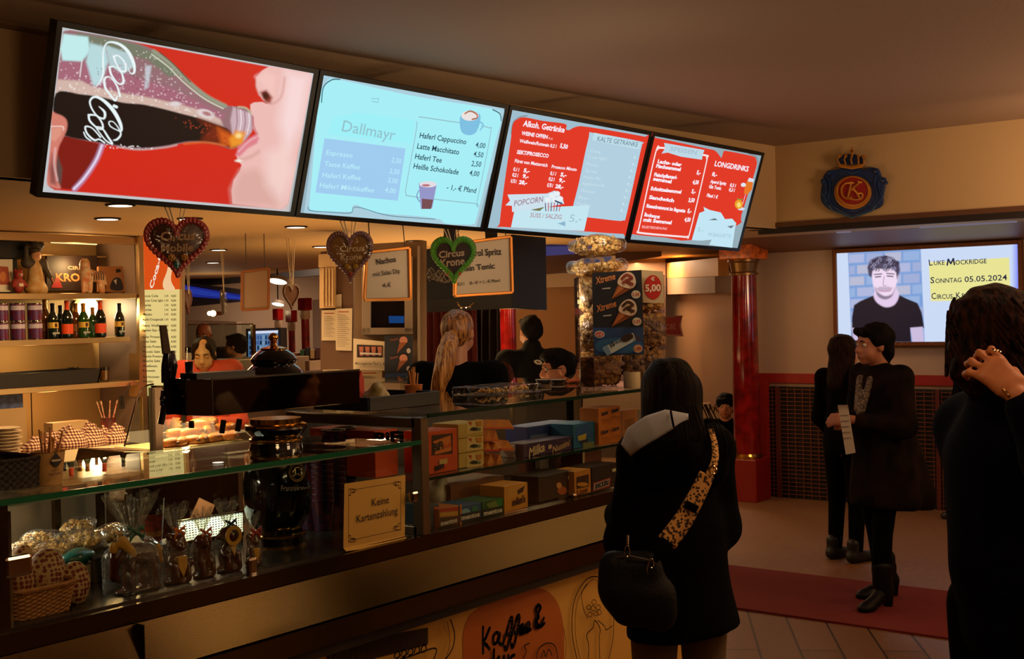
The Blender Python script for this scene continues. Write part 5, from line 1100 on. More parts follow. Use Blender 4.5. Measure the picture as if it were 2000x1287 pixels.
# --- chocolate figures in tied film bags
choc=mat('chocolate',(74,28,12),.22,coat=.4); wchoc=mat('white_chocolate',(196,140,50),.35)
def bow(t,c,col_,s=1):
    mb=MB(); c=Vector(c)
    for q in (-1,1):
        mb.grid(lambda u,v: c+Vector((q*(.002+.026*s*math.sin(PI*u)**.8*u**.4+ .0*v),-.006-.006*math.sin(PI*u),(.012*s*math.sin(2*PI*u)*.9)+(v-.5)*.010*s)),10,2)
        mb.grid(lambda u,v: c+Vector((q*(.002+.020*s*u),-.007,-.024*s*u+(v-.5)*.009*s)),5,2)
        mb.grid(lambda u,v: c+Vector((q*(.002+.024*s*u),-.007,.016*s*u+(v-.5)*.009*s)),5,2)
    mb.ball(c+Vector((0,-.008,0)),.006*s,8)
    return mb.build('ribbon_bow',mat('ribbon_%d_%d'%(col_[0],col_[1]),col_,.5),t,smooth=True,solid=.0015)
def cello(t,x,y,z0,w,hb,ht,n=26,seed=1):
    """film bag: body to hb, tied, fanned top to ht"""
    rs=np.random.RandomState(seed); ph=rs.uniform(0,6)
    def f(u,v):
        a=2*PI*u; 
        if v<.62: t_=v/.62; r=w*(.98 if t_<.5 else max(.13,(1-((t_-.5)/.5)**2.2))) ; z=z0+.004+hb*t_
        else: t_=(v-.62)/.38; r=w*(.13+.62*t_**.8); z=z0+.004+hb+(ht-hb)*t_
        k=1+(.10+.25*(v>.5))*math.sin(a*9+ph)*(.3+.7*v)
        return (x+r*k*math.cos(a),y+r*k*math.sin(a)*.62,z+(.012*math.sin(a*7+ph) if v>.95 else 0))
    return MB().grid(f,54,n,True).build('film_bag',film,t,smooth=True)
zt_=zf
def cf(px,base,Y): q=P(px,base,'y',Y); return q.x,Y
# elephant
x,y=cf(262,1165,2.915); t=thing('chocolate_elephant',(x,y,zt_),'large chocolate elephant with white ears in a tied film bag','chocolate figure','film wrapped chocolate figures')
z=zt_
blob('chocolate_body',[('c',(x-.012,y,z+.108),(x+.045,y,z+.100),.030,.030),('c',(x-.02,y-.012,z+.09),(x-.022,y-.014,z+.008),.017,.016),('c',(x+.050,y-.012,z+.085),(x+.056,y-.014,z+.008),.017,.016),('c',(x+.045,y+.015,z+.08),(x+.046,y+.018,z+.008),.015,.015),('c',(x-.008,y+.015,z+.08),(x-.008,y+.018,z+.008),.015,.015),
   ('e',(x-.052,y-.008,z+.118),(.028,.028,.034)),('c',(x-.070,y-.018,z+.105),(x-.078,y-.02,z+.055),.016,.011),('c',(x-.078,y-.02,z+.055),(x-.062,y-.022,z+.044),.011,.009),('c',(x-.03,y,z+.005),(x+.06,y,z+.005),.030,.030,((0,0,1),.2))],choc,t,.004,.007)
blob('white_ear',[('c',(x-.056,y-.034,z+.150),(x-.024,y-.038,z+.112),.018,.012,((0,1,0),.35)),('e',(x-.078,y-.025,z+.135),(.014,.008,.018))],wchoc,t,.004,.01)
blob('white_tail_mark',[('c',(x+.062,y-.030,z+.118),(x+.074,y-.026,z+.075),.010,.008,((0,1,0),.5))],wchoc,t,.004,.01)
cello(t,x,y,z,.092,.165,.262,seed=3); bow(t,(x-.005,y-.018,z+.168),(60,104,92),1.1)
def small_figure(px,base,label,bowc,kind,s=1,Y=2.95,seed=4):
    x,y=cf(px,base,Y); z=zt_; t=thing('chocolate_'+kind,(x,y,z),label,'chocolate figure','film wrapped chocolate figures')
    S=lambda *a: tuple(v*s for v in a)
    pr=[('c',(x,y,z+.006),(x,y,z+.008),.036*s,.034*s,((0,0,1),.35)),('e',(x,y,z+.045*s),S(.030,.026,.045)),('e',(x,y-.004*s,z+.105*s),S(.028,.026,.030)),('c',(x-.02*s,y-.02*s,z+.05*s),(x-.018*s,y-.026*s,z+.014*s),.011*s,.012*s),('c',(x+.02*s,y-.02*s,z+.05*s),(x+.018*s,y-.026*s,z+.014*s),.011*s,.012*s)]
    if kind=='lion': pr+=[('e',(x-.022*s,y,z+.13*s),S(.010,.007,.010)),('e',(x+.022*s,y,z+.13*s),S(.010,.007,.010)),('c',(x+.03*s,y,z+.03*s),(x+.048*s,y,z+.05*s),.010*s,.012*s),('e',(x,y-.028*s,z+.098*s),S(.012,.010,.009))]
    if kind=='seal': pr+=[('c',(x,y,z+.05*s),(x-.012*s,y-.01*s,z+.115*s),.028*s,.022*s),('e',(x-.012*s,y-.034*s,z+.108*s),S(.012,.012,.009))]
    if kind=='monkey': pr+=[('e',(x-.034*s,y,z+.105*s),S(.009,.006,.011)),('e',(x+.034*s,y,z+.105*s),S(.009,.006,.011))]
    blob('chocolate_body',pr,choc,t,.004,.010)
    if kind=='lion': MB().prism([(x-.016*s,y-.030*s,z+.075*s),(x+.016*s,y-.030*s,z+.075*s),(x+.014*s,y-.032*s,z+.045*s),(x,y-.034*s,z+.018*s),(x-.014*s,y-.032*s,z+.045*s)],(0,.012,0)).build('white_bib',wchoc,t,bevel=.002)
    if kind=='seal': MB().prism([(x+.014*s,y-.022*s,z+.075*s),(x+.024*s,y-.016*s,z+.075*s),(x+.024*s,y-.020*s,z+.035*s),(x+.014*s,y-.026*s,z+.035*s)],(0,.01,0)).build('white_mark',wchoc,t,bevel=.002)
    if kind=='monkey':
        MB().lathe([(.018*s,0),(.030*s,0),(.030*s,.006),(.018*s,.006)],(x,y-.026*s,z+.108*s),20,M=Matrix.Rotation(PI/2,3,'X'),cap=False).build('white_mane',wchoc,t,smooth=True)
        MB().prism([(x-.014*s,y-.027*s,z+.085*s),(x+.014*s,y-.027*s,z+.085*s),(x,y-.033*s,z+.045*s)],(0,.008,0)).build('white_bib',wchoc,t,bevel=.002)
    cello(t,x,y,z,.046*s,.138*s,.205*s,seed=seed); bow(t,(x,y-.012,z+.142*s),bowc,.8 if s<1.2 else 1.1)
small_figure(345,1150,'chocolate lion with orange bow between the elephant and the narrow figure',(214,110,20),'lion',1.05,2.905,4)
small_figure(397,1140,'narrow chocolate seal with peach bow, middle of the film bags',(190,96,50),'seal',.92,2.905,5)
small_figure(446,1130,'chocolate monkey with white face ring and dark blue bow',(30,34,56),'monkey',1.0,2.905,6)
small_figure(494,1122,'small chocolate figure with crimson bow next to the beer tower',(170,24,44),'lion',.72,2.905,7)
# ------------------------------------------------------------------ beer tower
TX,TY=Pd(540,900,4.06).x,Pd(540,900,4.06).y
tz=lambda y: Pd(540,y,4.06).z
bt_=thing('beer_tower',(TX,TY,ZB),'black porcelain beer tower with brass rings and polished tap arm','beer tower')
porc=mat('black_porcelain',(6,6,8),.06,coat=.8)
k=4.06/F
def prof(l): return [(r*k,tz(y)) for r,y in l]
c0=(TX,TY,0)
MB().lathe(prof([(48,1042),(46,1030),(60,1008),(66,985),(67,960),(66,935),(61,905),(54,880),(50,865),(46,858),(46,852),(54,845),(60,836),(58,828)]),c0,48).build('porcelain_body',porc,bt_,smooth=True)
MB().lathe(prof([(52,1060),(52,1045),(54,1040)]),c0,40).build('porcelain_foot',porc,bt_,smooth=True)
for l in ([(49,1046),(55,1044),(55,1040),(49,1038)],[(50,862),(52,859),(52,855),(48,853)],[(56,834),(60,832),(60,828),(55,826)],[(52,1066),(55,1064),(55,1060),(50,1059)]): MB().lathe(prof(l),c0,40).build('brass_ring',brass,bt_,smooth=True)
MB().lathe(prof([(58,1108),(58,1098),(54,1094),(54,1086),(57,1082),(57,1068),(52,1064)]),c0,40).build('brass_base',mat('aged_brass',(150,104,50),.22,metal=1),bt_,smooth=True)
MB().box((TX,TY,(ZB+tz(1104))/2),(.15,.15,max(.004,tz(1104)-ZB))).build('foot_plate',steeld,bt_)
MB().lathe(prof([(50,826),(50,816)]),c0,40).build('neck_band',brass,bt_,smooth=True); MB().lathe(prof([(50,748),(50,734)]),c0,40).build('neck_band',steelp,bt_,smooth=True)
MB().lathe(prof([(52,735),(61,733),(61,729),(54,727)]),c0,40).build('brass_ring',brass,bt_,smooth=True)
MB().lathe(prof([(58,729),(54,722),(45,714),(41,711),(45,706),(46,701),(40,693),(30,685),(24,682)]),c0,40).build('porcelain_lid',porc,bt_,smooth=True)
MB().lathe(prof([(25,683),(26,680),(20,678),(8,675),(6,670),(9,667)]),c0,24).build('lid_collar',brass,bt_,smooth=True)
MB().ball((TX,TY,tz(659)),9.5*k,16).build('finial_ball',brass,bt_,smooth=True)
# tap arm
fl=Pd(415,788,3.75); fr_=Pd(703,775,4.2); e1=Pd(365,788,3.78); e2=Pd(327,788,3.88); zt2,zb2=1.521,1.408
dd=(Vector((fr_.x,fr_.y,0))-Vector((fl.x,fl.y,0))).normalized(); nn=Vector((-dd.y,dd.x,0)); 
if nn.dot(CW)<0: nn=-nn
pl=[(fl.x,fl.y),(e1.x,e1.y),(e2.x,e2.y)]; bk=[Vector((fr_.x,fr_.y,0))+nn*.15,Vector((fl.x,fl.y,0))+nn*.19-dd*.05]
mir=mat('mirror_steel_dark',(120,100,76),.05,metal=1)
MB().prism([(fr_.x,fr_.y,zb2)]+[(a,b,zb2) for a,b in pl]+[(bk[1].x,bk[1].y,zb2),(bk[0].x,bk[0].y,zb2)],(0,0,zt2-zb2)).build('tap_arm',mir,bt_,bevel=.002)
mb=MB()
for q in (fl,e1): mb.box((q.x,q.y,(zt2+zb2)/2),(.004,.004,zt2-zb2))
mb.bar((fl.x,fl.y,zt2),(fr_.x,fr_.y,zt2),.006).build('arm_edge',steelp,bt_)
MB().prism([(Vector((fl.x,fl.y,zt2))+nn*.05+dd*-.02),(Vector((fl.x,fl.y,zt2))+nn*.05+dd*.2),(Vector((fl.x,fl.y,zt2))+nn*.14+dd*.2),(Vector((fl.x,fl.y,zt2))+nn*.14+dd*-.02)],(0,0,.018)).build('arm_cover',mat('dark_blue_cover',(10,14,28),.4),bt_)
blk=mat('handle_black',(12,12,16),.15,coat=.5); flat_h=mat('handle_flat_brown',(112,94,84),.5)
def B(px,py,d=3.83): return Pd(px,py,d)
MB().prism([B(314,635),B(326,635),B(335,692),B(320,692)],nn*.012).build('handle_plate',flat_h,bt_,bevel=.002)
MB().tube([B(328,690),B(326,715),B(324,748)],[.014,.018,.014],12).build('tap_handle',blk,bt_,smooth=True)
MB().tube([B(336,685,3.86),B(340,715,3.86),B(336,742,3.86)],[.008,.012,.010],10).build('tap_lever',blk,bt_,smooth=True)
MB().ball(B(320,778),.013,12).tube([B(320,762),B(319,775),B(318,792)],.009,10).build('tap_valve',mat('blued_chrome',(90,90,110),.1,metal=1),bt_,smooth=True)
MB().tube([B(322,790),B(314,828)],[.011,.010],12).build('tap_nozzle',blk,bt_,smooth=True)
MB().tube([B(369,706,3.84),B(370,748,3.84)],[.013,.010],12).build('tap_handle',blk,bt_,smooth=True)
for px,y0,y1,dx in ((374,822,836,0),(437,820,846,-4),(468,818,842,-4)): MB().tube([Pd(px,y0,3.95),Pd(px+dx,y1,3.95)],.009,8).build('tap_nozzle',blk,bt_,smooth=True)
# lettering and round emblem curving with the body
def on_body(px,py):
    """point on the tower's round body"""
    d=ray(px,py); r=66*k+.001; ox,oy=CC.x-TX,CC.y-TY; a=d.x**2+d.y**2; b=2*(ox*d.x+oy*d.y); c=ox*ox+oy*oy-r*r; D_=max(0,b*b-4*a*c); t=(-b-math.sqrt(D_))/(2*a); return CC+d*t
def body_text(st,p0,p1,h,m_,name):
    vs,fs,x0,x1=text_mesh(st,.01); mb=MB(); mb.add([on_body(p0[0]+(p1[0]-p0[0])*(x-x0)/(x1-x0),p0[1]+(p1[1]-p0[1])*(x-x0)/(x1-x0)-y/.7*h) for x,y,z in vs],fs); mb.build(name,m_,bt_)
sil=mat('silver_print',(200,196,186),.3,metal=.5)
body_text('Franziskaner',(549,959),(606,958),11,sil,'brand_text'); body_text('WEISSBIER',(569,968),(602,967),5,sil,'brand_text')
mb=MB()
for rr in (18,15): mb.tube([on_body(580+rr*.85*math.cos(t),922+rr*math.sin(t)) for t in np.linspace(0,2*PI,25)],.0012,5)
mb.tube([on_body(*q) for q in ((574,932),(572,922),(577,914),(583,912),(588,918),(586,926),(590,932))],.0016,5).tube([on_body(*q) for q in ((570,930),(580,926),(590,930))],.0014,5).build('round_emblem',mat('gold_print',(190,150,80),.3,metal=.6),bt_)
# ------------------------------------------------------------------ cup stacks
cupm=mat('cup_blue_print',(20,22,44),.35,c2=(90,30,34),nscale=40); first=None
for s_,(px,y,n,l) in enumerate(((606,3.22,11,'in the stack nearest the tower'),(630,3.17,11,'in the second stack from the tower'),(655,3.22,12,'in the third stack from the tower'),(676,3.26,12,'in the stack against the steel frame'))):
    q=P(px,1000,'y',y)
    for k_ in range(n):
        if first is None:
            first=MB().lathe([(.030,0),(.042,.105),(.0445,.108),(.0445,.112),(.040,.112),(.028,.004),(.001,.004)],(0,0,0),22).build('paper_cup',cupm,None,smooth=True); o=first
        else: o=first.copy(); col.objects.link(o)
        o.location=(q.x,y,zf+.021*k_); tag(o,('bottom' if k_==0 else 'top' if k_==n-1 else 'middle')+' dark printed cup '+l,'cup','dark printed cups stacked in the case')
# ------------------------------------------------------------------ right case with sweets
zt3=1.352; zs3=P(1000,903,'y',YC+.16).z
rc=thing('display_case',(4.1,YC+.35,ZB),'tall steel framed glass case filled with sweets and snack boxes','display case')
X2=5.0
MB().box(((XC+X2)/2,YC+.36,zt3+.006),(X2-XC,.74,.012)).build('top_pane',pane,rc)
MB().box(((XC+X2)/2,YC-.012,zt3+.006),(X2-XC,.006,.014)).build('top_edge',mat('dark_green_edge',(14,44,34),.15,coat=.5),rc)
MB().box(((XC+X2)/2,YC+.03,(ZB+zt3)/2),(X2-XC-.05,.006,zt3-ZB)).build('front_pane',pane,rc)
MB().box(((XC+X2)/2+.02,YC+.28,zs3),(X2-XC-.1,.30,.010)).build('glass_shelf',pane,rc); MB().box(((XC+X2)/2+.02,YC+.13,zs3),(X2-XC-.1,.005,.011)).build('shelf_edge',MATS['dark_green_edge'],rc)
fs=mat('frame_steel',(118,96,72),.35,metal=.8)
for y in (YC+.025,YC+.66): MB().box((XC+.0,y,(ZB+zt3)/2),(.04,.045,zt3-ZB)).build('frame_post',fs,rc,bevel=.003)
MB().box((XC,YC+.34,zt3-.02),(.04,.62,.035)).build('frame_bar',fs,rc,bevel=.003); MB().box((XC,YC+.34,ZB+.015),(.04,.62,.03)).build('frame_bar',fs,rc,bevel=.003)
q=P(1052,835,'y',YC+.3); MB().box((q.x,YC+.44,(zs3+zt3)/2),(.016,.016,zt3-zs3-.01)).build('shelf_post',fs,rc)
MB().box(((XC+X2)/2,YC+.72,1.14),(X2-XC,.02,.38)).build('rear_panel',mat('rear_dark',(52,38,28),.5),rc)
clamp(808,970,rc,YC+.012,.04,.04); clamp(1121,975,rc,YC+.012,.03,.05)
def label_art(Y,fn,parent,name='print',z=0):
    A=Art((0,Y,0),(0,-1,0),step=.0007); fn(A); A.build(name,parent)
def pack(name,x0,y0,x1,y1,Y,dep,color,label,cat,fn=None,zb=None,tilt=0):
    """carton standing on base zb, front at Y"""
    a_=P(x0,(y0+y1)/2,'y',Y); c_=P(x1,(y0+y1)/2,'y',Y); cx=(x0+x1)/2; z0=zb if zb is not None else P(cx,y1,'y',Y).z; z1=P(cx,y0,'y',Y).z
    t=thing(name,((a_.x+c_.x)/2,Y+dep/2,z0),label,cat); m_=color if not isinstance(color,tuple) else flat(color)
    MB().box(((a_.x+c_.x)/2,Y+dep/2,(z0+z1)/2),(c_.x-a_.x,dep,z1-z0)).build('carton',m_,t,bevel=.0015)
    if fn: label_art(Y,fn,t)
    return t
zS=zs3+.006; YS=YC+.18
def f(A):
    A.poly([(843,850),(884,846),(884,886),(843,890)],(70,28,12)); A.poly([(846,862),(880,850),(882,880),(850,888)],(226,120,40))
    A.text('BiFi',(847,882),(866,876),15,(20,12,10),.05); A.text('Roll',(867,876),(881,872),9,(226,90,40),.02); A.poly([(858,898),(874,895),(874,905),(858,908)],(220,180,110)); A.text('BiFi',(850,920),(868,914),9,(20,12,10),.05)
pack('snack_carton',836,840,893,925,YS,.12,(222,78,20),'orange open snack carton with cut-out front beside the steel frame','snack box',f,zS)
ob=thing('snack_carton',P(756,860,'y',YC+.5),'orange snack carton seen through the end frame','snack box')
e0=P(702,845,'y',YC+.56); MB().box((XC+.10,YC+.45,zS+.086),(.12,.34,.17)).build('carton',flat((222,78,20)),ob,bevel=.0015)
A=Art((XC+.0385,0,0),(-1,0,0),step=.0008); A.text('BiFi',(733,866),(790,862),20,(20,12,10),.06); A.build('print',ob)
q=MB().box((XC+.22,YC+.36,zs3-.0),(.001,.001,.001)) 
for kx,(y0,y1,l) in enumerate(((885,915,'bottom'),(852,883,'middle'),(820,850,'top'))):
    def f(A,y0=y0,y1=y1):
        A.poly([(912,y0+2),(943,y0-1),(943,y1-6),(912,y1-2)],(226,190,120)); A.poly([(914,y0+4),(922,y0+4),(920,y0+12)],(190,60,40)); A.poly([(916,y1-9),(926,y1-16),(940,y1-14),(938,y1-9)],(110,120,60)); A.disc(926,y1-12,7,3.5,(30,14,10)); A.poly([(930,y0+3),(941,y0+1),(941,y0+12),(932,y0+12)],(206,130,40))
    h=.0565; o=pack('wafer_carton',896,y0,945,y1,YS+.01,.13,(206,166,80),'pale yellow wafer carton with dark berry picture, %s of three stacked'%l,'snack box',None,zS+h*kx)
    for c in children(o): D.objects.remove(c)
    xa,xb=P(896,880,'y',YS+.01).x,P(945,880,'y',YS+.01).x
    MB().box(((xa+xb)/2,YS+.075,zS+h*kx+h/2),(xb-xa,.13,h-.002)).build('carton',flat((206,166,80)),o,bevel=.0015)
    A=Art((0,YS+.01,0),(0,-1,0),step=.0007); f(A); A.build('print',o)
tri=[(946,820,1004,838,3),(948,840,975,862,2),(946,864,975,882,2),(980,860,1004,880,1),(950,886,985,910,2)]
tn=['wide top tray of triangle packs','second row, left','third row, left','right, beside the white sachets','bottom row']
for i,((x0,y0,x1,y1,n),l) in enumerate(zip(tri,tn)):
    Y=YS+.03+(0.05 if i==0 else 0); t=thing('triangle_snack',P((x0+x1)/2,y1,'y',Y),'orange cardboard triangle snack packs, '+l,'snack pack','orange triangle packs beside the wafer cartons'); mb=MB(); mb.use(flat((214,128,44)))
    w=(x1-x0)/n
    for j in range(n): 
        pts_=[P(x0+w*j,y1,'y',Y),P(x0+w*(j+1),y1,'y',Y),P(x0+w*(j+.5),y0,'y',Y)]; mb.prism(pts_,(0,.07,0))
    mb.build('triangle_box',None,t)
    MB().prism([P(x0,y1-.0,'y',Y-.004),P(x1,y1,'y',Y-.004),P(x1,y1-4,'y',Y-.004),P(x0,y1-4,'y',Y-.004)],(0,.08,0)).build('tray_edge',flat((206,90,40) if i!=2 else (190,40,24)),t)
def f(A):
    A.text('Milka',(1033,893),(1064,880),17,(226,190,150),.03,slant=.3); A.text('Nussini',(1079,884),(1112,870),12,(214,170,120),.02,slant=.3); A.poly([(1071,869),(1078,868),(1077,876),(1071,877)],(220,180,160))
pack('chocolate_carton',1022,860,1117,893,YS,.10,(62,28,70),'purple chocolate bar carton with slanted cream lettering','chocolate box',f,zS)
pack('sachet_box',1003,868,1022,892,YS+.04,.07,(190,180,170),'white box with folded sachets left of the purple carton','box',lambda A: A.poly([(1004,880),(1021,878),(1021,886),(1004,888)],(120,110,120)),zS)
pack('chocolate_carton',1031,828,1120,862,YS+.13,.12,(26,46,110),'dark blue carton standing behind the purple one','chocolate box',lambda A: A.poly([(1036,850),(1070,847),(1070,858),(1036,862)],(90,96,130)),zS)
def f(A):
    A.poly([(1124,836),(1150,826),(1160,850),(1126,866)],(30,80,150)); A.poly([(1128,852),(1146,846),(1144,858),(1130,861)],(200,170,60)); A.poly([(1133,862),(1148,857),(1148,866),(1134,868)],(20,20,40)); A.poly([(1138,865),(1160,862),(1160,878),(1140,880)],(120,120,70))
pack('snack_carton',1120,826,1166,884,YS,.12,(24,96,140),'light blue snack carton between purple and orange boxes','snack box',f,zS)
def f(A):
    for cx,cy in ((1175,812),(1196,806),(1176,848),(1197,842)):
        A.text('Kinder',(cx,cy+1),(cx+13,cy-4),7,(20,20,60),.05,slant=.2)
        for j in range(4): A.curve([(cx-1+j*5,cy+12),(cx+1+j*5,cy+6),(cx+3+j*5,cy+12),(cx+2+j*5,cy+17)],.0018,(120,50,16))
pack('snack_carton',1169,795,1212,870,YS-.02,.10,(216,116,34),'flat orange box with four small pictures at the upper shelf','snack box',f,zS)
pack('snack_pouch',1216,800,1245,850,YS+.06,.07,(196,120,60),'orange pouch next to the flat orange box, beside the woman','snack box',lambda A: A.poly([(1220,820),(1240,816),(1240,836),(1220,840)],(150,90,40)),zS)
# lower level
YL=YC+.042; zL=ZB+.006
pack('chewing_sweets_box',836,985,858,1048,YL+.02,.12,(60,70,80),'small box with a dark letter S by the frame post','sweets box',lambda A: (A.poly([(848,990),(858,990),(858,1047),(850,1048)],(200,60,30)),A.text('S',(838,1046),(849,1044),16,(16,24,50),.06)),zL)
bands=[((858,990,896,1042),(190,110,50),'rainbow','striped multicoloured mint roll box, leftmost of three'),((898,985,940,1031),(30,80,130),'blue','blue mint roll box in the middle of three'),((942,976,984,1022),(16,84,36),'green','green mint roll box, rightmost of three')]
for (x0,y0,x1,y1),c,nm_,l in bands:
    def f(A):
        if nm_=='rainbow':
            for j,cc in enumerate(((180,60,30),(200,150,60),(50,50,40),(190,80,40))): A.poly([(x0+1,y0+3+j*9),(x1-1,y0+j*9),(x1-1,y0+7+j*9),(x0+1,y0+10+j*9)],cc)
        if nm_=='blue': A.disc(x0+12,y0+16,9,8,(120,170,190)); A.disc(x0+30,y0+10,7,7,(30,120,90)); A.poly([(x0,y0),(x0+4,y0),(x0+4,y1),(x0,y1)],(196,110,30))
        if nm_=='green': A.poly([(x0+8,y0+8),(x0+30,y0),(x0+36,y0+14),(x0+16,y0+22)],(110,130,60)); A.poly([(x0+26,y0+2),(x0+38,y0-2),(x0+38,y0+20)],(30,130,60))
        A.poly([(x0+1,y1-27),(x1-1,y1-35),(x1-1,y1-20),(x0+1,y1-12)],tuple(int(v*.4) for v in c)); A.text('mentos',(x0+3,y1-15),(x1-3,y1-23),9,(216,206,196),.04)
    pack('mint_roll_box',x0,y0,x1,y1,YL,.13,c,l,'sweets box',f,zL)
def f(A):
    A.poly([(990,955),(1026,944),(1026,965),(990,975)],(226,160,70)); A.poly([(1010,958),(1025,948),(1022,960),(1012,966)],(60,30,20)); A.text("m&m's",(1001,988),(1026,980),14,(60,26,16),.04,slant=.1); A.poly([(985,1000),(1030,992),(1030,997),(985,1006)],(190,110,30))
pack('chocolate_carton',985,946,1031,1006,YL,.12,(222,146,44),"yellow carton with dark lettering right of the green mint roll box",'chocolate box',f,zL)
pack('cardboard_box',880,938,985,972,YL+.17,.16,(120,70,34),'open brown cardboard box behind the mint roll boxes','box',None,zL)
q=P(866,960,'y',YL+.2); o=blob('crumpled_bag',[('e',(q.x,YL+.24,zL+.06),(.05,.05,.06)),('e',(q.x+.01,YL+.23,zL+.12),(.035,.03,.02))],mat('sachet_white',(196,180,160),.5),None,.006,.02,folds(.006,60)); tag(o,'crumpled white sachet bag in the lower level by the frame','bag')
def f(A): A.poly([(1082,938),(1112,932),(1118,972),(1092,978)],(70,36,16)); A.disc(1098,958,9,8,(190,90,34)); A.disc(1092,948,5,6,(220,150,80)); A.poly([(1109,930),(1119,928),(1119,934),(1109,936)],(220,190,140))
pack('pastry_carton',1052,925,1120,990,YL+.03,.14,(60,34,16),'dark brown carton with round pastry picture near the clamp','snack box',f,zL)
def f(A): A.poly([(1126,932),(1150,926),(1150,950),(1126,955)],(70,30,16)); A.disc(1138,946,11,4,(216,140,40)); A.text('Lion',(1128,968),(1148,960),10,(120,40,16),.03)
pack('chocolate_carton',1122,918,1154,974,YL,.12,(206,130,44),'small yellow carton just right of the carton with the round pastry picture','chocolate box',f,zL)
def f(A): A.poly([(1159,943),(1193,932),(1191,950),(1158,960)],(170,50,40)); A.poly([(1161,945),(1191,935),(1189,948),(1160,957)],(214,196,180)); A.text('SNICKERS',(1162,955),(1189,946),9,(30,20,50),.06,slant=.2); A.poly([(1196,916),(1203,914),(1203,920),(1196,922)],(220,200,160))
pack('chocolate_carton',1156,908,1208,968,YL,.12,(52,22,14),'dark brown carton with white and red logo beside the hooded woman','chocolate box',f,zL)
pack('cardboard_box',1140,882,1175,912,YL+.14,.12,(110,50,30),'reddish box behind the dark brown carton at the right end of the lower level','box',lambda A: A.poly([(1138,882),(1142,882),(1142,910),(1138,912)],(206,170,130)),zL)
for i,(x0,x1,c,l) in enumerate(((1030,1046,(96,40,30),'dark red'),(1072,1090,(120,96,80),'grey brown'),(1098,1116,(110,60,50),'pinkish brown'),(905,925,(50,40,60),'blue black'),(940,958,(120,70,50),'orange brown'))):
    pack('chocolate_bar_pack',x0,884 if i<3 else 918,x1,925 if i<3 else 950,YL+.36,.05,c,l+' upright bar pack at the back of the lower level','snack pack',None,zL)
def f(A): A.text('er',(759,1018),(770,1016),15,(16,20,40),.06); A.poly([(757,984),(772,982),(772,1000),(757,1003)],(110,40,30))
pack('sweets_box',752,984,776,1044,YC+.22,.12,(96,44,36),'dark red sweets box behind the paper notice','sweets box',f,zL)
# paper notice taped to the glass
nt_=thing('paper_notice',P(731,1078,'y',YC+.03),'cream paper notice on the glass reading Keine Kartenzahlung','sign')
Y=YC+.036
c=[P(672.7,944.8,'y',Y),P(791.6,927.3,'y',Y),P(790.3,1046,'y',Y),P(670.6,1070,'y',Y)]
creamp=mat('cream_paper',(212,168,84),.8)
MB().grid(lambda u,v: (c[0]*(1-u)+c[1]*u)*(1-v)+(c[3]*(1-u)+c[2]*u)*v+Vector((0,-.0,0)),6,6).build('sheet',creamp,nt_,solid=.001)
MB().grid(lambda u,v: c[3]*(1-u)+c[2]*u+Vector((0,-.012*v,-.010*v*(1+math.sin(PI*u)*.4))),8,2).build('curled_edge',creamp,nt_,solid=.0008)
A=Art((0,Y-.0008,0),(0,-1,0),step=.0003); ik=(44,20,16)
A.line([(681,958),(783,941),(783,1034),(681,1056)],.0014,ik,True)
for cx,cy,sx,sy in ((681,955,1,1),(783,941,-1,1),(681,1058,1,-1),(783,1034,-1,-1)):
    A.curve([(cx,cy),(cx+9*sx,cy),(cx+10*sx,cy+6*sy),(cx+4*sx,cy+6*sy),(cx+4*sx,cy+12*sy),(cx,cy+12*sy)],.002,ik); A.curve([(cx+12*sx,cy-1*sy),(cx+14*sx,cy+4*sy),(cx+8*sx,cy+8*sy)],.002,ik)
A.text('Keine',(727,989),(760,982),15,(30,30,40),.0); A.text('Kartenzahlung',(697,1021),(777,1003),15,(30,30,40),.0)
A.build('lettering',nt_)
# ------------------------------------------------------------------ things on top of the glass
ZT=zt3+.0125
tk=MB(); xa,xb=P(705,800,'y',3.1).x,P(842,800,'y',3.1).x
tk.box(((xa+xb)/2,3.2,ZT+.004),(xb-xa,.28,.008))
for s_ in (-1,1): tk.box(((xa+xb)/2,3.2+s_*.14,ZT+.025),(xb-xa,.01,.05)); tk.box(((xa+xb)/2+s_*(xb-xa)/2,3.2,ZT+.025),(.01,.28,.05))
tag(tk.build('serving_tray',MATS['tray_black'],None,bevel=.002),'black tray on the glass left of the ponytailed server','tray')
q=P(808,778,'y',3.2); t=thing('stick_cup',(q.x,3.2,ZT+.009),'orange paper cup full of wooden stirrers in the black tray','cup')
z0=ZT+.009; h1=P(808,752,'y',3.2).z-z0
cupo=mat('cup_orange',(206,120,50),.5); stick=mat('stick_wood',(200,140,80),.6)
def stickcup(t,x,y,z0,h,r,n,L,mcup,seed):
    MB().lathe([(r*.76,0),(r,h),(r*1.05,h+.002),(r*.96,h),(r*.72,.003),(.001,.003)],(x,y,z0),26).build('cup',mcup,t,smooth=True)
    rs=np.random.RandomState(seed)
    for i in range(n):
        a=rs.uniform(0,6.28); rr=rs.uniform(.1,.6)*r; l=rs.uniform(.75,1.0)*L; lean=rs.uniform(-.35,.35)*r*2
        MB().bar((x+rr*math.cos(a)*.6,y+rr*math.sin(a)*.6,z0+.006),(x+rr*math.cos(a)+lean,y+rr*math.sin(a),z0+l),.006,.003).build('wooden_stick',stick,t)
stickcup(t,q.x,3.2,z0,h1,.036,11,h1+.075,cupo,2)
A=Art((0,3.2-.035,0),(0,-1,0),step=.001); A.curve([(796,762),(800,758),(812,758),(822,760),(822,770),(808,774),(797,772),(796,762)],.002,(60,30,20)); A.build('print',t)
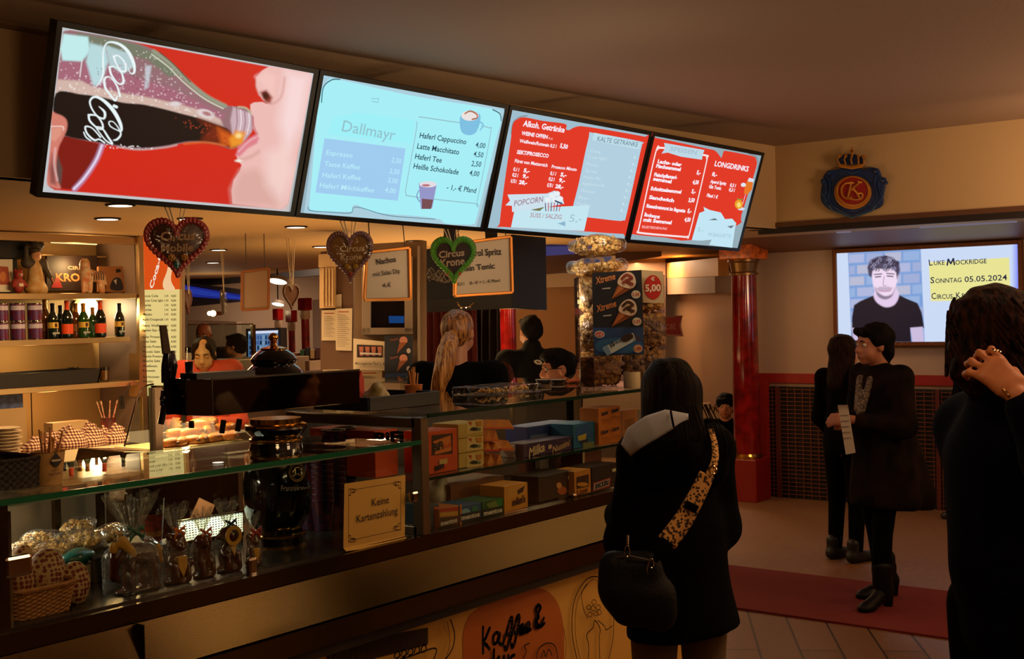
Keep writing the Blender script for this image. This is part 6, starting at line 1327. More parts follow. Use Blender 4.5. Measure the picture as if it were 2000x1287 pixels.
q=P(735,770,'y',3.22); o=blob('napkin_pile',[('e',(q.x,3.22,ZT+.035),(.05,.05,.03)),('e',(q.x-.01,3.2,ZT+.065),(.03,.03,.025))],mat('napkin_mixed',(190,176,150),.8,c2=(150,130,60),nscale=40),None,.006,.02,folds(.006,60)); tag(o,'crumpled pale napkins in the black tray','napkins')
q=P(702,790,'y',3.25); o=MB().prism([P(690,815,'y',3.3),P(712,815,'y',3.3),P(712,765,'y',3.3),P(706,748,'y',3.3)],(0,.012,0)).build('red_pack',mat('red_print',(190,50,26),.5)); tag(o,'red triangular card standing beside the black tray','card')
o.location.z=ZT
pb=thing('plastic_box',P(1015,790,'y',3.15),'clear plastic tray box lying on the glass top','box')
xa,xb=P(966,785,'y',3.1).x,P(1064,780,'y',3.1).x
MB().box(((xa+xb)/2,3.22,ZT+.018),(xb-xa,.22,.036)).build('clear_shell',glass('clear_shell_film',(236,230,214),.95,.05,1.6,film=20),pb,bevel=.006)
for i in range(4): popcorn_blob('wrapped_sweet',pb,(xa+.04+i*(xb-xa-.08)/3,3.2,ZT+.016),(.02,.05,.008),10,i,mat('sweet_cream',(206,170,110),.5),.007)
for px,l in ((1062,'left of the pair of'),(1090,'right of the pair of')):
    q=P(px,772,'y',3.42); h=P(px,742,'y',3.42).z-ZT
    t=thing('printed_cup',(q.x,3.42,ZT),l+' dark printed plastic cups by the popcorn tower','cup','dark printed cups on the glass top')
    MB().lathe([(.028,.0),(.037,h),(.035,h),(.027,.004),(.001,.004)],(q.x,3.42,ZT),22).build('cup_wall',mat('cup_dark_brown',(24,18,18),.3,c2=(80,70,66),nscale=45),t,smooth=True)
    MB().lathe([(.037,h),(.039,h+.003),(.037,h+.005)],(q.x,3.42,ZT),22,cap=False).build('cup_rim',mat('cup_rim_pale',(190,170,150),.4),t,smooth=True)
q=P(1078,772,'y',3.5); o=MB().tube([(q.x-.09,3.34,ZT+.01),(q.x-.02,3.34,ZT+.012)],.009,8).build('orange_stick',mat('stick_orange',(190,90,40),.6),None,smooth=True); tag(o,'orange snack stick lying on the glass by the printed cups','snack')
q=P(1235,760,'y',2.85); h=P(1235,726,'y',2.85).z-ZT; t=thing('plastic_beaker',(q.x,2.85,ZT),'frosted white beaker in front of the popcorn tower','cup')
MB().lathe([(.036,0),(.038,.004),(.038,h),(.035,h),(.034,.006),(.001,.006)],(q.x,2.85,ZT),26).build('beaker_wall',mat('frosted_white',(214,196,160),.4),t,smooth=True)
# dark basket and churro cup on the left glass
ZT2=zt1+.0125
xa,xb=P(-30,950,'y',2.95).x,P(85,935,'y',2.95).x
dk=thing('dark_basket',((xa+xb)/2,3.05,ZT2),'dark woven basket at the left end of the glass top','basket')
wk2=mat('wicker_dark',(34,22,16),.6,bump=.5,bscale=160)
def bwall(u,v):
    a=2*PI*u; c,s=math.cos(a),math.sin(a); k_=(abs(c)**6+abs(s)**6)**(-1/6); w=.002*math.sin(a*24+(PI if int(v*8)%2 else 0))
    return ((xa+xb)/2+(xb-xa)/2*k_*c*(.94+.06*v)+w*c,3.05+.11*k_*s*(.94+.06*v)+w*s,ZT2+.002+.075*v)
MB().grid(bwall,140,8,True).build('woven_wall',wk2,dk,solid=.005); MB().tube([bwall(i/40,1) for i in range(41)],.006,6).build('rim',wk2,dk); MB().box(((xa+xb)/2,3.05,ZT2+.005),(xb-xa-.02,.2,.006)).build('bottom',wk2,dk)
o=MB().box((xa+.09,3.05,ZT2+.072),(.12,.08,.02)).box((xa+.10,3.06,ZT2+.09),(.10,.07,.014)).build('sugar_packets',mat('packet_paper',(150,120,80),.7)); tag(o,'small paper packets heaped in the dark basket','packets')
o.location.z=ZT2+.012
q=P(95,950,'y',2.97); z0=ZT2; h=P(95,882,'y',2.97).z-z0; t=thing('paper_cup',(q.x,2.97,z0),'tan paper cup with wooden sticks beside the dark basket','cup')
stickcup(t,q.x,2.97,z0,h,.044,12,h+.065,mat('cup_tan',(190,146,86),.6),5)
A=Art((0,2.97-.0445,0),(0,-1,0),step=.001); A.poly([(109,883),(122,899),(110,914),(98,899)],(34,26,24)); A.poly([(101,898),(119,896),(119,900),(101,902)],(190,170,140)); A.text('ENJOY',(101,922),(117,918),4,(70,40,24),.02); A.text('THE TASTE',(95,930),(119,926),5,(70,40,24),.02); A.build('print',t)
# ------------------------------------------------------------------ gingerbread hearts hanging under the screens
def scr_bottom(px):
    """point under the screens' lower edge, straight above what hangs there"""
    lo,hi=-.2,4*SW+.2
    for _ in range(40):
        m_=(lo+hi)/2
        if proj(SO+SU*m_+SD*SHt)[0]<px: lo=m_
        else: hi=m_
    return SO+SU*lo+SD*SHt-SN*.02
def heart_pt(t):
    return 16*math.sin(t)**3/17, (13*math.cos(t)-5*math.cos(2*t)-2*math.cos(3*t)-math.cos(4*t)+2.5)/15.5
def heart(cx,cy,wpx,hpx,d,label,rimc,facec,lines,flowers,filmc=None,yaw=0,txt=(226,196,160),top=None,grp='gingerbread hearts hanging in front of the bar',rimw=.17):
    hang=None
    if d is None: hang=scr_bottom(cx); d=(hang-CC).dot(CW)-.01
    o=Pd(cx,cy,d); n=(CC-o); n.z=0; n.normalize(); n=Matrix.Rotation(yaw,3,'Z')@n; u=Vector((0,0,1)).cross(n).normalized()
    W=wpx*d/F/2/.94; H=hpx*d/F/2*1.0
    t=thing('gingerbread_heart',o,label,'gingerbread heart',grp); up=Vector((0,0,1))
    def hp(s,k,z): x,y=heart_pt(s); return o+u*(x*W*k)+up*(y*H*k)+n*z
    ts=[2*PI*i/64 for i in range(64)]
    rm=mat('heart_rim_%d_%d'%(rimc[0],rimc[1]),rimc,.35,bump=.6,bscale=180,coat=.5)
    fm_=mat('heart_cake_%d'%facec[0],facec,.3 if filmc else .5,coat=.6 if filmc else .2,bump=.1,bscale=60)
    MB().rings([[hp(s,.97,-.012) for s in ts],[hp(s,1,-.006) for s in ts],[hp(s,1,.002) for s in ts],[hp(s,.96,.006) for s in ts]]).build('cake',fm_,t,smooth=True)
    def hc(s,k): x,y=heart_pt(s); return o+u*(x*W*k)+up*(y*H*k)+n*.006
    mb=MB(); N=56
    for i in range(N):
        s=2*PI*i/N; c=hp(s,1-rimw*.5,.008); mb.ball(c,W*rimw*.62,8,sq=(1,.6,1),M=None)
        c2=hp(s+PI/N,1-rimw*.95,.008); mb.ball(c2,W*rimw*.30,6)
    mb.build('icing_rim',rm,t,smooth=True)
    A=Art(o+n*.0075,n,step=.0008)
    for st,p0,p1,h in lines: A.text(st,p0,p1,h,txt,.03,slant=.1)
    A.build('icing_lettering',t)
    for fx,fy,r,c in flowers:
        c0=Pd(fx,fy,d); c0=onpl(fx,fy,o+n*.012,n); rr=r*d/F; mb=MB()
        for k in range(7): a=2*PI*k/7; mb.ball(c0+(u*math.cos(a)+up*math.sin(a))*rr*.6,rr*.42,6)
        mb.ball(c0+n*.004,rr*.4,6); mb.build('icing_flower',mat('icing_%d_%d'%(c[0],c[1]),c,.4),t,smooth=True)
    if filmc:
        fl=glass('heart_film',(250,246,240),1.0,.12,1.6,film=8)
        def ff(uu,v):
            s=2*PI*uu; k=.98*(1-v); x,y=heart_pt(s); ck=.25*(1-(1-v))  # shrink towards centre
            return o+u*(x*W*k)+up*((y*H)*k+.0)+n*(.016+.010*math.sin(PI*min(1,v*1.2))+.003*math.sin(s*11)*v)
        MB().grid(ff,64,10,True).build('clear_wrap',fl,t,smooth=True)
    rb=mat('ribbon_white',(206,190,160),.5); tz_=top if top is not None else (cy-hpx*.5-30)
    for q in (-1,1):
        a=hp(.45*q,.86,.010); b=(scr_bottom(cx+q*wpx*.14)+V(0,0,.01)) if hang else (lambda g_: V(g_.x,g_.y,ZL+.005))(onpl(cx+q*wpx*.16,tz_,o-n*.02,n)); mb=MB()
        for w_ in (-1,1): mb.bar(a+u*.004*w_,b+u*.010*w_,.0018,.006)
        mb.build('ribbon',rb,t)
    return t
heart(346,484,125,124,None,'large heart with a red icing rim and glossy film, under the cola screen',(176,44,36),(84,44,26),[('Circus',(313,470),(381,468),17),('Mobile',(314,492),(378,490),15)],[(335,503,8,(206,150,30)),(361,503,8,(206,150,30)),(346,518,8,(40,140,140))],filmc=1,txt=(214,180,140),top=395)
heart(684,502,92,108,None,'medium heart with a dull purple rim and golden shine, under the second screen',(140,96,98),(140,92,26),[('Circus',(663,492),(712,490),12),('Krone',(665,508),(707,506),11)],[(678,521,6,(206,160,40)),(695,521,6,(206,160,40)),(685,536,6,(190,80,40))],filmc=1,txt=(230,200,150),top=428)
heart(886,508,90,98,None,'dark heart with a bright green icing rim and three flowers',(84,160,36),(52,28,24),[('Circus',(857,504),(907,499),13),('Krone',(860,522),(908,516),15)],[(876,534,6,(206,60,44)),(896,533,6,(206,60,44)),(886,544,6,(216,170,40))],filmc=None,txt=(200,170,140),top=450,rimw=.22)
heart(569,580,38,54,9.0,'small plain brown heart seen from behind, hanging in the far opening',(96,60,36),(104,64,34),[],[],yaw=.6,txt=(180,140,100),top=520,grp='hearts on the far side of the kiosk')
heart(435,590,14,52,8.6,'narrow heart seen edge-on with silver film, above the kitchen helper',(80,70,60),(60,44,34),[],[],yaw=1.25,filmc=1,top=540,grp='hearts on the far side of the kiosk')
heart(367,590,22,52,8.8,'small reddish heart right beside the lit price board',(110,50,40),(90,50,34),[],[],yaw=.9,top=550,grp='hearts on the far side of the kiosk')
# ------------------------------------------------------------------ hanging signs
def hang_sign(name,corners,d0,n,label,fn,frame_c,paper_c,fw=.016,bars=True,thick=.02,cat='sign'):
    top=None
    if d0 is None: top=True; d0=(scr_bottom(corners[0][0])-CC).dot(CW)+.02
    o=Pd(*corners[0],d0); A=Art(o,n,step=.0012); c=[onpl(x,y,o,A.n) for x,y in corners]
    t=thing(name,(c[2]+c[3])/2,label,cat)
    MB().prism([q-A.n*.004 for q in c],-A.n*thick*.6).build('sign_back',paper_c,t)
    if bars:
        for i in range(4): MB().bar(c[i],c[(i+1)%4],thick,fw,up=A.n.cross(c[(i+1)%4]-c[i])).build('frame_rail',frame_c,t,bevel=.003)
    for i,px_ in ((0,corners[0][0]+8),(1,corners[1][0]-8)):
        a_=onpl(px_,corners[i][1],o,A.n); b_=scr_bottom(px_)+V(0,0,.015) if top else V(a_.x,a_.y,ZL+.005); MB().bar(a_,b_,.004).build('cord',mat('cord_grey',(60,50,44),.6),t)
    A.k=2; fn(A)
    if A.mb.v: A.build('lettering',t)
    return t,c,A
gfr=mat('gilt_frame',(196,122,40),.3,metal=.5); sp=mat('sign_paper',(240,226,204),.7)
nX=Vector((-.35,-1,0))
def f(A): A.text('Nachos',(736,517),(774,511),11,(50,44,50),.02); A.text('mit Salsa Dip',(730,540),(782,533),9,(50,44,50),.01); A.text('4,-€',(749,562),(764,560),9,(50,44,50),.01)
hang_sign('hanging_sign',[(716,493),(799,484),(801,584),(711,586)],None,nX,'gilt framed hanging sign for nachos with salsa dip',f,gfr,sp)
def f(A):
    A.text('Aperol Spritz',(905,502),(980,497),13,(50,44,50),.02); A.text('Gin Tonic',(905,530),(967,524),11,(50,44,50),.02); A.text('0,3 l     8,- € + 1,- € Pfand',(894,558),(977,550),6,(70,60,60),.01)
hang_sign('hanging_sign',[(890,476),(997,462),(1000,571),(888,578)],None,nX,'gilt framed hanging sign for spritz and tonic behind the green rimmed heart',f,gfr,sp)
t,c,A=hang_sign('hanging_sign',[(473,531),(525,524),(524,603),(472,606)],8.4,nX,'blank back of a framed sign hanging over the far opening',lambda A:None,mat('worn_wood_frame',(140,84,40),.5),mat('sign_back_board',(150,122,96),.7))
# ------------------------------------------------------------------ black screen housing with open back and cables
bh=thing('screen_housing',Pd(920,540,8.2),'black open backed screen housing with loose cables above the server','screen housing')
def D_(px,py,d): return Pd(px,py,d)
hb_=mat('housing_black',(9,9,10),.4); 
a1,a2,a3,a4=D_(776,497,7.9),D_(1003,458,8.5),D_(1003,602,8.5),D_(776,613,7.9)
b=(a2-a1); b.z=0; b.normalize(); nb=Vector((-b.y,b.x,0)); nb=nb if nb.dot(CW)>0 else -nb
MB().prism([a1,a2,a3,a4],nb*.03).build('back_plate',hb_,bh)
for y0,y1,yy0,yy1 in ((497,458,500,461),(560,532,566,538),(590,575,613,602)):
    MB().prism([D_(776,y0,7.86),D_(1003,y1,8.46),D_(1003,yy1,8.46),D_(776,yy0,7.86)],nb*.06).build('housing_rail',mat('housing_rail',(22,20,20),.3),bh)
MB().prism([D_(1000,458,8.45),D_(1066,464,8.7),D_(1068,606,8.7),D_(1000,602,8.45)],nb*.04).build('side_panel',hb_,bh)
mb=MB(); rs=np.random.RandomState(3)
for i in range(9):
    x0=800+i*8; mb.tube(catmull([D_(x0,530+rs.uniform(-8,8),7.8),D_(x0+12,545+rs.uniform(-8,8),7.78),D_(x0+26,532+rs.uniform(-10,10),7.8),D_(x0+40,550+rs.uniform(-6,6),7.82)],4),.004,5)
mb.build('cable_bundle',mat('cable_grey',(110,104,100),.35),bh,smooth=True)
MB().tube(catmull([D_(892,590,7.9),D_(900,600,7.88),D_(915,600,7.9),D_(925,592,7.95)],5),.006,6).tube([D_(815,575,7.82),D_(815,592,7.82)],.005,6).build('grip',steelp,bh,smooth=True)
for px_,py_,d_2 in ((880,500,8.2),(960,480,8.4)): q=D_(px_,py_,d_2); MB().bar(q,V(q.x,q.y,ZL),.06).build('ceiling_bracket',hb_,bh)
# ------------------------------------------------------------------ kiosk pillars and window
pl_=thing('kiosk_pillar',Pd(656,700,8.2),'brown and cream kiosk pillar with papers taped to it','pillar'); x0=Pd(656,700,8.2)
br_m=mat('pillar_brown',(92,62,44),.6)
def slab(name,pts,d,dep,m_,par,bev=0):
    c=[Pd(x,y,d) if y else (lambda g_: V(g_.x,g_.y,0))(Pd(x,700,d)) for x,y in pts]; return MB().prism(c,CW*dep).build(name,m_,par,bevel=bev)
slab('shaft',[(626,492),(690,485),(690,735),(626,735)],8.25,.3,br_m,pl_)
slab('fluted_panel',[(624,520),(655,516),(655,601),(624,602)],8.2,.04,mat('pillar_cream',(196,164,120),.6),pl_)
for x in (630,636,642,648): slab('flute',[(x,524),(x+2,524),(x+2,598),(x,598)],8.17,.04,mat('pillar_cream_light',(206,176,134),.6),pl_)
slab('panel_cap',[(622,497),(657,494),(657,520),(622,522)],8.18,.06,mat('pillar_cream'),pl_)
MB().box((x0.x,x0.y+.1,.45),(.3,.3,.9)).build('pillar_base',br_m,pl_)
def note(pts,d,label,fn=None,c=(200,184,160)):
    o=Pd(*pts[0],d); A=Art(o,-CW,step=.002); t=thing('paper_sheet',Pd((pts[0][0]+pts[2][0])/2,max(p[1] for p in pts),d),label,'paper'); MB().prism([onpl(x,y,o,A.n) for x,y in pts],-A.n*.003).build('sheet',flat(c,.8),t)
    if fn: fn(A); A.build('writing',t)
def wl(x0,x1,y0,y1,n):
    def f(A):
        A.line([(x0+2,y0),(x1-4,y0)],.006,(150,70,50))
        for i in range(n): y=y0+6+(y1-y0-6)*i/n; A.line([(x0,y),(x0+(x1-x0)*(.6+.4*((i*7)%5)/5),y)],.003,(120,104,90))
    return f
note([(628,606),(660,605),(659,665),(628,665)],8.235,'left paper sheet taped to the kiosk pillar',wl(632,656,612,660,12))
note([(655,603),(688,602),(687,685),(656,684)],8.225,'longer paper sheet overlapping the left one on the pillar',wl(659,685,609,680,16))
note([(655,576),(667,574),(667,604),(657,604)],8.24,'narrow paper slip above the two sheets on the pillar')
wn=thing('service_window',Pd(760,740,7.6),'pale metal framed window with dark glass behind the nachos sign','window'); wf=mat('window_frame_pale',(150,134,120),.4,metal=.3)
slab('window_board',[(693,478),(832,470),(832,760),(693,760)],7.75,.06,mat('window_board',(120,96,74),.6),wn)
for pts in ([(707,500),(724,500),(724,650),(707,652)],[(790,500),(806,500),(806,650),(790,650)],[(707,640),(806,640),(806,652),(707,654)],[(815,480),(820,480),(820,740),(815,740)]): slab('window_frame',pts,7.7,.05,wf,wn,.003)
slab('dark_glass',[(724,500),(790,500),(790,641),(724,642)],7.73,.02,mat('dark_window_glass',(22,16,16),.1),wn)
A=Art(Pd(775,625,7.725),-CW,emis=.7,step=.002); A.poly([(759,617),(789,617),(789,631),(760,631)],(30,70,130)); A.build('painted_blue_reflection',wn)  # blue reflection in the dark glass painted as a glowing patch
note([(690,661),(759,668),(758,724),(690,723)],7.66,'white notice with a picture of cups, before the window',lambda A:(A.poly([(697,673),(748,675),(747,698),(697,698)],(40,24,30)),[A.poly([(701+i*12,677),(710+i*12,677),(709+i*12,695),(703+i*12,695)],(170,100,84)) for i in range(4)],A.poly([(703,688),(745,690),(745,693),(703,692)],(200,190,190)),A.text('Mehrwegbecher Pfand 2,- €',(694,712),(751,713),5.5,(70,60,60),.01)),(206,190,166))
note([(694,724),(746,725),(746,742),(694,742)],7.65,'pale paper under the notice with cups',wl(702,738,728,739,4),(180,156,120))
slab('window_sill',[(680,741),(830,741),(830,760),(680,760)],7.5,.4,mat('partition_steel'),wn)
slab('sill_base',[(680,760),(830,760),(830,None),(680,None)],7.55,.3,mat('pillar_brown'),wn)
def f(A):
    for cx,cy in ((788,665),(788,700)): A.disc(cx,cy,8,8,(170,110,90)); A.poly([(cx-8,cy+5),(cx+7,cy+4),(cx-13,cy+26)],(120,64,30)); A.text('Xtreme',(762,cy+2),(778,cy-2),5,(120,60,40),.02); A.disc(cx+10,cy+20,4,5,(160,150,150))
    A.poly([(752,730),(804,728),(804,760),(752,760)],(24,50,100)); A.poly([(762,752),(795,735),(798,742),(766,758)],(110,140,170))
o=Pd(779,700,7.6); A=Art(o,-CW,step=.002); t=thing('ice_cream_poster',Pd(779,760,7.6),'small dark blue ice cream poster left of the ponytailed server','poster'); MB().prism([onpl(x,y,o,A.n) for x,y in ((751,656),(806,656),(806,765),(751,765))],-A.n*.01).build('poster_sheet',flat((16,20,36)),t); f(A); A.build('print',t)
# ------------------------------------------------------------------ popcorn tower with posters
PT=3.28
pt_=thing('popcorn_tower',Pd(1215,760,5.3),'clear acrylic tower filled with bagged popcorn at the counter end','popcorn display')
a=P(1132,755,'y',3.75); d_=Pd(1298,757,5.45); 
cxT,cyT=P(1215,757,'y',PT).x,PT; wT=(P(1296,700,'y',PT).x-P(1128,700,'y',PT).x)
zT0=zt3+.013; zT1=Pd(1215,541,5.5).z
W_=.26; r_=Matrix.Rotation(-.35,3,'Z')
acr=glass('acrylic',(240,240,248),.9,.03)
def bx(cx,cy,z0,z1,w,dd_): return (Vector((cx,cy,(z0+z1)/2)),(w,dd_,z1-z0))
ca,cb_=Pd(1160,757,5.05),Pd(1275,757,5.2)
cen=Pd(1212,757,5.5); cen.z=0
ang=math.atan2(CR.y,CR.x)
wpx=lambda px: px*5.5/F
RT=Matrix.Rotation(ang,3,'Z')
c_=Vector((cen.x,cen.y,(zT0+zT1)/2))
for q in (-1,1):
    MB().box(c_+RT@Vector((q*wpx(82),0,0)),(.006,.30,zT1-zT0),M=RT).build('acrylic_side',acr,pt_); MB().box(c_+RT@Vector((0,q*.15,0)),(wpx(164),.006,zT1-zT0),M=RT).build('acrylic_side',acr,pt_)
MB().box(Vector((cen.x,cen.y,zT0+.004)),(wpx(170),.31,.008),M=RT).build('acrylic_base',acr,pt_)
def bag(cx,cy,z,rx,ry,rz,l,seed,n=150,c=None,parent_none=None,sz=.011,boxy=False):
    if boxy:
        t=thing('popcorn_bag',(cx,cy,z),l,'popcorn bag','popcorn bags in and on the acrylic tower'); rs=np.random.RandomState(seed); mb=MB()
        for i in range(n):
            d=rs.uniform(-1,1,3); d[1]=-abs(d[1]); d[rs.randint(2)]*=1; j=rs.choice([0,1,1,1,2]); d[j]=(-1 if j==1 else rs.choice([-1,1]))*rs.uniform(.8,1)
            k=(abs(d)**4).sum()**.25; d=d/max(1,k); w_=RT@Vector((d[0]*rx*.95,d[1]*ry*.9,0)); mb.ball((cx+w_.x,cy+w_.y,z+rz+d[2]*rz*.96),rs.uniform(.7,1.3)*sz,6,sq=(1,rs.uniform(.7,1.2),rs.uniform(.7,1.2)))
        mb.build('popcorn',c or popm,t,smooth=True); core=MB().box((cx,cy,z+rz),(rx*1.6,ry*1.4,rz*1.7),M=RT).build('popcorn_fill',c or popm,t)
        def bf(u,v):
            a=2*PI*u; s_,c_=math.sin(a),math.cos(a); g=(abs(s_)**5+abs(c_)**5)**(-.2); e=min(1,(math.sin(PI*min(max(v,.02),.98))+.0001)**.22); w_=RT@Vector((rx*1.03*g*c_*e,ry*1.02*g*s_*e,0)); return (cx+w_.x,cy+w_.y,z+rz*2*v+.003*math.sin(9*a))
        MB().grid(bf,40,16,True).build('bag_film',film,t,smooth=True); return t
    t=thing('popcorn_bag',(cx,cy,z),l,'popcorn bag','popcorn bags in and on the acrylic tower')
    popcorn_blob('popcorn',t,(cx,cy,z+rz),(rx*.93,ry*.93,rz*.9),n,seed,c,sz)
    blob('bag_film',[('e',(cx,cy,z+rz),(rx,ry,rz)),('e',(cx+rx*.9*math.cos(ang),cy+rx*.9*math.sin(ang),z+rz*1.1),(.03,.02,.03)),('e',(cx-rx*.9*math.cos(ang),cy-rx*.9*math.sin(ang),z+rz),(.03,.02,.03))],film,t,.012,.03,folds(.005,35))
    return t
amberpop=mat('caramel_popcorn',(230,164,80),.6,c2=(244,200,112),nscale=60); mixpop=mat('mixed_popcorn',(234,186,100),.6,c2=(140,100,64),nscale=50)
lv=[(1172,'bottom left of the tower',amberpop,0),(1256,'bottom right, speckled',mixpop,0),(1172,'middle left, brightly lit',None,1),(1256,'middle right, speckled',mixpop,1),(1172,'top left, brightly lit',None,2),(1256,'top right inside the tower',amberpop,2)]
for i,(px,l,c,k) in enumerate(lv):
    hh=(zT1-zT0)/3; q=Pd(px,757,5.5); bag(q.x,q.y,zT0+.009+k*hh,wpx(39),.125,hh*.485,'bag of popcorn, '+l,20+i,330,c,boxy=True,sz=.0125)
q=Pd(1170,500,5.2); 
bag(Pd(1165,500,5.5).x,Pd(1165,500,5.5).y,zT1+.005,wpx(56),.12,.045,'popcorn bag lying on the tower, lower of two',41,260)
bt2=bag(Pd(1166,500,5.5).x,Pd(1166,500,5.5).y,zT1+.092,wpx(54),.12,.052,'popcorn bag lying topmost on the tower',42,260)
q0,q1=Pd(1140,511,5.35),Pd(1202,504,5.35); MB().bar(q0,q1,.012,.022).build('blue_bag_label',mat('blue_label',(34,60,120),.5,c2=(150,110,60),nscale=40),bt2)
point(Pd(1150,520,5.25)+V(0,-.1,.26),4,(1,.8,.5),.04)  # this and the next: unseen fill points added to brighten the popcorn
point(Pd(1104,600,5.4),2.4,(1,.8,.5),.05)
# poster with three ice creams
o=Pd(1205,610,5.28); nP=-(CW+CR*.06); A=Art(o,nP,step=.0012); t=thing('ice_cream_poster',Pd(1205,695,5.28),'dark blue poster with two ice cream cones and an ice bar on the popcorn tower','poster')
MB().prism([onpl(x,y,o,A.n) for x,y in ((1156,533),(1253,527),(1258,692),(1160,695))],-A.n*.006).build('poster_sheet',flat((12,14,34)),t)
A.poly([(1158,640),(1256,639),(1258,691),(1161,694)],(24,64,120)); A.blob([(1166,668),(1200,660),(1246,662),(1250,686),(1172,688)],(40,96,150),3)
for cx,cy,tx,ty,cc in ((1226,551,1194,585,(170,80,70)),(1228,604,1194,639,(90,56,40))):
    A.poly([(cx-18,cy+2),(cx+14,cy+10),(tx,ty)],(130,64,24)); A.poly([(cx-14,cy+2),(cx-2,cy+8),(tx+1,ty-2)],(176,100,44))
    A.blob([(cx-20,cy+2),(cx-14,cy-12),(cx,cy-20),(cx+12,cy-14),(cx+16,cy+2),(cx+8,cy+12),(cx-8,cy+10)],(214,190,170),4); A.curve([(cx-12,cy-6),(cx-2,cy-14),(cx+8,cy-8),(cx-4,cy-2),(cx+10,cy+4)],.012,cc); A.curve([(cx-10,cy+2),(cx,cy-4),(cx+6,cy+6)],.010,cc)
    A.text('Xtreme',(cx-62,cy+(4 if cy<580 else 6)),(cx-24,cy-6),13,(206,130,70),.02,slant=.2); A.poly([(cx-50,cy+12),(cx-34,cy+10),(cx-34,cy+13),(cx-50,cy+14)],(170,170,170))
    A.disc(cx+16,cy+24,9,8,(206,196,180)); A.text('3,50' if cy<580 else '3,20',(cx+9,cy+27),(cx+23,cy+26),6,(190,90,60),.03)
A.disc(1171,653,10,7,(206,200,200)); A.disc(1171,653,8,4.5,(190,50,40)); A.text('ICE',(1166,656),(1177,655),4,(240,230,230),.02)
A.poly([(1178,678),(1236,650),(1246,662),(1188,694)],(190,206,216)); A.poly([(1176,680),(1186,674),(1194,690),(1186,695)],(110,150,190)); A.text('10',(1194,679),(1202,674),9,(20,24,40),.05); A.text('MILK',(1203,672),(1213,667),5,(20,60,110),.03); A.blob([(1212,664),(1220,654),(1234,652),(1236,660),(1222,668)],(40,20,16),4)
A.poly([(1236,648),(1248,658),(1254,664),(1244,668)],(60,50,80)); A.disc(1246,681,9,8,(200,160,130)); A.text('1,80',(1239,684),(1253,683),6,(180,80,50),.03)
A.build('print',t)
o=Pd(1275,560,5.29); A=Art(o,nP,step=.0012); t=thing('price_card',Pd(1275,592,5.29),'white price card with a red circle reading 5,00 on the popcorn tower','sign')
MB().prism([onpl(x,y,o,A.n) for x,y in ((1253,527),(1295,530),(1297,592),(1256,591))],-A.n*.004).build('card',flat((206,184,150)),t)
A.disc(1275,561,17,24,(190,30,24)); A.text('5,00',(1260,569),(1291,568),13,(236,214,196),.04); A.text('€',(1271,548),(1279,548),7,(236,200,180),.03); A.build('print',t)
t=thing('acrylic_holder',Pd(1152,740,5.26),'empty frosted acrylic holder at the left of the popcorn tower','holder')
slab('holder_wall',[(1134,698),(1160,697),(1161,757),(1134,755)],5.26,.08,glass('frosted_holder',(190,170,150),.8,.2),t)
# side wing of the counter going back
wg=thing('counter_wing',V(5.1,4.2,0),'side wing of the counter running back from the corner','counter')
MB().box((5.1,4.23,.5),(.4,1.3,.98)).build('wing_body',mat('wing_brown',(70,48,34),.6),wg); MB().box((5.1,4.23,1.345),(.44,1.34,.012)).build('wing_glass',pane,wg); 
for y in (3.62,4.85): MB().box((5.26,y,1.16),(.03,.03,.36)).build('wing_post',fs,wg)
# ------------------------------------------------------------------ curtain, columns, far hall
def curtain(pts_top,pts_bot,m_,label,amp=.06,nf=9):
    t=[Vector(p) for p in pts_top]; b_=[Vector(p) for p in pts_bot]
    n=(t[1]-t[0]).cross(b_[0]-t[0]).normalized()
    o=MB().grid(lambda u,v: (t[0]*(1-u)+t[1]*u)*(1-v)+(b_[0]*(1-u)+b_[1]*u)*v+n*amp*math.sin(u*nf*2*PI)*(.5+.5*v),90,8).build('curtain',m_,None,smooth=True,solid=.012)
    tag(o,label,'curtain'); return o
curtain((Pd(812,600,12.6),Pd(930,598,12.2)),(Pd(812,960,12.6),Pd(940,960,12.2)),mat('curtain_red',(86,14,12),.85),'dark red draped curtain behind the ponytailed server',.07,8)
curtain((Pd(905,598,12.9),Pd(980,598,12.6)),(Pd(905,960,12.9),Pd(985,960,12.6)),mat('curtain_black',(30,8,8),.9),'near black curtain between the red curtain and the marble column',.07,5)
def far_column(px,ytop,d,wpx_,label,capital=True,yb=760):
    q=Pd(px,700,d); zt_=Pd(px,ytop,d).z; r=wpx_*d/F/2
    c=thing('marble_column',(q.x,q.y,0),label,'column')
    MB().lathe([(r,0),(r,zt_-.25)],(q.x,q.y,0),22).build('shaft',marble,c,smooth=True)
    MB().lathe([(r,zt_-.26),(r*1.2,zt_-.24),(r*1.2,zt_-.16),(r,zt_-.15)],(q.x,q.y,0),22).build('neck_ring',mat('pale_neck',(170,140,110),.4),c,smooth=True)
    MB().box((q.x,q.y,zt_-.075),(r*2.4,r*2.4,.15)).build('capital',marble,c)
far_column(994,545,10.6,32,'bright red marble column right of the curtain')
far_column(598,582,15.0,16,'far red column beside the pale door frame'); far_column(571,606,15.6,13,'far red column, middle of the three'); far_column(545,603,16.2,12,'far red column, left of the three')
dr=thing('door_frame',Pd(618,700,15.2),'pale door standing right of the far red column','door'); slab('leaf',[(610,586),(627,584),(627,None),(610,None)],15.4,.05,mat('door_pale',(170,160,170),.5),dr)
cl=thing('drinks_cooler',Pd(515,740,14.0),'glowing glass door drinks cooler in the far hall','cooler')
slab('cooler_body',[(480,642),(548,640),(548,None),(480,None)],14.3,.4,mat('cooler_body',(40,34,40),.5),cl)
A=Art(Pd(515,670,14.28),-CW,emis=.9,step=.004); A.poly([(485,648),(543,646),(543,702),(485,702)],(96,130,170)); A.poly([(485,647),(543,645),(543,650),(485,652)],(220,226,250))
rs=np.random.RandomState(8)
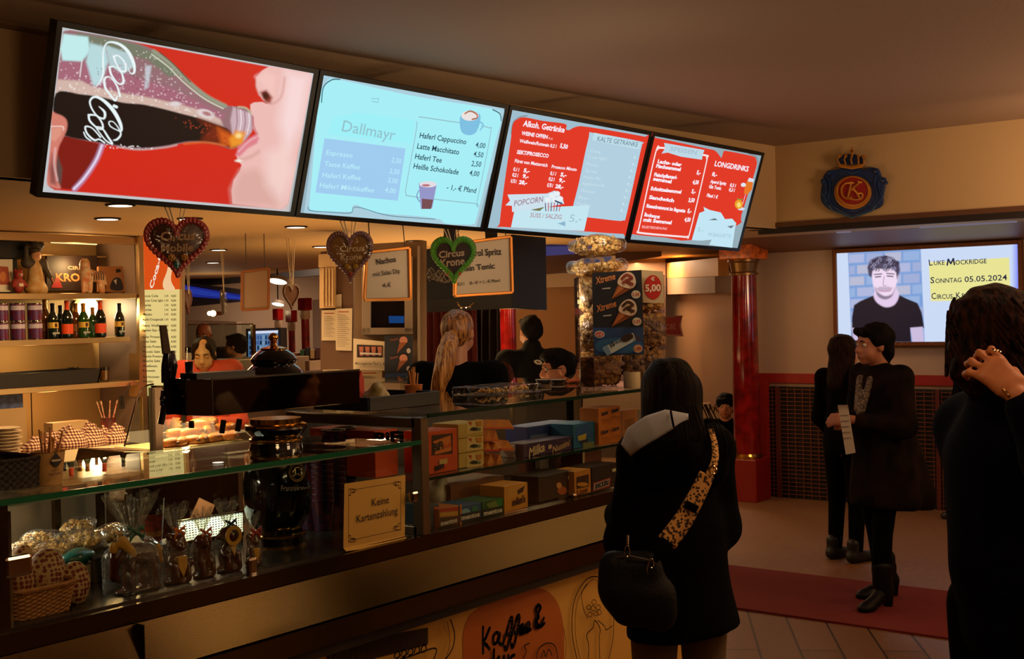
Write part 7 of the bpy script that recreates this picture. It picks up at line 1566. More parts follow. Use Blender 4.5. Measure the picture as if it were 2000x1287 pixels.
for j in range(5):
    for i in range(11): x=487+i*5.2; y=655+j*10; A.poly([(x,y),(x+3.2,y),(x+3.6,y+8),(x-.4,y+8)],[(30,60,110),(60,90,150),(130,160,190),(20,40,70)][rs.randint(4)],.8)
A.build('bottle_display',cl)
wl_=thing('wall_lamp',Pd(416,612,15.5),'small glowing wall lamp above the bald man','lamp'); q=Pd(416,612,15.5)
MB().ball(q,.04,12).build('bulb',glow((255,220,160),6),wl_,smooth=True); MB().ball(Pd(409,612,15.5),.03,10).build('bulb',glow((255,220,160),5),wl_,smooth=True); MB().box(q+CW*.08,(.2,.05,.05)).bar(q,q+CW*.5,.015).build('lamp_base',brass,wl_)
point(q-CW*.15,6,(1,.72,.45),.06)
for i,(px,py,d,w,l) in enumerate(((542,548,14.5,40,'upper, at the right of the blank sign'),(543,593,17.5,26,'lower, a reflection built as a lamp, below and right of the blank sign'))):  # second disc stands in for a lamp's reflection
    q=Pd(px,py,d); t=thing('disc_lamp_or_reflection',q,'round white disc lamp, '+l,'ceiling light','round disc lamps in the far hall'); r=w*d/F/2; R_=Matrix.Rotation(-.32,3,CR)@Matrix.Rotation(.12,3,CW)
    MB().lathe([(.001,-.012),(r*.93,-.01)],q,28,M=R_,cap=False).build('diffuser',glow((255,240,214),2.2),t); MB().lathe([(r*.94,-.014),(r,-.01),(r,.03),(.001,.035)],q,28,M=R_,cap=False).build('lamp_housing',mat('lamp_housing',(170,150,130),.5),t,smooth=True); MB().bar(q,V(q.x,q.y,ZC+.3),.012).build('cord',black,t)
bs_=thing('painted_blue_strip',Pd(425,572,16.5),'blue lit ceiling wedge painted as a glowing strip beside the price board','light'); A=Art(Pd(425,572,16.5),-CW,emis=.55,step=.004); A.poly([(358,556),(380,560),(478,577),(478,586),(420,583),(358,578)],(40,50,160)); A.poly([(358,560),(470,580),(478,586),(358,572)],(50,70,190)); A.build('glow_panel',bs_)  # blue light on the far ceiling painted as a glowing panel
slab('strip_housing',[(356,551),(482,566),(482,588),(356,600)],16.55,.05,mat('dark_soffit',(40,30,34),.7),bs_)
struct(slab('wall_far_band',[(356,545),(640,520),(640,536),(356,562)],17.2,.1,mat('dark_band',(26,20,20),.7),None))
o=slab('cupboard',[(366,625),(462,628),(462,None),(366,None)],16.0,.3,mat('cupboard_mauve',(128,100,84),.6),None); tag(o,'plain pale cupboard behind the bald man','cupboard')
ds=thing('far_counter',Pd(600,720,13.5),'low far counter with small packs in front of the far columns','counter'); slab('counter_top',[(560,690),(632,688),(632,None),(560,None)],13.6,.4,mat('far_counter',(126,84,60),.6),ds)
for i,(x,c) in enumerate(((586,(30,70,50)),(596,(20,24,30)),(606,(150,120,90)),(616,(60,30,30)))): slab('pack',[(x,683-i%2*4),(x+8,683-i%2*4),(x+8,700),(x,700)],13.5,.1,flat(c),ds)
struct(slab('wall_arch',[(1008,612),(1020,576),(1060,560),(1130,556),(1135,780),(1008,780)],12.0,.1,mat('arch_tan',(176,128,82),.7),None))
struct(slab('wall_band',[(1064,536),(1150,530),(1150,558),(1064,562)],11.6,.1,mat('band_cream',(190,160,130),.6),None))
A=Art(Pd(1110,490,12.2),-CW,emis=.25,step=.004); bs2=thing('lavender_soffit',Pd(1110,490,12.2),'soffit band with lavender light painted as glow, under the third screen','light'); A.poly([(1060,482),(1290,476),(1290,486),(1060,500)],(120,110,190)); A.poly([(1060,472),(1290,468),(1290,476),(1060,482)],(90,76,120)); A.build('painted_lit_band',bs2)  # lavender light on the soffit painted as a faint glow
slab('soffit_body',[(1058,468),(1292,464),(1292,500),(1058,536)],12.25,.1,mat('soffit_brown',(120,84,60),.7),bs2)
# ------------------------------------------------------------------ framed television on the right wall
XT=XW-.055
tv=thing('television',(XT,3.45,1.4),'wide television in a gilt frame showing a curly haired man','television')
def tp(px,py,x=XT): return P(px,py,'x',x)
co=[(1633,495),(1990,475),(1994,665),(1640,668)]; 
yl,yr=P(1636,580,'x',XT).y,P(1990,560,'x',XT).y; z1,z0=tp(1633,495).z,tp(1640,668).z
gf=mat('ornate_gilt',(116,66,26),.4,metal=.5,bump=.8,bscale=120)
MB().box((XT+.025,(yl+yr)/2,(z0+z1)/2),(.04,yl-yr,z1-z0)).build('tv_body',black,tv)
w=.035
for y in (yl+w/2,yr-w/2): MB().box((XT,y,(z0+z1)/2),(.05,w,z1-z0+2*w)).build('gilt_frame',gf,tv,bevel=.006)
for z in (z1+w/2,z0-w/2): MB().box((XT,(yl+yr)/2,z),(.05,yl-yr,w)).build('gilt_frame',gf,tv,bevel=.006)
XP=XT+.003
pb=Paint((XP-.003,yl,z1),(XP-.003,yr,z1),(XP-.003,yr,z0),(XP-.003,yl,z0),330,176)
pb.fill((206,222,250)); t=np.clip((pb.x-1975)/14,0,1); pb.mix(t*.9,(110,120,250))
bk=[(1656,494),(1798,486),(1806,668),(1663,668)]; pb.poly(bk,(120,160,220),1)
for r in range(9):
    y=497+r*22
    for k_ in range(5):
        x=1655+k_*36-(r%2)*18; s_=-.035
        q=[(max(x,1657+r*.7)+1,y-(x-1655)*.05),(min(x+33,1798+r),y-(x+33-1655)*.05),(min(x+33,1798+r),y+17-(x+33-1655)*.045),(max(x,1657+r*.7)+1,y+17-(x-1655)*.045)]
        if q[1][0]>q[0][0]+4 and y<655: pb.poly(q,[(176,186,226),(160,176,220),(186,190,216),(150,180,226)][(r*5+k_)%4],2)
pb.poly([(1664,668),(1664,620),(1668,596),(1680,588),(1704,578),(1714,574),(1752,574),(1770,583),(1792,592),(1800,610),(1805,640),(1800,640),(1778,642),(1780,668)],(5,5,30),1.5)
pb.poly([(1664,640),(1684,644),(1688,668),(1666,668)],(206,190,226),1.5); pb.poly([(1778,640),(1802,638),(1805,668),(1782,668)],(206,190,226),1.5)
pb.poly([(1706,574),(1712,590),(1730,600),(1748,594),(1756,574),(1744,560),(1716,562)],(230,206,240),2,curve=True)
pb.poly([(1703,530),(1706,560),(1714,578),(1728,585),(1742,578),(1750,558),(1754,534),(1744,520),(1712,522)],(244,222,246),2,curve=True)
pb.poly([(1709,560),(1714,578),(1728,585),(1742,579),(1748,562),(1742,574),(1728,578),(1714,570)],(60,50,90),2,.75,curve=True); pb.poly([(1710,564),(1718,560),(1736,560),(1744,562),(1738,570),(1718,570)],(110,90,130),2,.45)
pb.line([(1717,567),(1728,569),(1740,566)],1.6,(210,150,180),1.2); pb.line([(1727,540),(1725,556),(1731,558)],1.4,(170,140,180),1.2); pb.line([(1710,541),(1720,540)],2.2,(50,44,80),1.2); pb.line([(1733,539),(1744,540)],2.2,(50,44,80),1.2); pb.line([(1708,536),(1722,535)],2,(70,60,90),1.2); pb.line([(1732,534),(1746,535)],2,(70,60,90),1.2)
pb.poly([(1697,538),(1694,522),(1700,508),(1712,502),(1728,499),(1744,503),(1756,514),(1758,528),(1752,545),(1750,532),(1742,524),(1728,526),(1712,524),(1704,530),(1702,542)],(66,62,92),2)
rs=np.random.RandomState(4)
for i in range(46):
    a_=rs.uniform(0,6.28); x,y=1727+rs.uniform(-28,28),513+rs.uniform(-12,14)
    if (x-1727)**2/900+(y-516)**2/240<1: pb.line([(x-3,y+2),(x,y-2),(x+3,y+1),(x+1,y+4)],1.6,(150,146,180) if i%2 else (26,24,50),1)
pb.poly([(1814,512),(1971,503),(1974,586),(1818,588)],(236,232,150),1)
pb.build('tv_picture',tv,attr_mat('tv_picture',.95))
A=Art((XP-.0045,0,0),(-1,0,0),emis=.9,step=.001); tx=(40,40,70)
for st,p0,p1,h in (('L',(1815,519),(1822,518),12),('UKE',(1824,518),(1845,517),9),('OCKRIDGE',(1866,517),(1927,514),9),('S',(1817,553),(1825,553),12),('ONNTAG',(1827,553),(1878,551),9),('05.05.2024',(1884,551),(1967,547),11),('C',(1819,584),(1828,584),12),('IRCUS',(1830,584),(1861,583),9),('K',(1868,583),(1877,582),12),('RONE',(1879,582),(1912,580),9)): A.text(st,p0,p1,h,tx,.010)
A.line([(1850,518),(1852,506),(1857,515),(1862,505),(1864,517)],.012,tx); A.build('tv_lettering',tv)
point(tp(1810,580,9.2),3.0,COOL,.3)
# ------------------------------------------------------------------ crest on the upper wall
XE=XU-.012
em=thing('circus_crest',P(1665,365,'x',XE),'blue and gold painted crest with crown and monogram on the upper wall','crest')
ebl=mat('crest_blue',(24,52,104),.45,noise_=.3,nscale=20); ego=mat('crest_gold',(206,140,50),.35,metal=.5); ere=mat('crest_red',(160,30,16),.4)
def ep(x,y,d=0): return P(x,y,'x',XE-d)
def relief(name,pts,d0,d1,m_,smoothn=4,par=None,bev=.004):
    c=catmull(pts,smoothn,True) if smoothn else pts
    return MB().prism([ep(x,y,d0) for x,y in c],(-(d1-d0),0,0)).build(name,m_,par or em,bevel=bev)
relief('mantle',[(1640,331),(1665,326),(1690,331),(1700,327),(1716,330),(1722,342),(1730,362),(1727,380),(1724,402),(1700,414),(1680,422),(1665,425),(1650,420),(1626,412),(1608,396),(1606,376),(1610,352),(1612,342),(1622,334)],0,.03,ebl)
for pts in ([(1608,352),(1614,370),(1610,390),(1620,400)],[(1616,345),(1622,365),(1618,388),(1628,404)],[(1722,345),(1716,365),(1722,385),(1714,402)],[(1712,340),(1708,360),(1714,380),(1706,400)],[(1650,332),(1665,338),(1680,332)],[(1630,404),(1665,420),(1700,404)]):
    MB().tube([ep(x,y,.034) for x,y in catmull(pts,4)],.008,6).build('drape_fold',ebl,em,smooth=True)
MB().tube([ep(x,y,.03) for x,y in [(1606,378),(1626,411),(1665,425),(1703,412),(1727,380)]],.007,6).build('mantle_edge',mat('crest_light_blue',(70,100,130),.4),em,smooth=True)
for x,y in ((1620,338),(1712,334),(1608,354),(1726,352)): MB().ball(ep(x,y,.03),.022,8).ball(ep(x+5,y+5,.034),.014,8).build('mantle_knot',ebl,em,smooth=True)
relief('gold_oval',[(1667+36*math.cos(a),376+33*math.sin(a)) for a in np.linspace(0,2*PI,28)[:-1]],.03,.05,ego,0)
relief('red_disc',[(1666+30*math.cos(a),372+27*math.sin(a)) for a in np.linspace(0,2*PI,28)[:-1]],.05,.056,ere,0)
MB().tube([ep(1666+31*math.cos(a),373+28*math.sin(a),.056) for a in np.linspace(0,2*PI,29)],.007,6).build('gold_rim',ego,em,smooth=True)
mb=MB()
for pts in ([(1664,358),(1652,358),(1644,368),(1646,382),(1656,388),(1664,384)],[(1663,356),(1660,370),(1656,386)],[(1680,356),(1668,366),(1662,372)],[(1666,368),(1674,376),(1680,388)],[(1660,356),(1668,357)],[(1676,355),(1684,356)],[(1674,378),(1684,378),(1682,388),(1670,390),(1660,388)]): mb.tube([ep(x,y,.062) for x,y in catmull(pts,4)],.008,6)
mb.build('monogram',ego,em,smooth=True)
relief('crown_band',[(1638,319),(1665,324),(1688,320),(1686,328),(1665,331),(1641,327)],.02,.05,ego,0)
relief('crown_cap',[(1642,320),(1637,308),(1650,303),(1665,301),(1680,304),(1690,308),(1685,320)],.02,.04,mat('crest_blue'),3)
mb=MB()
for x in (1640,1652,1664,1677,1687): mb.tube([ep(x,321,.05),ep(x-2+(x-1664)*.12,311,.056),ep(x*.8+1664*.2,303,.05)],.006,6); mb.ball(ep(x+(x-1664)*.08,305,.055),.009,8)
mb.ball(ep(1664,301,.05),.012,8); mb.box(ep(1664,294,.05),(.01,.01,.05)).box(ep(1664,295,.05),(.01,.035,.01)).build('crown_arches',ego,em,smooth=True)
# LED light reflections under the soffit, built as glowing strips
for i,(a_,b_,l) in enumerate((((1636,463),(1660,461),'short'),((1798,448),(1985,440),'long'))):
    p0,p1=P(*a_,'x',9.15),P(*b_,'x',9.15); z=ZL-.002
    p0=V(9.3,P(a_[0],a_[1],'z',ZL).y*.96,ZL-.008); p1=V(9.3,P(b_[0],b_[1],'z',ZL).y*.96,ZL-.008)
    yA=P(a_[0],a_[1],'x',9.3).y; yB=P(b_[0],b_[1],'x',9.3).y
    o=MB().box((9.3,(yA+yB)/2,ZL-.006),(.05,abs(yA-yB),.012)).build('led_reflection_strip',glow((150,140,160),.5)); tag(o,l+' dim glowing strip standing in for a reflection under the soffit before the television','light')
# ------------------------------------------------------------------ people
def Rm(d):  # rotation matrix for facing direction d (x,y)
    return rotz(yawdir(d))
coatk=mat('black_coat_cloth',(5,4,4),.95,bump=.3,bscale=200,spec=.08); blackw=mat('black_wool',(4,4,4),.95,spec=.08)
hairk=hair_mat('dark_brown_hair',(8,4,3),(26,13,8)); hairb=hair_mat('black_hair',(5,3,3),(16,10,8))
denim=mat('beige_trousers',(110,92,66),.85)
arr=np.array
def person(name,pos,label,group=None): return thing(name,(pos[0],pos[1],0),label,'person',group)
FWDd=arr([CW.x,CW.y]); RGT=arr([CR.x,CR.y])
# ---- A: woman in the hooded coat, seen from behind
q=Pd(1322,980,3.9); H=1.55; dirA=FWDd*.96-RGT*.28; R=Rm(dirA); T=xform((q.x,q.y,0),yawdir(dirA)); t=person('person',q,'woman with long dark hair in a black hooded coat at the counter, seen from behind')
J=skel(H,.98); J['elbr']=arr([.165,.02,.99]); J['elbl']=arr([-.175,.03,.97]); J['wrir']=arr([.12,.24,1.02]); J['wril']=arr([-.10,.26,1.02]); J['head']+=arr([-.005,.03,-.01]); J['shor']*=arr([.86,1,1]); J['shol']*=arr([.86,1,1])
hR=rotz(.25)@rotx(-.25)
bd=blob('body',body_prims(J,H,hR),SKIN(),t,.010,.018,T=T)
Cz=.675
coat=[('c',(0,0,1.20),(0,.0,.95),.125,.130,((0,1,0),.85)),('c',(0,0,1.0),(.0,-.01,Cz+.02),.135,.165,((0,1,0),.9)),('c',(-.05,-.02,1.0),(-.075,-.03,Cz),.08,.105,((0,1,0),.9)),('c',(.05,-.02,1.0),(.085,-.02,Cz),.08,.11,((0,1,0),.9)),
      ('c',J['shor'],J['shol'],.056,.056),('c',J['shor'],J['elbr'],.056,.054),('c',J['elbr'],J['wrir'],.052,.044),('c',J['shol'],J['elbl'],.056,.054),('c',J['elbl'],J['wril'],.052,.044)]
ct=blob('coat',coat,coatk,t,.011,.045,folds(.004,34),clipz=lambda X,Y,Z: Cz-.0-Z+.012*np.sin(9*X),T=T)
hood=[('c',(-.13,-.08,1.27),(-.02,-.135,1.25),.050,.045),('c',(-.02,-.135,1.25),(.10,-.10,1.28),.045,.050),('c',(-.15,-.02,1.27),(-.13,-.09,1.25),.05,.05),('c',(.12,-.03,1.29),(.10,-.10,1.27),.05,.045),('c',(-.1,-.06,1.22),(.08,-.08,1.20),.07,.06)]
blob('hood',hood,coatk,ct,.009,.03,T=T)
# grey lining folded out on the left shoulder
gl=mat('grey_lining',(176,178,192),.7)
def lp_(x,y,d=3.66): return Pd(x,y,d)
mb=MB()
P0=[lp_(1216,868,3.74),lp_(1228,838,3.71),lp_(1262,815,3.68),lp_(1300,803,3.66),lp_(1344,812,3.64)]; P1=[lp_(1232,888,3.72),lp_(1254,874,3.66),lp_(1284,856,3.62),lp_(1312,838,3.60),lp_(1342,816,3.61)]
def lf(u,v):
    k=u*4; i=min(3,int(k)); f=k-i; a=P0[i]*(1-f)+P0[i+1]*f; b=P1[i]*(1-f)+P1[i+1]*f; p=a*(1-v)+b*v; return p-CW*(.018*math.sin(PI*v)*(1-.3*u))
mb.grid(lf,28,10).build('hood_lining',gl,ct,smooth=True,solid=.012)
MB().tube([lp_(1310,803,3.63),lp_(1312,815,3.60),lp_(1316,834,3.585)],.0035,6).build('drawstring',blackw,ct)
# hair
hd=J['head']
hair=[('e',hd+arr([0,-.02,.03]),(.092,.105,.098)),('c',hd+arr([0,-.05,.0]),hd+arr([0,-.085,-.16]),.085,.088,((0,1,0),.75)),('c',hd+arr([-.06,-.02,-.02]),hd+arr([-.085,-.06,-.21]),.04,.035),('c',hd+arr([.06,-.02,-.02]),hd+arr([.10,-.05,-.22]),.04,.032),('c',hd+arr([0,-.08,-.12]),hd+arr([.01,-.10,-.20]),.07,.05,((0,1,0),.7))]
blob('hair',hair,hairk,t,.008,.03,lambda X,Y,Z: .003*np.sin(85*X+4*np.sin(7*Z))+.002*np.sin(150*X+3*Z),T=T)
mb=MB(); rs=np.random.RandomState(2)
for i in range(26):
    x=rs.uniform(-.09,.11); p=[arr([x*.7,-.10,hd[2]-.02]),arr([x*.95,-.155,hd[2]-.12]),arr([x*1.0,-.150,hd[2]-.185+rs.uniform(-.02,.03)])]
    mb.tube([Vector(T[:3,:3]@k_+T[:3,3]) for k_ in catmull(p,4)],.0022,4)
mb.build('hair_strands',hairk,t,smooth=True)
for s_,nm_ in ((-1,'l'),(1,'r')):
    leg=[('c',J['hip'+nm_],J['kne'+nm_],.085,.062),('c',J['kne'+nm_],J['ank'+nm_],.060,.048)]; blob('trouser_leg',leg,denim,t,.010,.02,folds(.002,50),clipz=lambda X,Y,Z:.07-Z,T=T)
    shoe('shoe',J['ank'+nm_]*arr([1,1,0]),0,mat('shoe_dark',(20,16,14),.5),T,t)
# bag on the left hip and leopard strap
leo=D.materials.new('leopard_print'); leo.use_nodes=True; nt=leo.node_tree; b=nt.nodes['Principled BSDF']; b.inputs['Roughness'].default_value=.8
tc=nt.nodes.new('ShaderNodeTexCoord'); vo=nt.nodes.new('ShaderNodeTexVoronoi'); vo.inputs['Scale'].default_value=105; rp=nt.nodes.new('ShaderNodeValToRGB'); rp.color_ramp.interpolation='CONSTANT'; nz=nt.nodes.new('ShaderNodeTexNoise'); nz.inputs['Scale'].default_value=90; ad=nt.nodes.new('ShaderNodeMath'); ad.operation='MULTIPLY_ADD'; ad.inputs[1].default_value=.5
rp.color_ramp.elements[0].color=(*lin((110,58,24)),1); rp.color_ramp.elements[1].color=(*lin((18,12,10)),1); rp.color_ramp.elements[1].position=.42; e=rp.color_ramp.elements.new(.68); e.color=(*lin((206,150,80)),1)
nt.links.new(tc.outputs['Object'],vo.inputs['Vector']); nt.links.new(tc.outputs['Object'],nz.inputs['Vector']); nt.links.new(nz.outputs[0],ad.inputs[0]); nt.links.new(vo.outputs['Distance'],ad.inputs[2]); nt.links.new(ad.outputs[0],rp.inputs[0]); nt.links.new(rp.outputs[0],b.inputs['Base Color'])
bagt=thing('shoulder_bag',Pd(1240,1230,3.62),'black slouchy bag with a leopard print strap on the woman at the counter','bag')
def ribbon(name,pts,w,m_,par,out=.012,th=.004):
    """pts: (px,py,depth)"""
    c=[Pd(*p) for p in pts]; c=[Vector(p) for p in catmull([tuple(p) for p in c],5)]; L=[];R_=[]
    for i,p in enumerate(c):
        d=(c[min(i+1,len(c)-1)]-c[max(i-1,0)]).normalized(); s=d.cross(CW).normalized(); ww=w[0]+(w[1]-w[0])*i/(len(c)-1) if isinstance(w,tuple) else w; L.append(p+s*ww/2); R_.append(p-s*ww/2)
    mb=MB(); n=len(c); mb.add(L+R_,[(i,i+1,n+i+1,n+i) for i in range(n-1)]); return mb.build(name,m_,par,smooth=True,solid=th)
ribbon('strap',[(1388,838,3.80),(1396,868,3.70),(1396,900,3.64),(1384,930,3.62)],(.016,.024),leo,bagt)
ribbon('strap',[(1381,926,3.612),(1360,970,3.60),(1335,1015,3.59),(1302,1060,3.575)],(.046,.062),leo,bagt)
ribbon('strap_end',[(1304,1056,3.57),(1290,1078,3.56),(1278,1096,3.56)],(.045,.016),blackw,bagt)
ribbon('strap_band',[(1338,984,3.585),(1362,996,3.585)],.024,blackw,bagt)
mb=MB(); 
def ring(cx,cy,rx,ry,d,w=.002): mb.tube([Pd(cx+rx*math.cos(a),cy+ry*math.sin(a),d) for a in np.linspace(0,2*PI,15)],w,5)
ring(1392,918,7,8,3.605,.003); mb.build('buckle',mat('buckle_metal',(170,140,110),.2,metal=1),bagt,smooth=True)
mb=MB(); ring(1272,1100,5,9,3.555); mb.tube([Pd(1268,1096,3.555),Pd(1264,1112,3.55),Pd(1266,1122,3.55)],.003,6); mb.build('snap_hook',steelp,bagt,smooth=True)
mb=MB(); ring(1225,1076,5,11,3.56); mb.tube([Pd(1226,1046,3.58),Pd(1226,1064,3.56)],.004,6); mb.build('snap_hook',steelp,bagt,smooth=True)
g=lambda x,y,d=3.62: tuple(Pd(x,y,d))
blob('bag_body',[('c',g(1205,1110),g(1260,1112),.050,.055,(tuple(CW),.8)),('c',g(1208,1150),g(1275,1165),.062,.070,(tuple(CW),.8)),('c',g(1225,1190),g(1290,1200),.050,.050,(tuple(CW),.8)),('c',g(1198,1100),g(1202,1170),.028,.035)],mat('bag_black_leather',(5,4,5),.6,spec=.2,bump=.2,bscale=90),bagt,.009,.03,folds(.003,40))
MB().tube([Pd(1196,1090,3.60),Pd(1230,1086,3.57),Pd(1275,1096,3.57)],.004,6).build('zip',mat('zip_metal',(90,84,80),.3,metal=.8),bagt)
# ---- B: woman with short dark hair, patterned coat
q=Pd(1722,900,6.95); H=1.565; dirB=-RGT*.93-FWDd*.36; T=xform((q.x,q.y,0),yawdir(dirB)); t=person('person',q,'woman with short dark hair and patterned dark coat holding a brochure, facing left')
J=skel(H); hz=.03; up=arr([0,0,hz])
for k_ in J: J[k_]=J[k_]*arr([1,1,1])+ (up if 'ank' not in k_ else up*.6)
J['head']=J['head']+arr([0,.035,0]); J['elbr']=arr([.24,.0,1.03]); J['wrir']=arr([.10,.24,1.07]); J['elbl']=arr([-.23,.01,1.03]); J['wril']=arr([-.05,.24,1.07])
J['ankl']=arr([-.10,.10,.085]); J['knel']=arr([-.09,.07,.48]); J['ankr']=arr([.11,-.09,.085]); J['kner']=arr([.10,-.02,.48])
hR=rotz(-.05)@rotx(-.04)
hands=dict(r=dict(fd=(-.75,.55,-.1),pn=(-.4,-.5,-.1),side=-1,curl=(.9,.95,1.0,1.0),thumb=.5),l=dict(fd=(.45,.75,.0),pn=(.7,-.4,-.2),side=1,curl=(.8,.85,.9,.9),thumb=.5))
bd=blob('body',body_prims(J,H,hR,hand=hands),mat('skin_shade',(176,112,84),.55),t,.0075,.014,T=T)
cR=T[:3,:3]@hR; cc=T[:3,:3]@J['head']+T[:3,3]; face_bits(bd,cc,cR,(.97),(20,12,10),(120,60,54))
camo=mat('patterned_coat',(6,5,5),.9,c2=(34,20,14),nscale=9,spec=.1)
coat=[('c',(0,0,1.23),(0,0,1.02),.155,.150,((0,1,0),.75)),('c',(0,0,1.1),(.0,-.02,.62),.155,.215,((0,1,0),.9)),('c',(0,-.06,1.1),(.02,-.19,.60),.11,.17,((0,1,0),.9)),('c',J['shor'],J['shol'],.062,.062)]
for s_ in 'rl': coat+=[('c',J['sho'+s_],J['elb'+s_],.066,.058),('c',J['elb'+s_],J['wri'+s_]-.18*(J['wri'+s_]-J['elb'+s_]),.056,.044)]
ct=blob('coat',coat,camo,t,.011,.04,folds(.004,26),clipz=lambda X,Y,Z: .54+.10*(Y+.15)-Z,T=T)
blob('scarf',[('c',(-.045,.10,1.29),(-.03,.145,1.12),.022,.020),('c',(.045,.10,1.29),(.02,.145,1.12),.022,.020),('c',(-.05,.02,1.30),(.05,.02,1.30),.040,.040),('c',(.0,.12,1.20),(-.01,.15,1.06),.03,.022)],mat('striped_scarf',(36,28,24),.8,c2=(150,130,110),nscale=75),t,.008,.02,folds(.003,60),T=T)
hd=J['head']; fr=lambda v: tuple(hd+hR@arr(v))
blob('hair',[('e',fr((0,-.035,.045)),(.092,.105,.088),hR),('e',fr((0,-.07,-.025)),(.080,.055,.075),hR),('c',fr((-.045,.068,.085)),fr((.045,.068,.085)),.022,.022),('c',fr((.070,.02,.045)),fr((.078,.0,.01)),.018,.010),('c',fr((-.070,.02,.045)),fr((-.078,.0,.01)),.018,.010),('c',fr((0,-.085,-.06)),fr((0,-.075,-.10)),.045,.030)],hairb,t,.007,.02,lambda X,Y,Z:.0035*np.sin(90*X+4*np.sin(11*Z))*np.sin(80*Y+2),T=T)
for nm_ in 'lr':
    blob('trouser_leg',[('c',J['hip'+nm_],J['kne'+nm_],.085,.060),('c',J['kne'+nm_],J['ank'+nm_],.058,.050)],blackw,t,.010,.02,folds(.002,50),clipz=lambda X,Y,Z:.2-Z,T=T)
    shoe('ankle_boot',J['ank'+nm_]*arr([1,1,0])+arr([0,-.01,0]),.25*(1 if nm_=='l' else -.3),mat('boot_black',(6,5,5),.5,spec=.2),T,t,L=.25,heel=.055)
    blob('boot_shaft',[('c',J['ank'+nm_]+arr([0,-.01,0]),J['ank'+nm_]+arr([0,-.01,.15]),.052,.056)],mat('boot_black'),t,.010,.02,T=T)
br=thing('brochure',Pd(1654,885,6.7),'white brochure with red top held by the woman in the patterned coat','brochure'); o=Pd(1654,840,6.66); A=Art(o,-(CW+CR*.3),step=.002); c=[A.pt(q_) for q_ in ((1636,791),(1656,791),(1671,884),(1652,888))]
MB().prism(c,-A.n*.006).build('cover',flat((190,176,160)),br); A.poly([(1636,791),(1656,791),(1657,800),(1637,801)],(170,36,30)); 
for i in range(5): A.line([(1641+i*1.6,812+i*11),(1656+i*1.4,811+i*11)],.004,(120,100,90))
A.build('print',br)
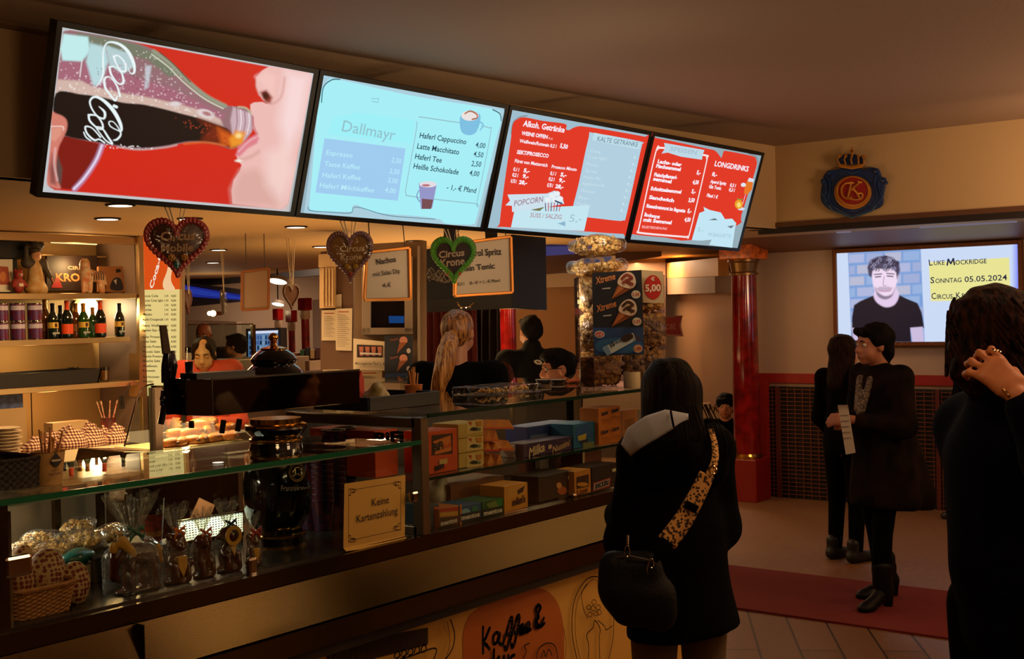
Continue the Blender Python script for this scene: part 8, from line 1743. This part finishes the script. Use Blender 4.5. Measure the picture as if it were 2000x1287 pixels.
# ---- generic dark figures
def figure(px,d,H,face,label,hair=hairb,top=blackw,bottom=blackw,hairp='short',coatz=None,J_=None,headr=None,vox=.012,skin=None,bits=False,glasses=None,shoes=True,wd=1.0,hands=True,neckr=.052,closed=False,collar=None,py=900,hand=None,zoff=0):
    q=Pd(px,py,d); T=xform((q.x,q.y,zoff),yawdir(face)); t=person('person',q,label); t.location.z=zoff
    J=skel(H,wd); 
    if J_: J.update({k_:arr(v) for k_,v in J_.items()})
    hR=headr if headr is not None else np.eye(3)
    bd=blob('body',body_prims(J,H,hR,hands=hands,neckr=neckr,hand=hand),skin or SKIN(),t,vox,.016,T=T)
    if bits: face_bits(bd,T[:3,:3]@J['head']+T[:3,3],T[:3,:3]@hR,(.97),closed=closed,glasses=glasses)
    cz=coatz if coatz else .50*H
    co=[('c',J['chest']+arr([0,0,.04]),J['waist'],.085*H*wd,.082*H,((0,1,0),.72)),('c',J['waist'],J['pelvis'],.084*H,.098*H,((0,1,0),.76)),('c',J['pelvis'],arr([J['pelvis'][0],J['pelvis'][1],cz-.02]),.098*H,(.098 if cz>.45*H else .12)*H,((0,1,0),.8)),('c',J['shor'],J['shol'],.040*H,.040*H)]
    for s_ in 'rl': co+=[('c',J['sho'+s_],J['elb'+s_],.040*H,.034*H),('c',J['elb'+s_],J['wri'+s_]-.12*(J['wri'+s_]-J['elb'+s_]),.034*H,.026*H)]
    if collar: co.append(('c',J['neck']-arr([0,0,.02]),J['neck']+arr([0,0,collar]),.072,.066))
    cl=blob('jacket',co,top,t,vox,.035,folds(.003,30),clipz=lambda X,Y,Z: cz-Z,T=T)
    for nm_ in 'lr':
        blob('trouser_leg',[('c',J['hip'+nm_],J['kne'+nm_],.056*H,.040*H),('c',J['kne'+nm_],J['ank'+nm_],.039*H,.031*H)],bottom,t,vox,.02,clipz=lambda X,Y,Z:.07-Z,T=T)
        if shoes: shoe('shoe',J['ank'+nm_]*arr([1,1,0]),0,mat('shoe_dark',(20,16,14),.5),T,t)
    hd=J['head']; fr=lambda v: tuple(hd+hR@arr(v))
    hp_={'short':[('e',fr((0,-.022,.035)),(.088,.102,.088),hR),('e',fr((0,-.055,-.025)),(.078,.062,.06),hR),('c',fr((-.03,.07,.085)),fr((.03,.07,.085)),.016,.016)],
        'long':[('e',fr((0,-.022,.035)),(.09,.105,.092),hR),('c',fr((0,-.05,.0)),fr((0,-.085,-.2)),.08,.07,((0,1,0),.75)),('c',fr((-.065,-.01,0)),fr((-.085,-.03,-.2)),.032,.025),('c',fr((.065,-.01,0)),fr((.085,-.03,-.2)),.032,.025)],
        'back':[('e',fr((0,-.028,.034)),(.084,.098,.086),hR),('e',fr((0,-.10,-.01)),(.035,.035,.035),hR),('c',fr((-.05,.055,.085)),fr((-.078,.01,-.03)),.020,.012),('c',fr((.05,.055,.085)),fr((.078,.01,-.03)),.020,.012)],
        'crop':[('e',fr((0,-.022,.036)),(.082,.099,.085),hR),('e',fr((0,-.056,-.008)),(.071,.050,.058),hR),('c',fr((-.042,.076,.080)),fr((.042,.076,.080)),.020,.020),('e',fr((.02,.02,.105)),(.045,.05,.022),hR)],
        'fringe':[('e',fr((0,-.02,.045)),(.092,.108,.09),hR),('e',fr((0,-.055,-.02)),(.08,.062,.06),hR),('c',fr((-.05,.08,.06)),fr((.05,.08,.06)),.024,.022)],
        'bald':[('c',fr((-.074,-.03,-.02)),fr((0,-.09,-.03)),.014,.014),('c',fr((.074,-.03,-.02)),fr((0,-.09,-.03)),.014,.014),('c',fr((-.072,-.01,.0)),fr((-.06,-.06,.02)),.014,.014),('c',fr((.072,-.01,.0)),fr((.06,-.06,.02)),.014,.014)]}[hairp]
    blob('hair',hsc(hp_,hd,.97),hair,t,min(vox,.009),.02,lambda X,Y,Z:.0045*np.sin(70*X+3*np.sin(9*Z))*np.cos(55*Y+40*Z),T=T)
    return t,T,J,hR
# C behind B
figure(1650,8.15,1.51,(RGT*.8+FWDd*.5),'person with long brown hair in a black coat standing behind the short haired woman',hair=hair_mat('brown_hair',(18,9,6),(46,24,16)),hairp='long',coatz=.72,J_=dict(elbr=(.20,.0,.97),wrir=(.12,.2,.96),elbl=(-.22,.0,.95),wril=(-.2,.12,.80)))
# M: person hidden behind D, only a shoe shows
figure(1893,9.55,1.55,-RGT,'person whose dark shoe shows at the edge of the blue sweater figure')
# D: person in a dark blue sweater with a hand at the ear
navy=mat('navy_sweater',(4,5,22),.9,spec=.1,bump=.3,bscale=160)
dirD=RGT*.92+FWDd*.42; q=Pd(1972,980,3.04); H=1.735; T=xform((q.x,q.y,0),yawdir(dirD)); t=person('person',q,'person in a dark blue sweater at the right, ringed hand at the ear')
J=skel(H); J['head']=J['head']+arr([0,-.02,-.005]); J['shol']=arr([-.15,.03,1.38]); J['elbl']=arr([-.17,.10,1.10]); J['wril']=arr([-.08,.30,1.12]); cR3=T[:3,:3].T
def loc_(px,py,d): return cR3@(arr(Pd(px,py,d))-T[:3,3])
J['wrir']=loc_(1990,775,2.80); J['elbr']=loc_(2055,905,2.78); J['shor']=J['shor']+arr([.02,0,.0])
hR=rotz(-.05)@rotx(-.05)
w0=J['wrir']; fd=loc_(1918,700,2.845)-w0; pn=cR3@arr(CW)*1.0; 
bp=[p for p in body_prims(J,H,hR,hands=False)]
bp+=hand_prims(w0,fd,pn+cR3@arr(CU)*-.15,s=1.04,side=-1,curl=(1.05,1.0,.9,.85),spread=.30,thumb=.75)
bp+=hand_prims(J['wril'],J['wril']-J['elbl'],(1,0,0),side=1,curl=(.4,.45,.5,.5))
bd=blob('body',bp,mat('skin_tan',(200,124,80),.5,bump=.05,bscale=120),t,.0062,.010,T=T)
face_bits(bd,T[:3,:3]@J['head']+T[:3,3],T[:3,:3]@hR,(.97))
sw=[('c',J['chest']+arr([0,0,.06]),J['waist'],.165,.150,((0,1,0),.9)),('c',J['waist'],J['pelvis']-arr([0,0,.02]),.130,.130,((0,1,0),.9)),('c',J['shor'],J['shol'],.080,.080),('c',J['shor'],J['elbr'],.075,.062),('c',J['elbr'],J['wrir']-.16*(J['wrir']-J['elbr']),.060,.044),('c',J['shol'],J['elbl'],.090,.078),('c',J['elbl'],J['wril'],.062,.045),
    ('c',J['neck']+arr([0,-.01,-.03]),J['neck']+arr([0,-.01,.05]),.080,.078)]
blob('sweater',sw,navy,t,.011,.04,folds(.004,26),clipz=lambda X,Y,Z: .80-Z,T=T)
blob('collar_roll',[('c',J['neck']+arr([-.06,-.02,.045]),J['neck']+arr([0,-.075,.055]),.028,.028),('c',J['neck']+arr([.06,-.02,.045]),J['neck']+arr([0,-.075,.055]),.028,.028),('c',J['neck']+arr([.06,.0,.045]),J['neck']+arr([0,.06,.02]),.026,.026),('c',J['neck']+arr([-.06,.0,.045]),J['neck']+arr([0,.06,.02]),.026,.026)],navy,t,.008,.02,T=T)
for nm_ in 'lr':
    blob('trouser_leg',[('c',J['hip'+nm_]+arr([0,0,.03]),J['kne'+nm_],.090,.070),('c',J['kne'+nm_],J['ank'+nm_],.068,.055)],blackw,t,.012,.03,folds(.004,30),clipz=lambda X,Y,Z:.07-Z,T=T); shoe('shoe',J['ank'+nm_]*arr([1,1,0]),0,mat('shoe_dark',(20,16,14),.5),T,t)
hd=J['head']; fr=lambda v: tuple(hd+hR@arr(v))
hairp_=hair_mat('brown_wavy_hair',(10,5,4),(58,30,18),45,10)
blob('hair',[('e',fr((0,-.03,.045)),(.102,.122,.105),hR),('e',fr((0,-.075,-.035)),(.088,.078,.10),hR),('c',fr((-.03,.07,.10)),fr((.04,.075,.085)),.030,.028),('c',fr((.07,.0,.03)),fr((.075,-.02,-.05)),.030,.022),('c',fr((-.07,.0,.03)),fr((-.075,-.02,-.05)),.030,.022),('c',fr((0,-.12,-.02)),fr((.0,-.145,-.07)),.028,.018)],hairp_,t,.007,.022,lambda X,Y,Z:.004*np.sin(70*X+5*np.sin(18*Z))*np.cos(60*Y)+.002*np.sin(160*Z+40*Y),T=T)
mb=MB(); rs=np.random.RandomState(6)
for i in range(150):
    a_=rs.uniform(-3.0,3.0); z0_=rs.uniform(-.05,.10); p=[]
    for k_ in range(4):
        z_=z0_-.018*k_; zz=min(.99,abs(z_-.04)/.11); rr=math.sqrt(max(.05,1-zz*zz)) if z_>.04 else 1.0
        p.append(fr((.100*rr*math.sin(a_+.12*k_),-.035-.120*rr*math.cos(a_+.12*k_)+.0,z_+.012)))
    mb.tube([Vector(T[:3,:3]@arr(x)+T[:3,3]) for x in catmull(p,3)],.004,4)
mb.build('hair_strands',hairp_,t,smooth=True)
rg=MB(); c0=Pd(1946,682,2.80)
rg.lathe([(.0108,-.002),(.0118,0),(.0108,.002)],Pd(1946,684,2.835),20,M=Matrix.Rotation(.25,3,CW)@Matrix.Rotation(.25,3,CR),cap=False).build('ring',mat('ring_silver',(220,200,180),.12,metal=1),t,smooth=True)
MB().tube([Pd(1958,760,2.80),Pd(1968,770,2.79),Pd(1978,772,2.80)],.004,6).prism([Pd(1958,762,2.79),Pd(1966,762,2.79),Pd(1976,776,2.79),Pd(1966,772,2.79)],-CW*.003).build('bracelet',mat('bracelet_gold',(206,150,90),.25,metal=.8),t)
# E: ponytailed server
dirE=FWDd*.97+RGT*.22; q=Pd(896,800,5.9); H=1.745; T=xform((q.x,q.y,0),yawdir(dirE)); t=person('person',q,'server with a long blond ponytail and black top, seen from behind')
J=skel(H); J['head']=J['head']+arr([0,.01,0]); J['elbr']=arr([.25,.04,1.14]); J['wrir']=arr([.20,.27,1.10]); J['elbl']=arr([-.25,.04,1.14]); J['wril']=arr([-.18,.27,1.10]); hR=rotz(-.05)
bd=blob('body',body_prims(J,H,hR,neckr=.050),SKIN(),t,.009,.014,T=T); face_bits(bd,T[:3,:3]@J['head']+T[:3,3],T[:3,:3]@hR,(.97))
tp_=[('c',J['chest']+arr([0,0,.05]),J['waist'],.155,.130,((0,1,0),.75)),('c',J['waist'],J['pelvis'],.130,.160,((0,1,0),.8)),('c',J['shor'],J['shol'],.060,.060)]
for s_ in 'rl': tp_+=[('c',J['sho'+s_],J['elb'+s_],.062,.052),('c',J['elb'+s_],J['wri'+s_]-.15*(J['wri'+s_]-J['elb'+s_]),.050,.038)]
blob('black_top',tp_,mat('black_knit',(6,5,5),.95,spec=.1),t,.011,.035,folds(.003,30),clipz=lambda X,Y,Z:.83-Z,T=T)
for nm_ in 'lr':
    blob('trouser_leg',[('c',J['hip'+nm_],J['kne'+nm_],.09,.065),('c',J['kne'+nm_],J['ank'+nm_],.062,.05)],blackw,t,.012,.02,clipz=lambda X,Y,Z:.07-Z,T=T); shoe('shoe',J['ank'+nm_]*arr([1,1,0]),0,mat('shoe_dark',(20,16,14),.5),T,t)
blond=hair_mat('blond_hair',(120,66,28),(216,150,76),70,3,.4,.5); hd=J['head']; fr=lambda v: tuple(hd+hR@arr(v))
blob('hair',[('e',fr((0,-.018,.032)),(.080,.098,.086),hR),('e',fr((0,-.065,.0)),(.062,.045,.062),hR),('e',fr((0,-.05,-.03)),(.055,.045,.035),hR)],hair_mat('blond_hair_dark',(84,44,18),(200,130,60),60,8,.35,.6),t,.007,.02,lambda X,Y,Z:.0018*np.sin(170*X+2*np.sin(8*Z))+.001*np.sin(90*X),T=T)
tie=fr((0,-.105,-.012)); iv=cR3
cE=T[:3,:3].T; lE=lambda px,py,d: cE@(arr(Pd(px,py,d))-T[:3,3])
tl0=arr(tie); tail=[tl0,lE(877,672,5.70),lE(870,705,5.66),lE(859,745,5.65),lE(850,785,5.66),lE(846,812,5.68)]
pts_=catmull(tail,4); rad=lambda i: .026+.014*math.sin(PI*min(1,i/len(pts_)*1.2))-.012*(i/len(pts_))**2
blob('ponytail',[('c',pts_[i],pts_[i+1],rad(i),rad(i+1)) for i in range(len(pts_)-1)],blond,t,.007,.02,lambda X,Y,Z:.003*np.sin(160*X+3*np.sin(7*Z))+.002*np.sin(90*Y+5*Z),T=T)
mb=MB(); rs=np.random.RandomState(9)
for i in range(34):
    o_=arr([rs.uniform(-.036,.036),rs.uniform(-.04,.01),0]); mb.tube([Vector(T[:3,:3]@(p+o_*(.3+.9*k_/len(pts_)))+T[:3,3]) for k_,p in enumerate(pts_[::2])],.0022,4)
mb.build('tail_strands',blond,t,smooth=True)
MB().ball(Vector(T[:3,:3]@arr(tie)+T[:3,3]),.026,12).build('hair_tie',blackw,t,smooth=True)
# F: kitchen helper looking down, orange top
figure(408,8.4,1.68,(-FWDd*.97-RGT*.05),'kitchen helper in an orange top with tied back hair, looking down',hair=hair_mat('brown_hair2',(24,13,8),(56,34,22)),hairp='back',top=mat('orange_cloth',(206,60,30),.7),vox=.009,bits=True,closed=True,headr=rotz(.12)@rotx(-.32),J_=dict(head=(-.0,.05,1.475),neck=(0,.01,1.36),elbr=(.24,.06,1.0),wrir=(.15,.28,1.02),elbl=(-.24,.06,1.0),wril=(-.15,.28,1.02)),skin=mat('skin_warm',(206,140,92),.5))
# G: bald man and H beside him
figure(405,11.8,1.70,(-FWDd-RGT*.05),'bald older man behind the kitchen helper in the far hall',hair=mat('grey_hair',(60,46,38),.6),hairp='bald',skin=mat('skin_red',(190,100,70),.45),bits=True,headr=rotx(-.25),top=mat('dark_grey_jacket',(34,28,28),.8))
figure(468,11.6,1.58,(-RGT+FWDd*.2),'dark haired person turned away beside the bald man',hairp='short',top=mat('mauve_top',(80,60,56),.8))
# I: man in the black jacket on the far side
t,T,J,hR=figure(1043,8.75,1.70,(FWDd*.85-RGT*.35),'man in a high collared black jacket with a small white logo, far side',hairp='crop',collar=.03,wd=1.12,top=mat('black_padded_jacket',(6,6,8),.8,spec=.15))
o=Pd(1051,708,8.52); A=Art(o,-CW,step=.004); A.curve([(1044,706),(1049,704),(1055,706),(1057,710),(1050,710),(1046,708)],.012,(190,180,170)); A.build('jacket_logo',t)
# J: young man with glasses
figure(1098,7.0,1.49,(-RGT*.92-FWDd*.25),'dark haired young man with glasses looking left across the far counter',hairp='crop',bits=True,glasses=True,vox=.009,skin=mat('skin_shade',(176,112,84),.55),headr=rotx(-.05))
# K: person bent at the counter
figure(975,7.1,1.42,(-RGT*.8+FWDd*.5),'reddish haired person leaning at the far counter, hand raised',hair=hair_mat('red_brown_hair',(40,18,12),(90,44,28)),hairp='short',J_=dict(elbr=(.16,.22,.98),wrir=(.06,.20,1.19),elbl=(-.2,.12,1.0),wril=(-.08,.25,1.15)),hand=dict(r=dict(fd=(-.1,-.2,1),pn=(0,-1,0),side=-1,curl=(.4,.4,.5,.5)),l=dict(fd=(.2,.4,.7),pn=(0,-1,0),side=1,curl=(.3,.3,.3,.3))))
# L: seated dark haired man at the cloakroom
t,T,J,hR=figure(1421,11.35,1.66,(-FWDd-RGT*.25),'young man in a black printed shirt sitting low by the coat rack',hairp='fringe',bits=True,hair=hairb,zoff=0,shoes=False,py=960,
   J_=dict(head=(0,.03,.80),neck=(0,0,.665),chest=(0,0,.50),waist=(0,0,.32),pelvis=(0,0,.16),shor=(.17,0,.62),shol=(-.17,0,.62),elbr=(.24,.05,.36),elbl=(-.24,.05,.36),wrir=(.15,.24,.28),wril=(-.15,.24,.28),hipr=(.09,.05,.12),hipl=(-.09,.05,.12),kner=(.24,.40,.14),knel=(-.24,.40,.14),ankr=(-.05,.38,.09),ankl=(.05,.46,.09)),coatz=.04)
A=Art(Pd(1421,862,11.05),-CW,step=.004); A.blob([(1416,856),(1424,854),(1427,864),(1418,866)],(120,70,60),3); A.build('shirt_print',t)
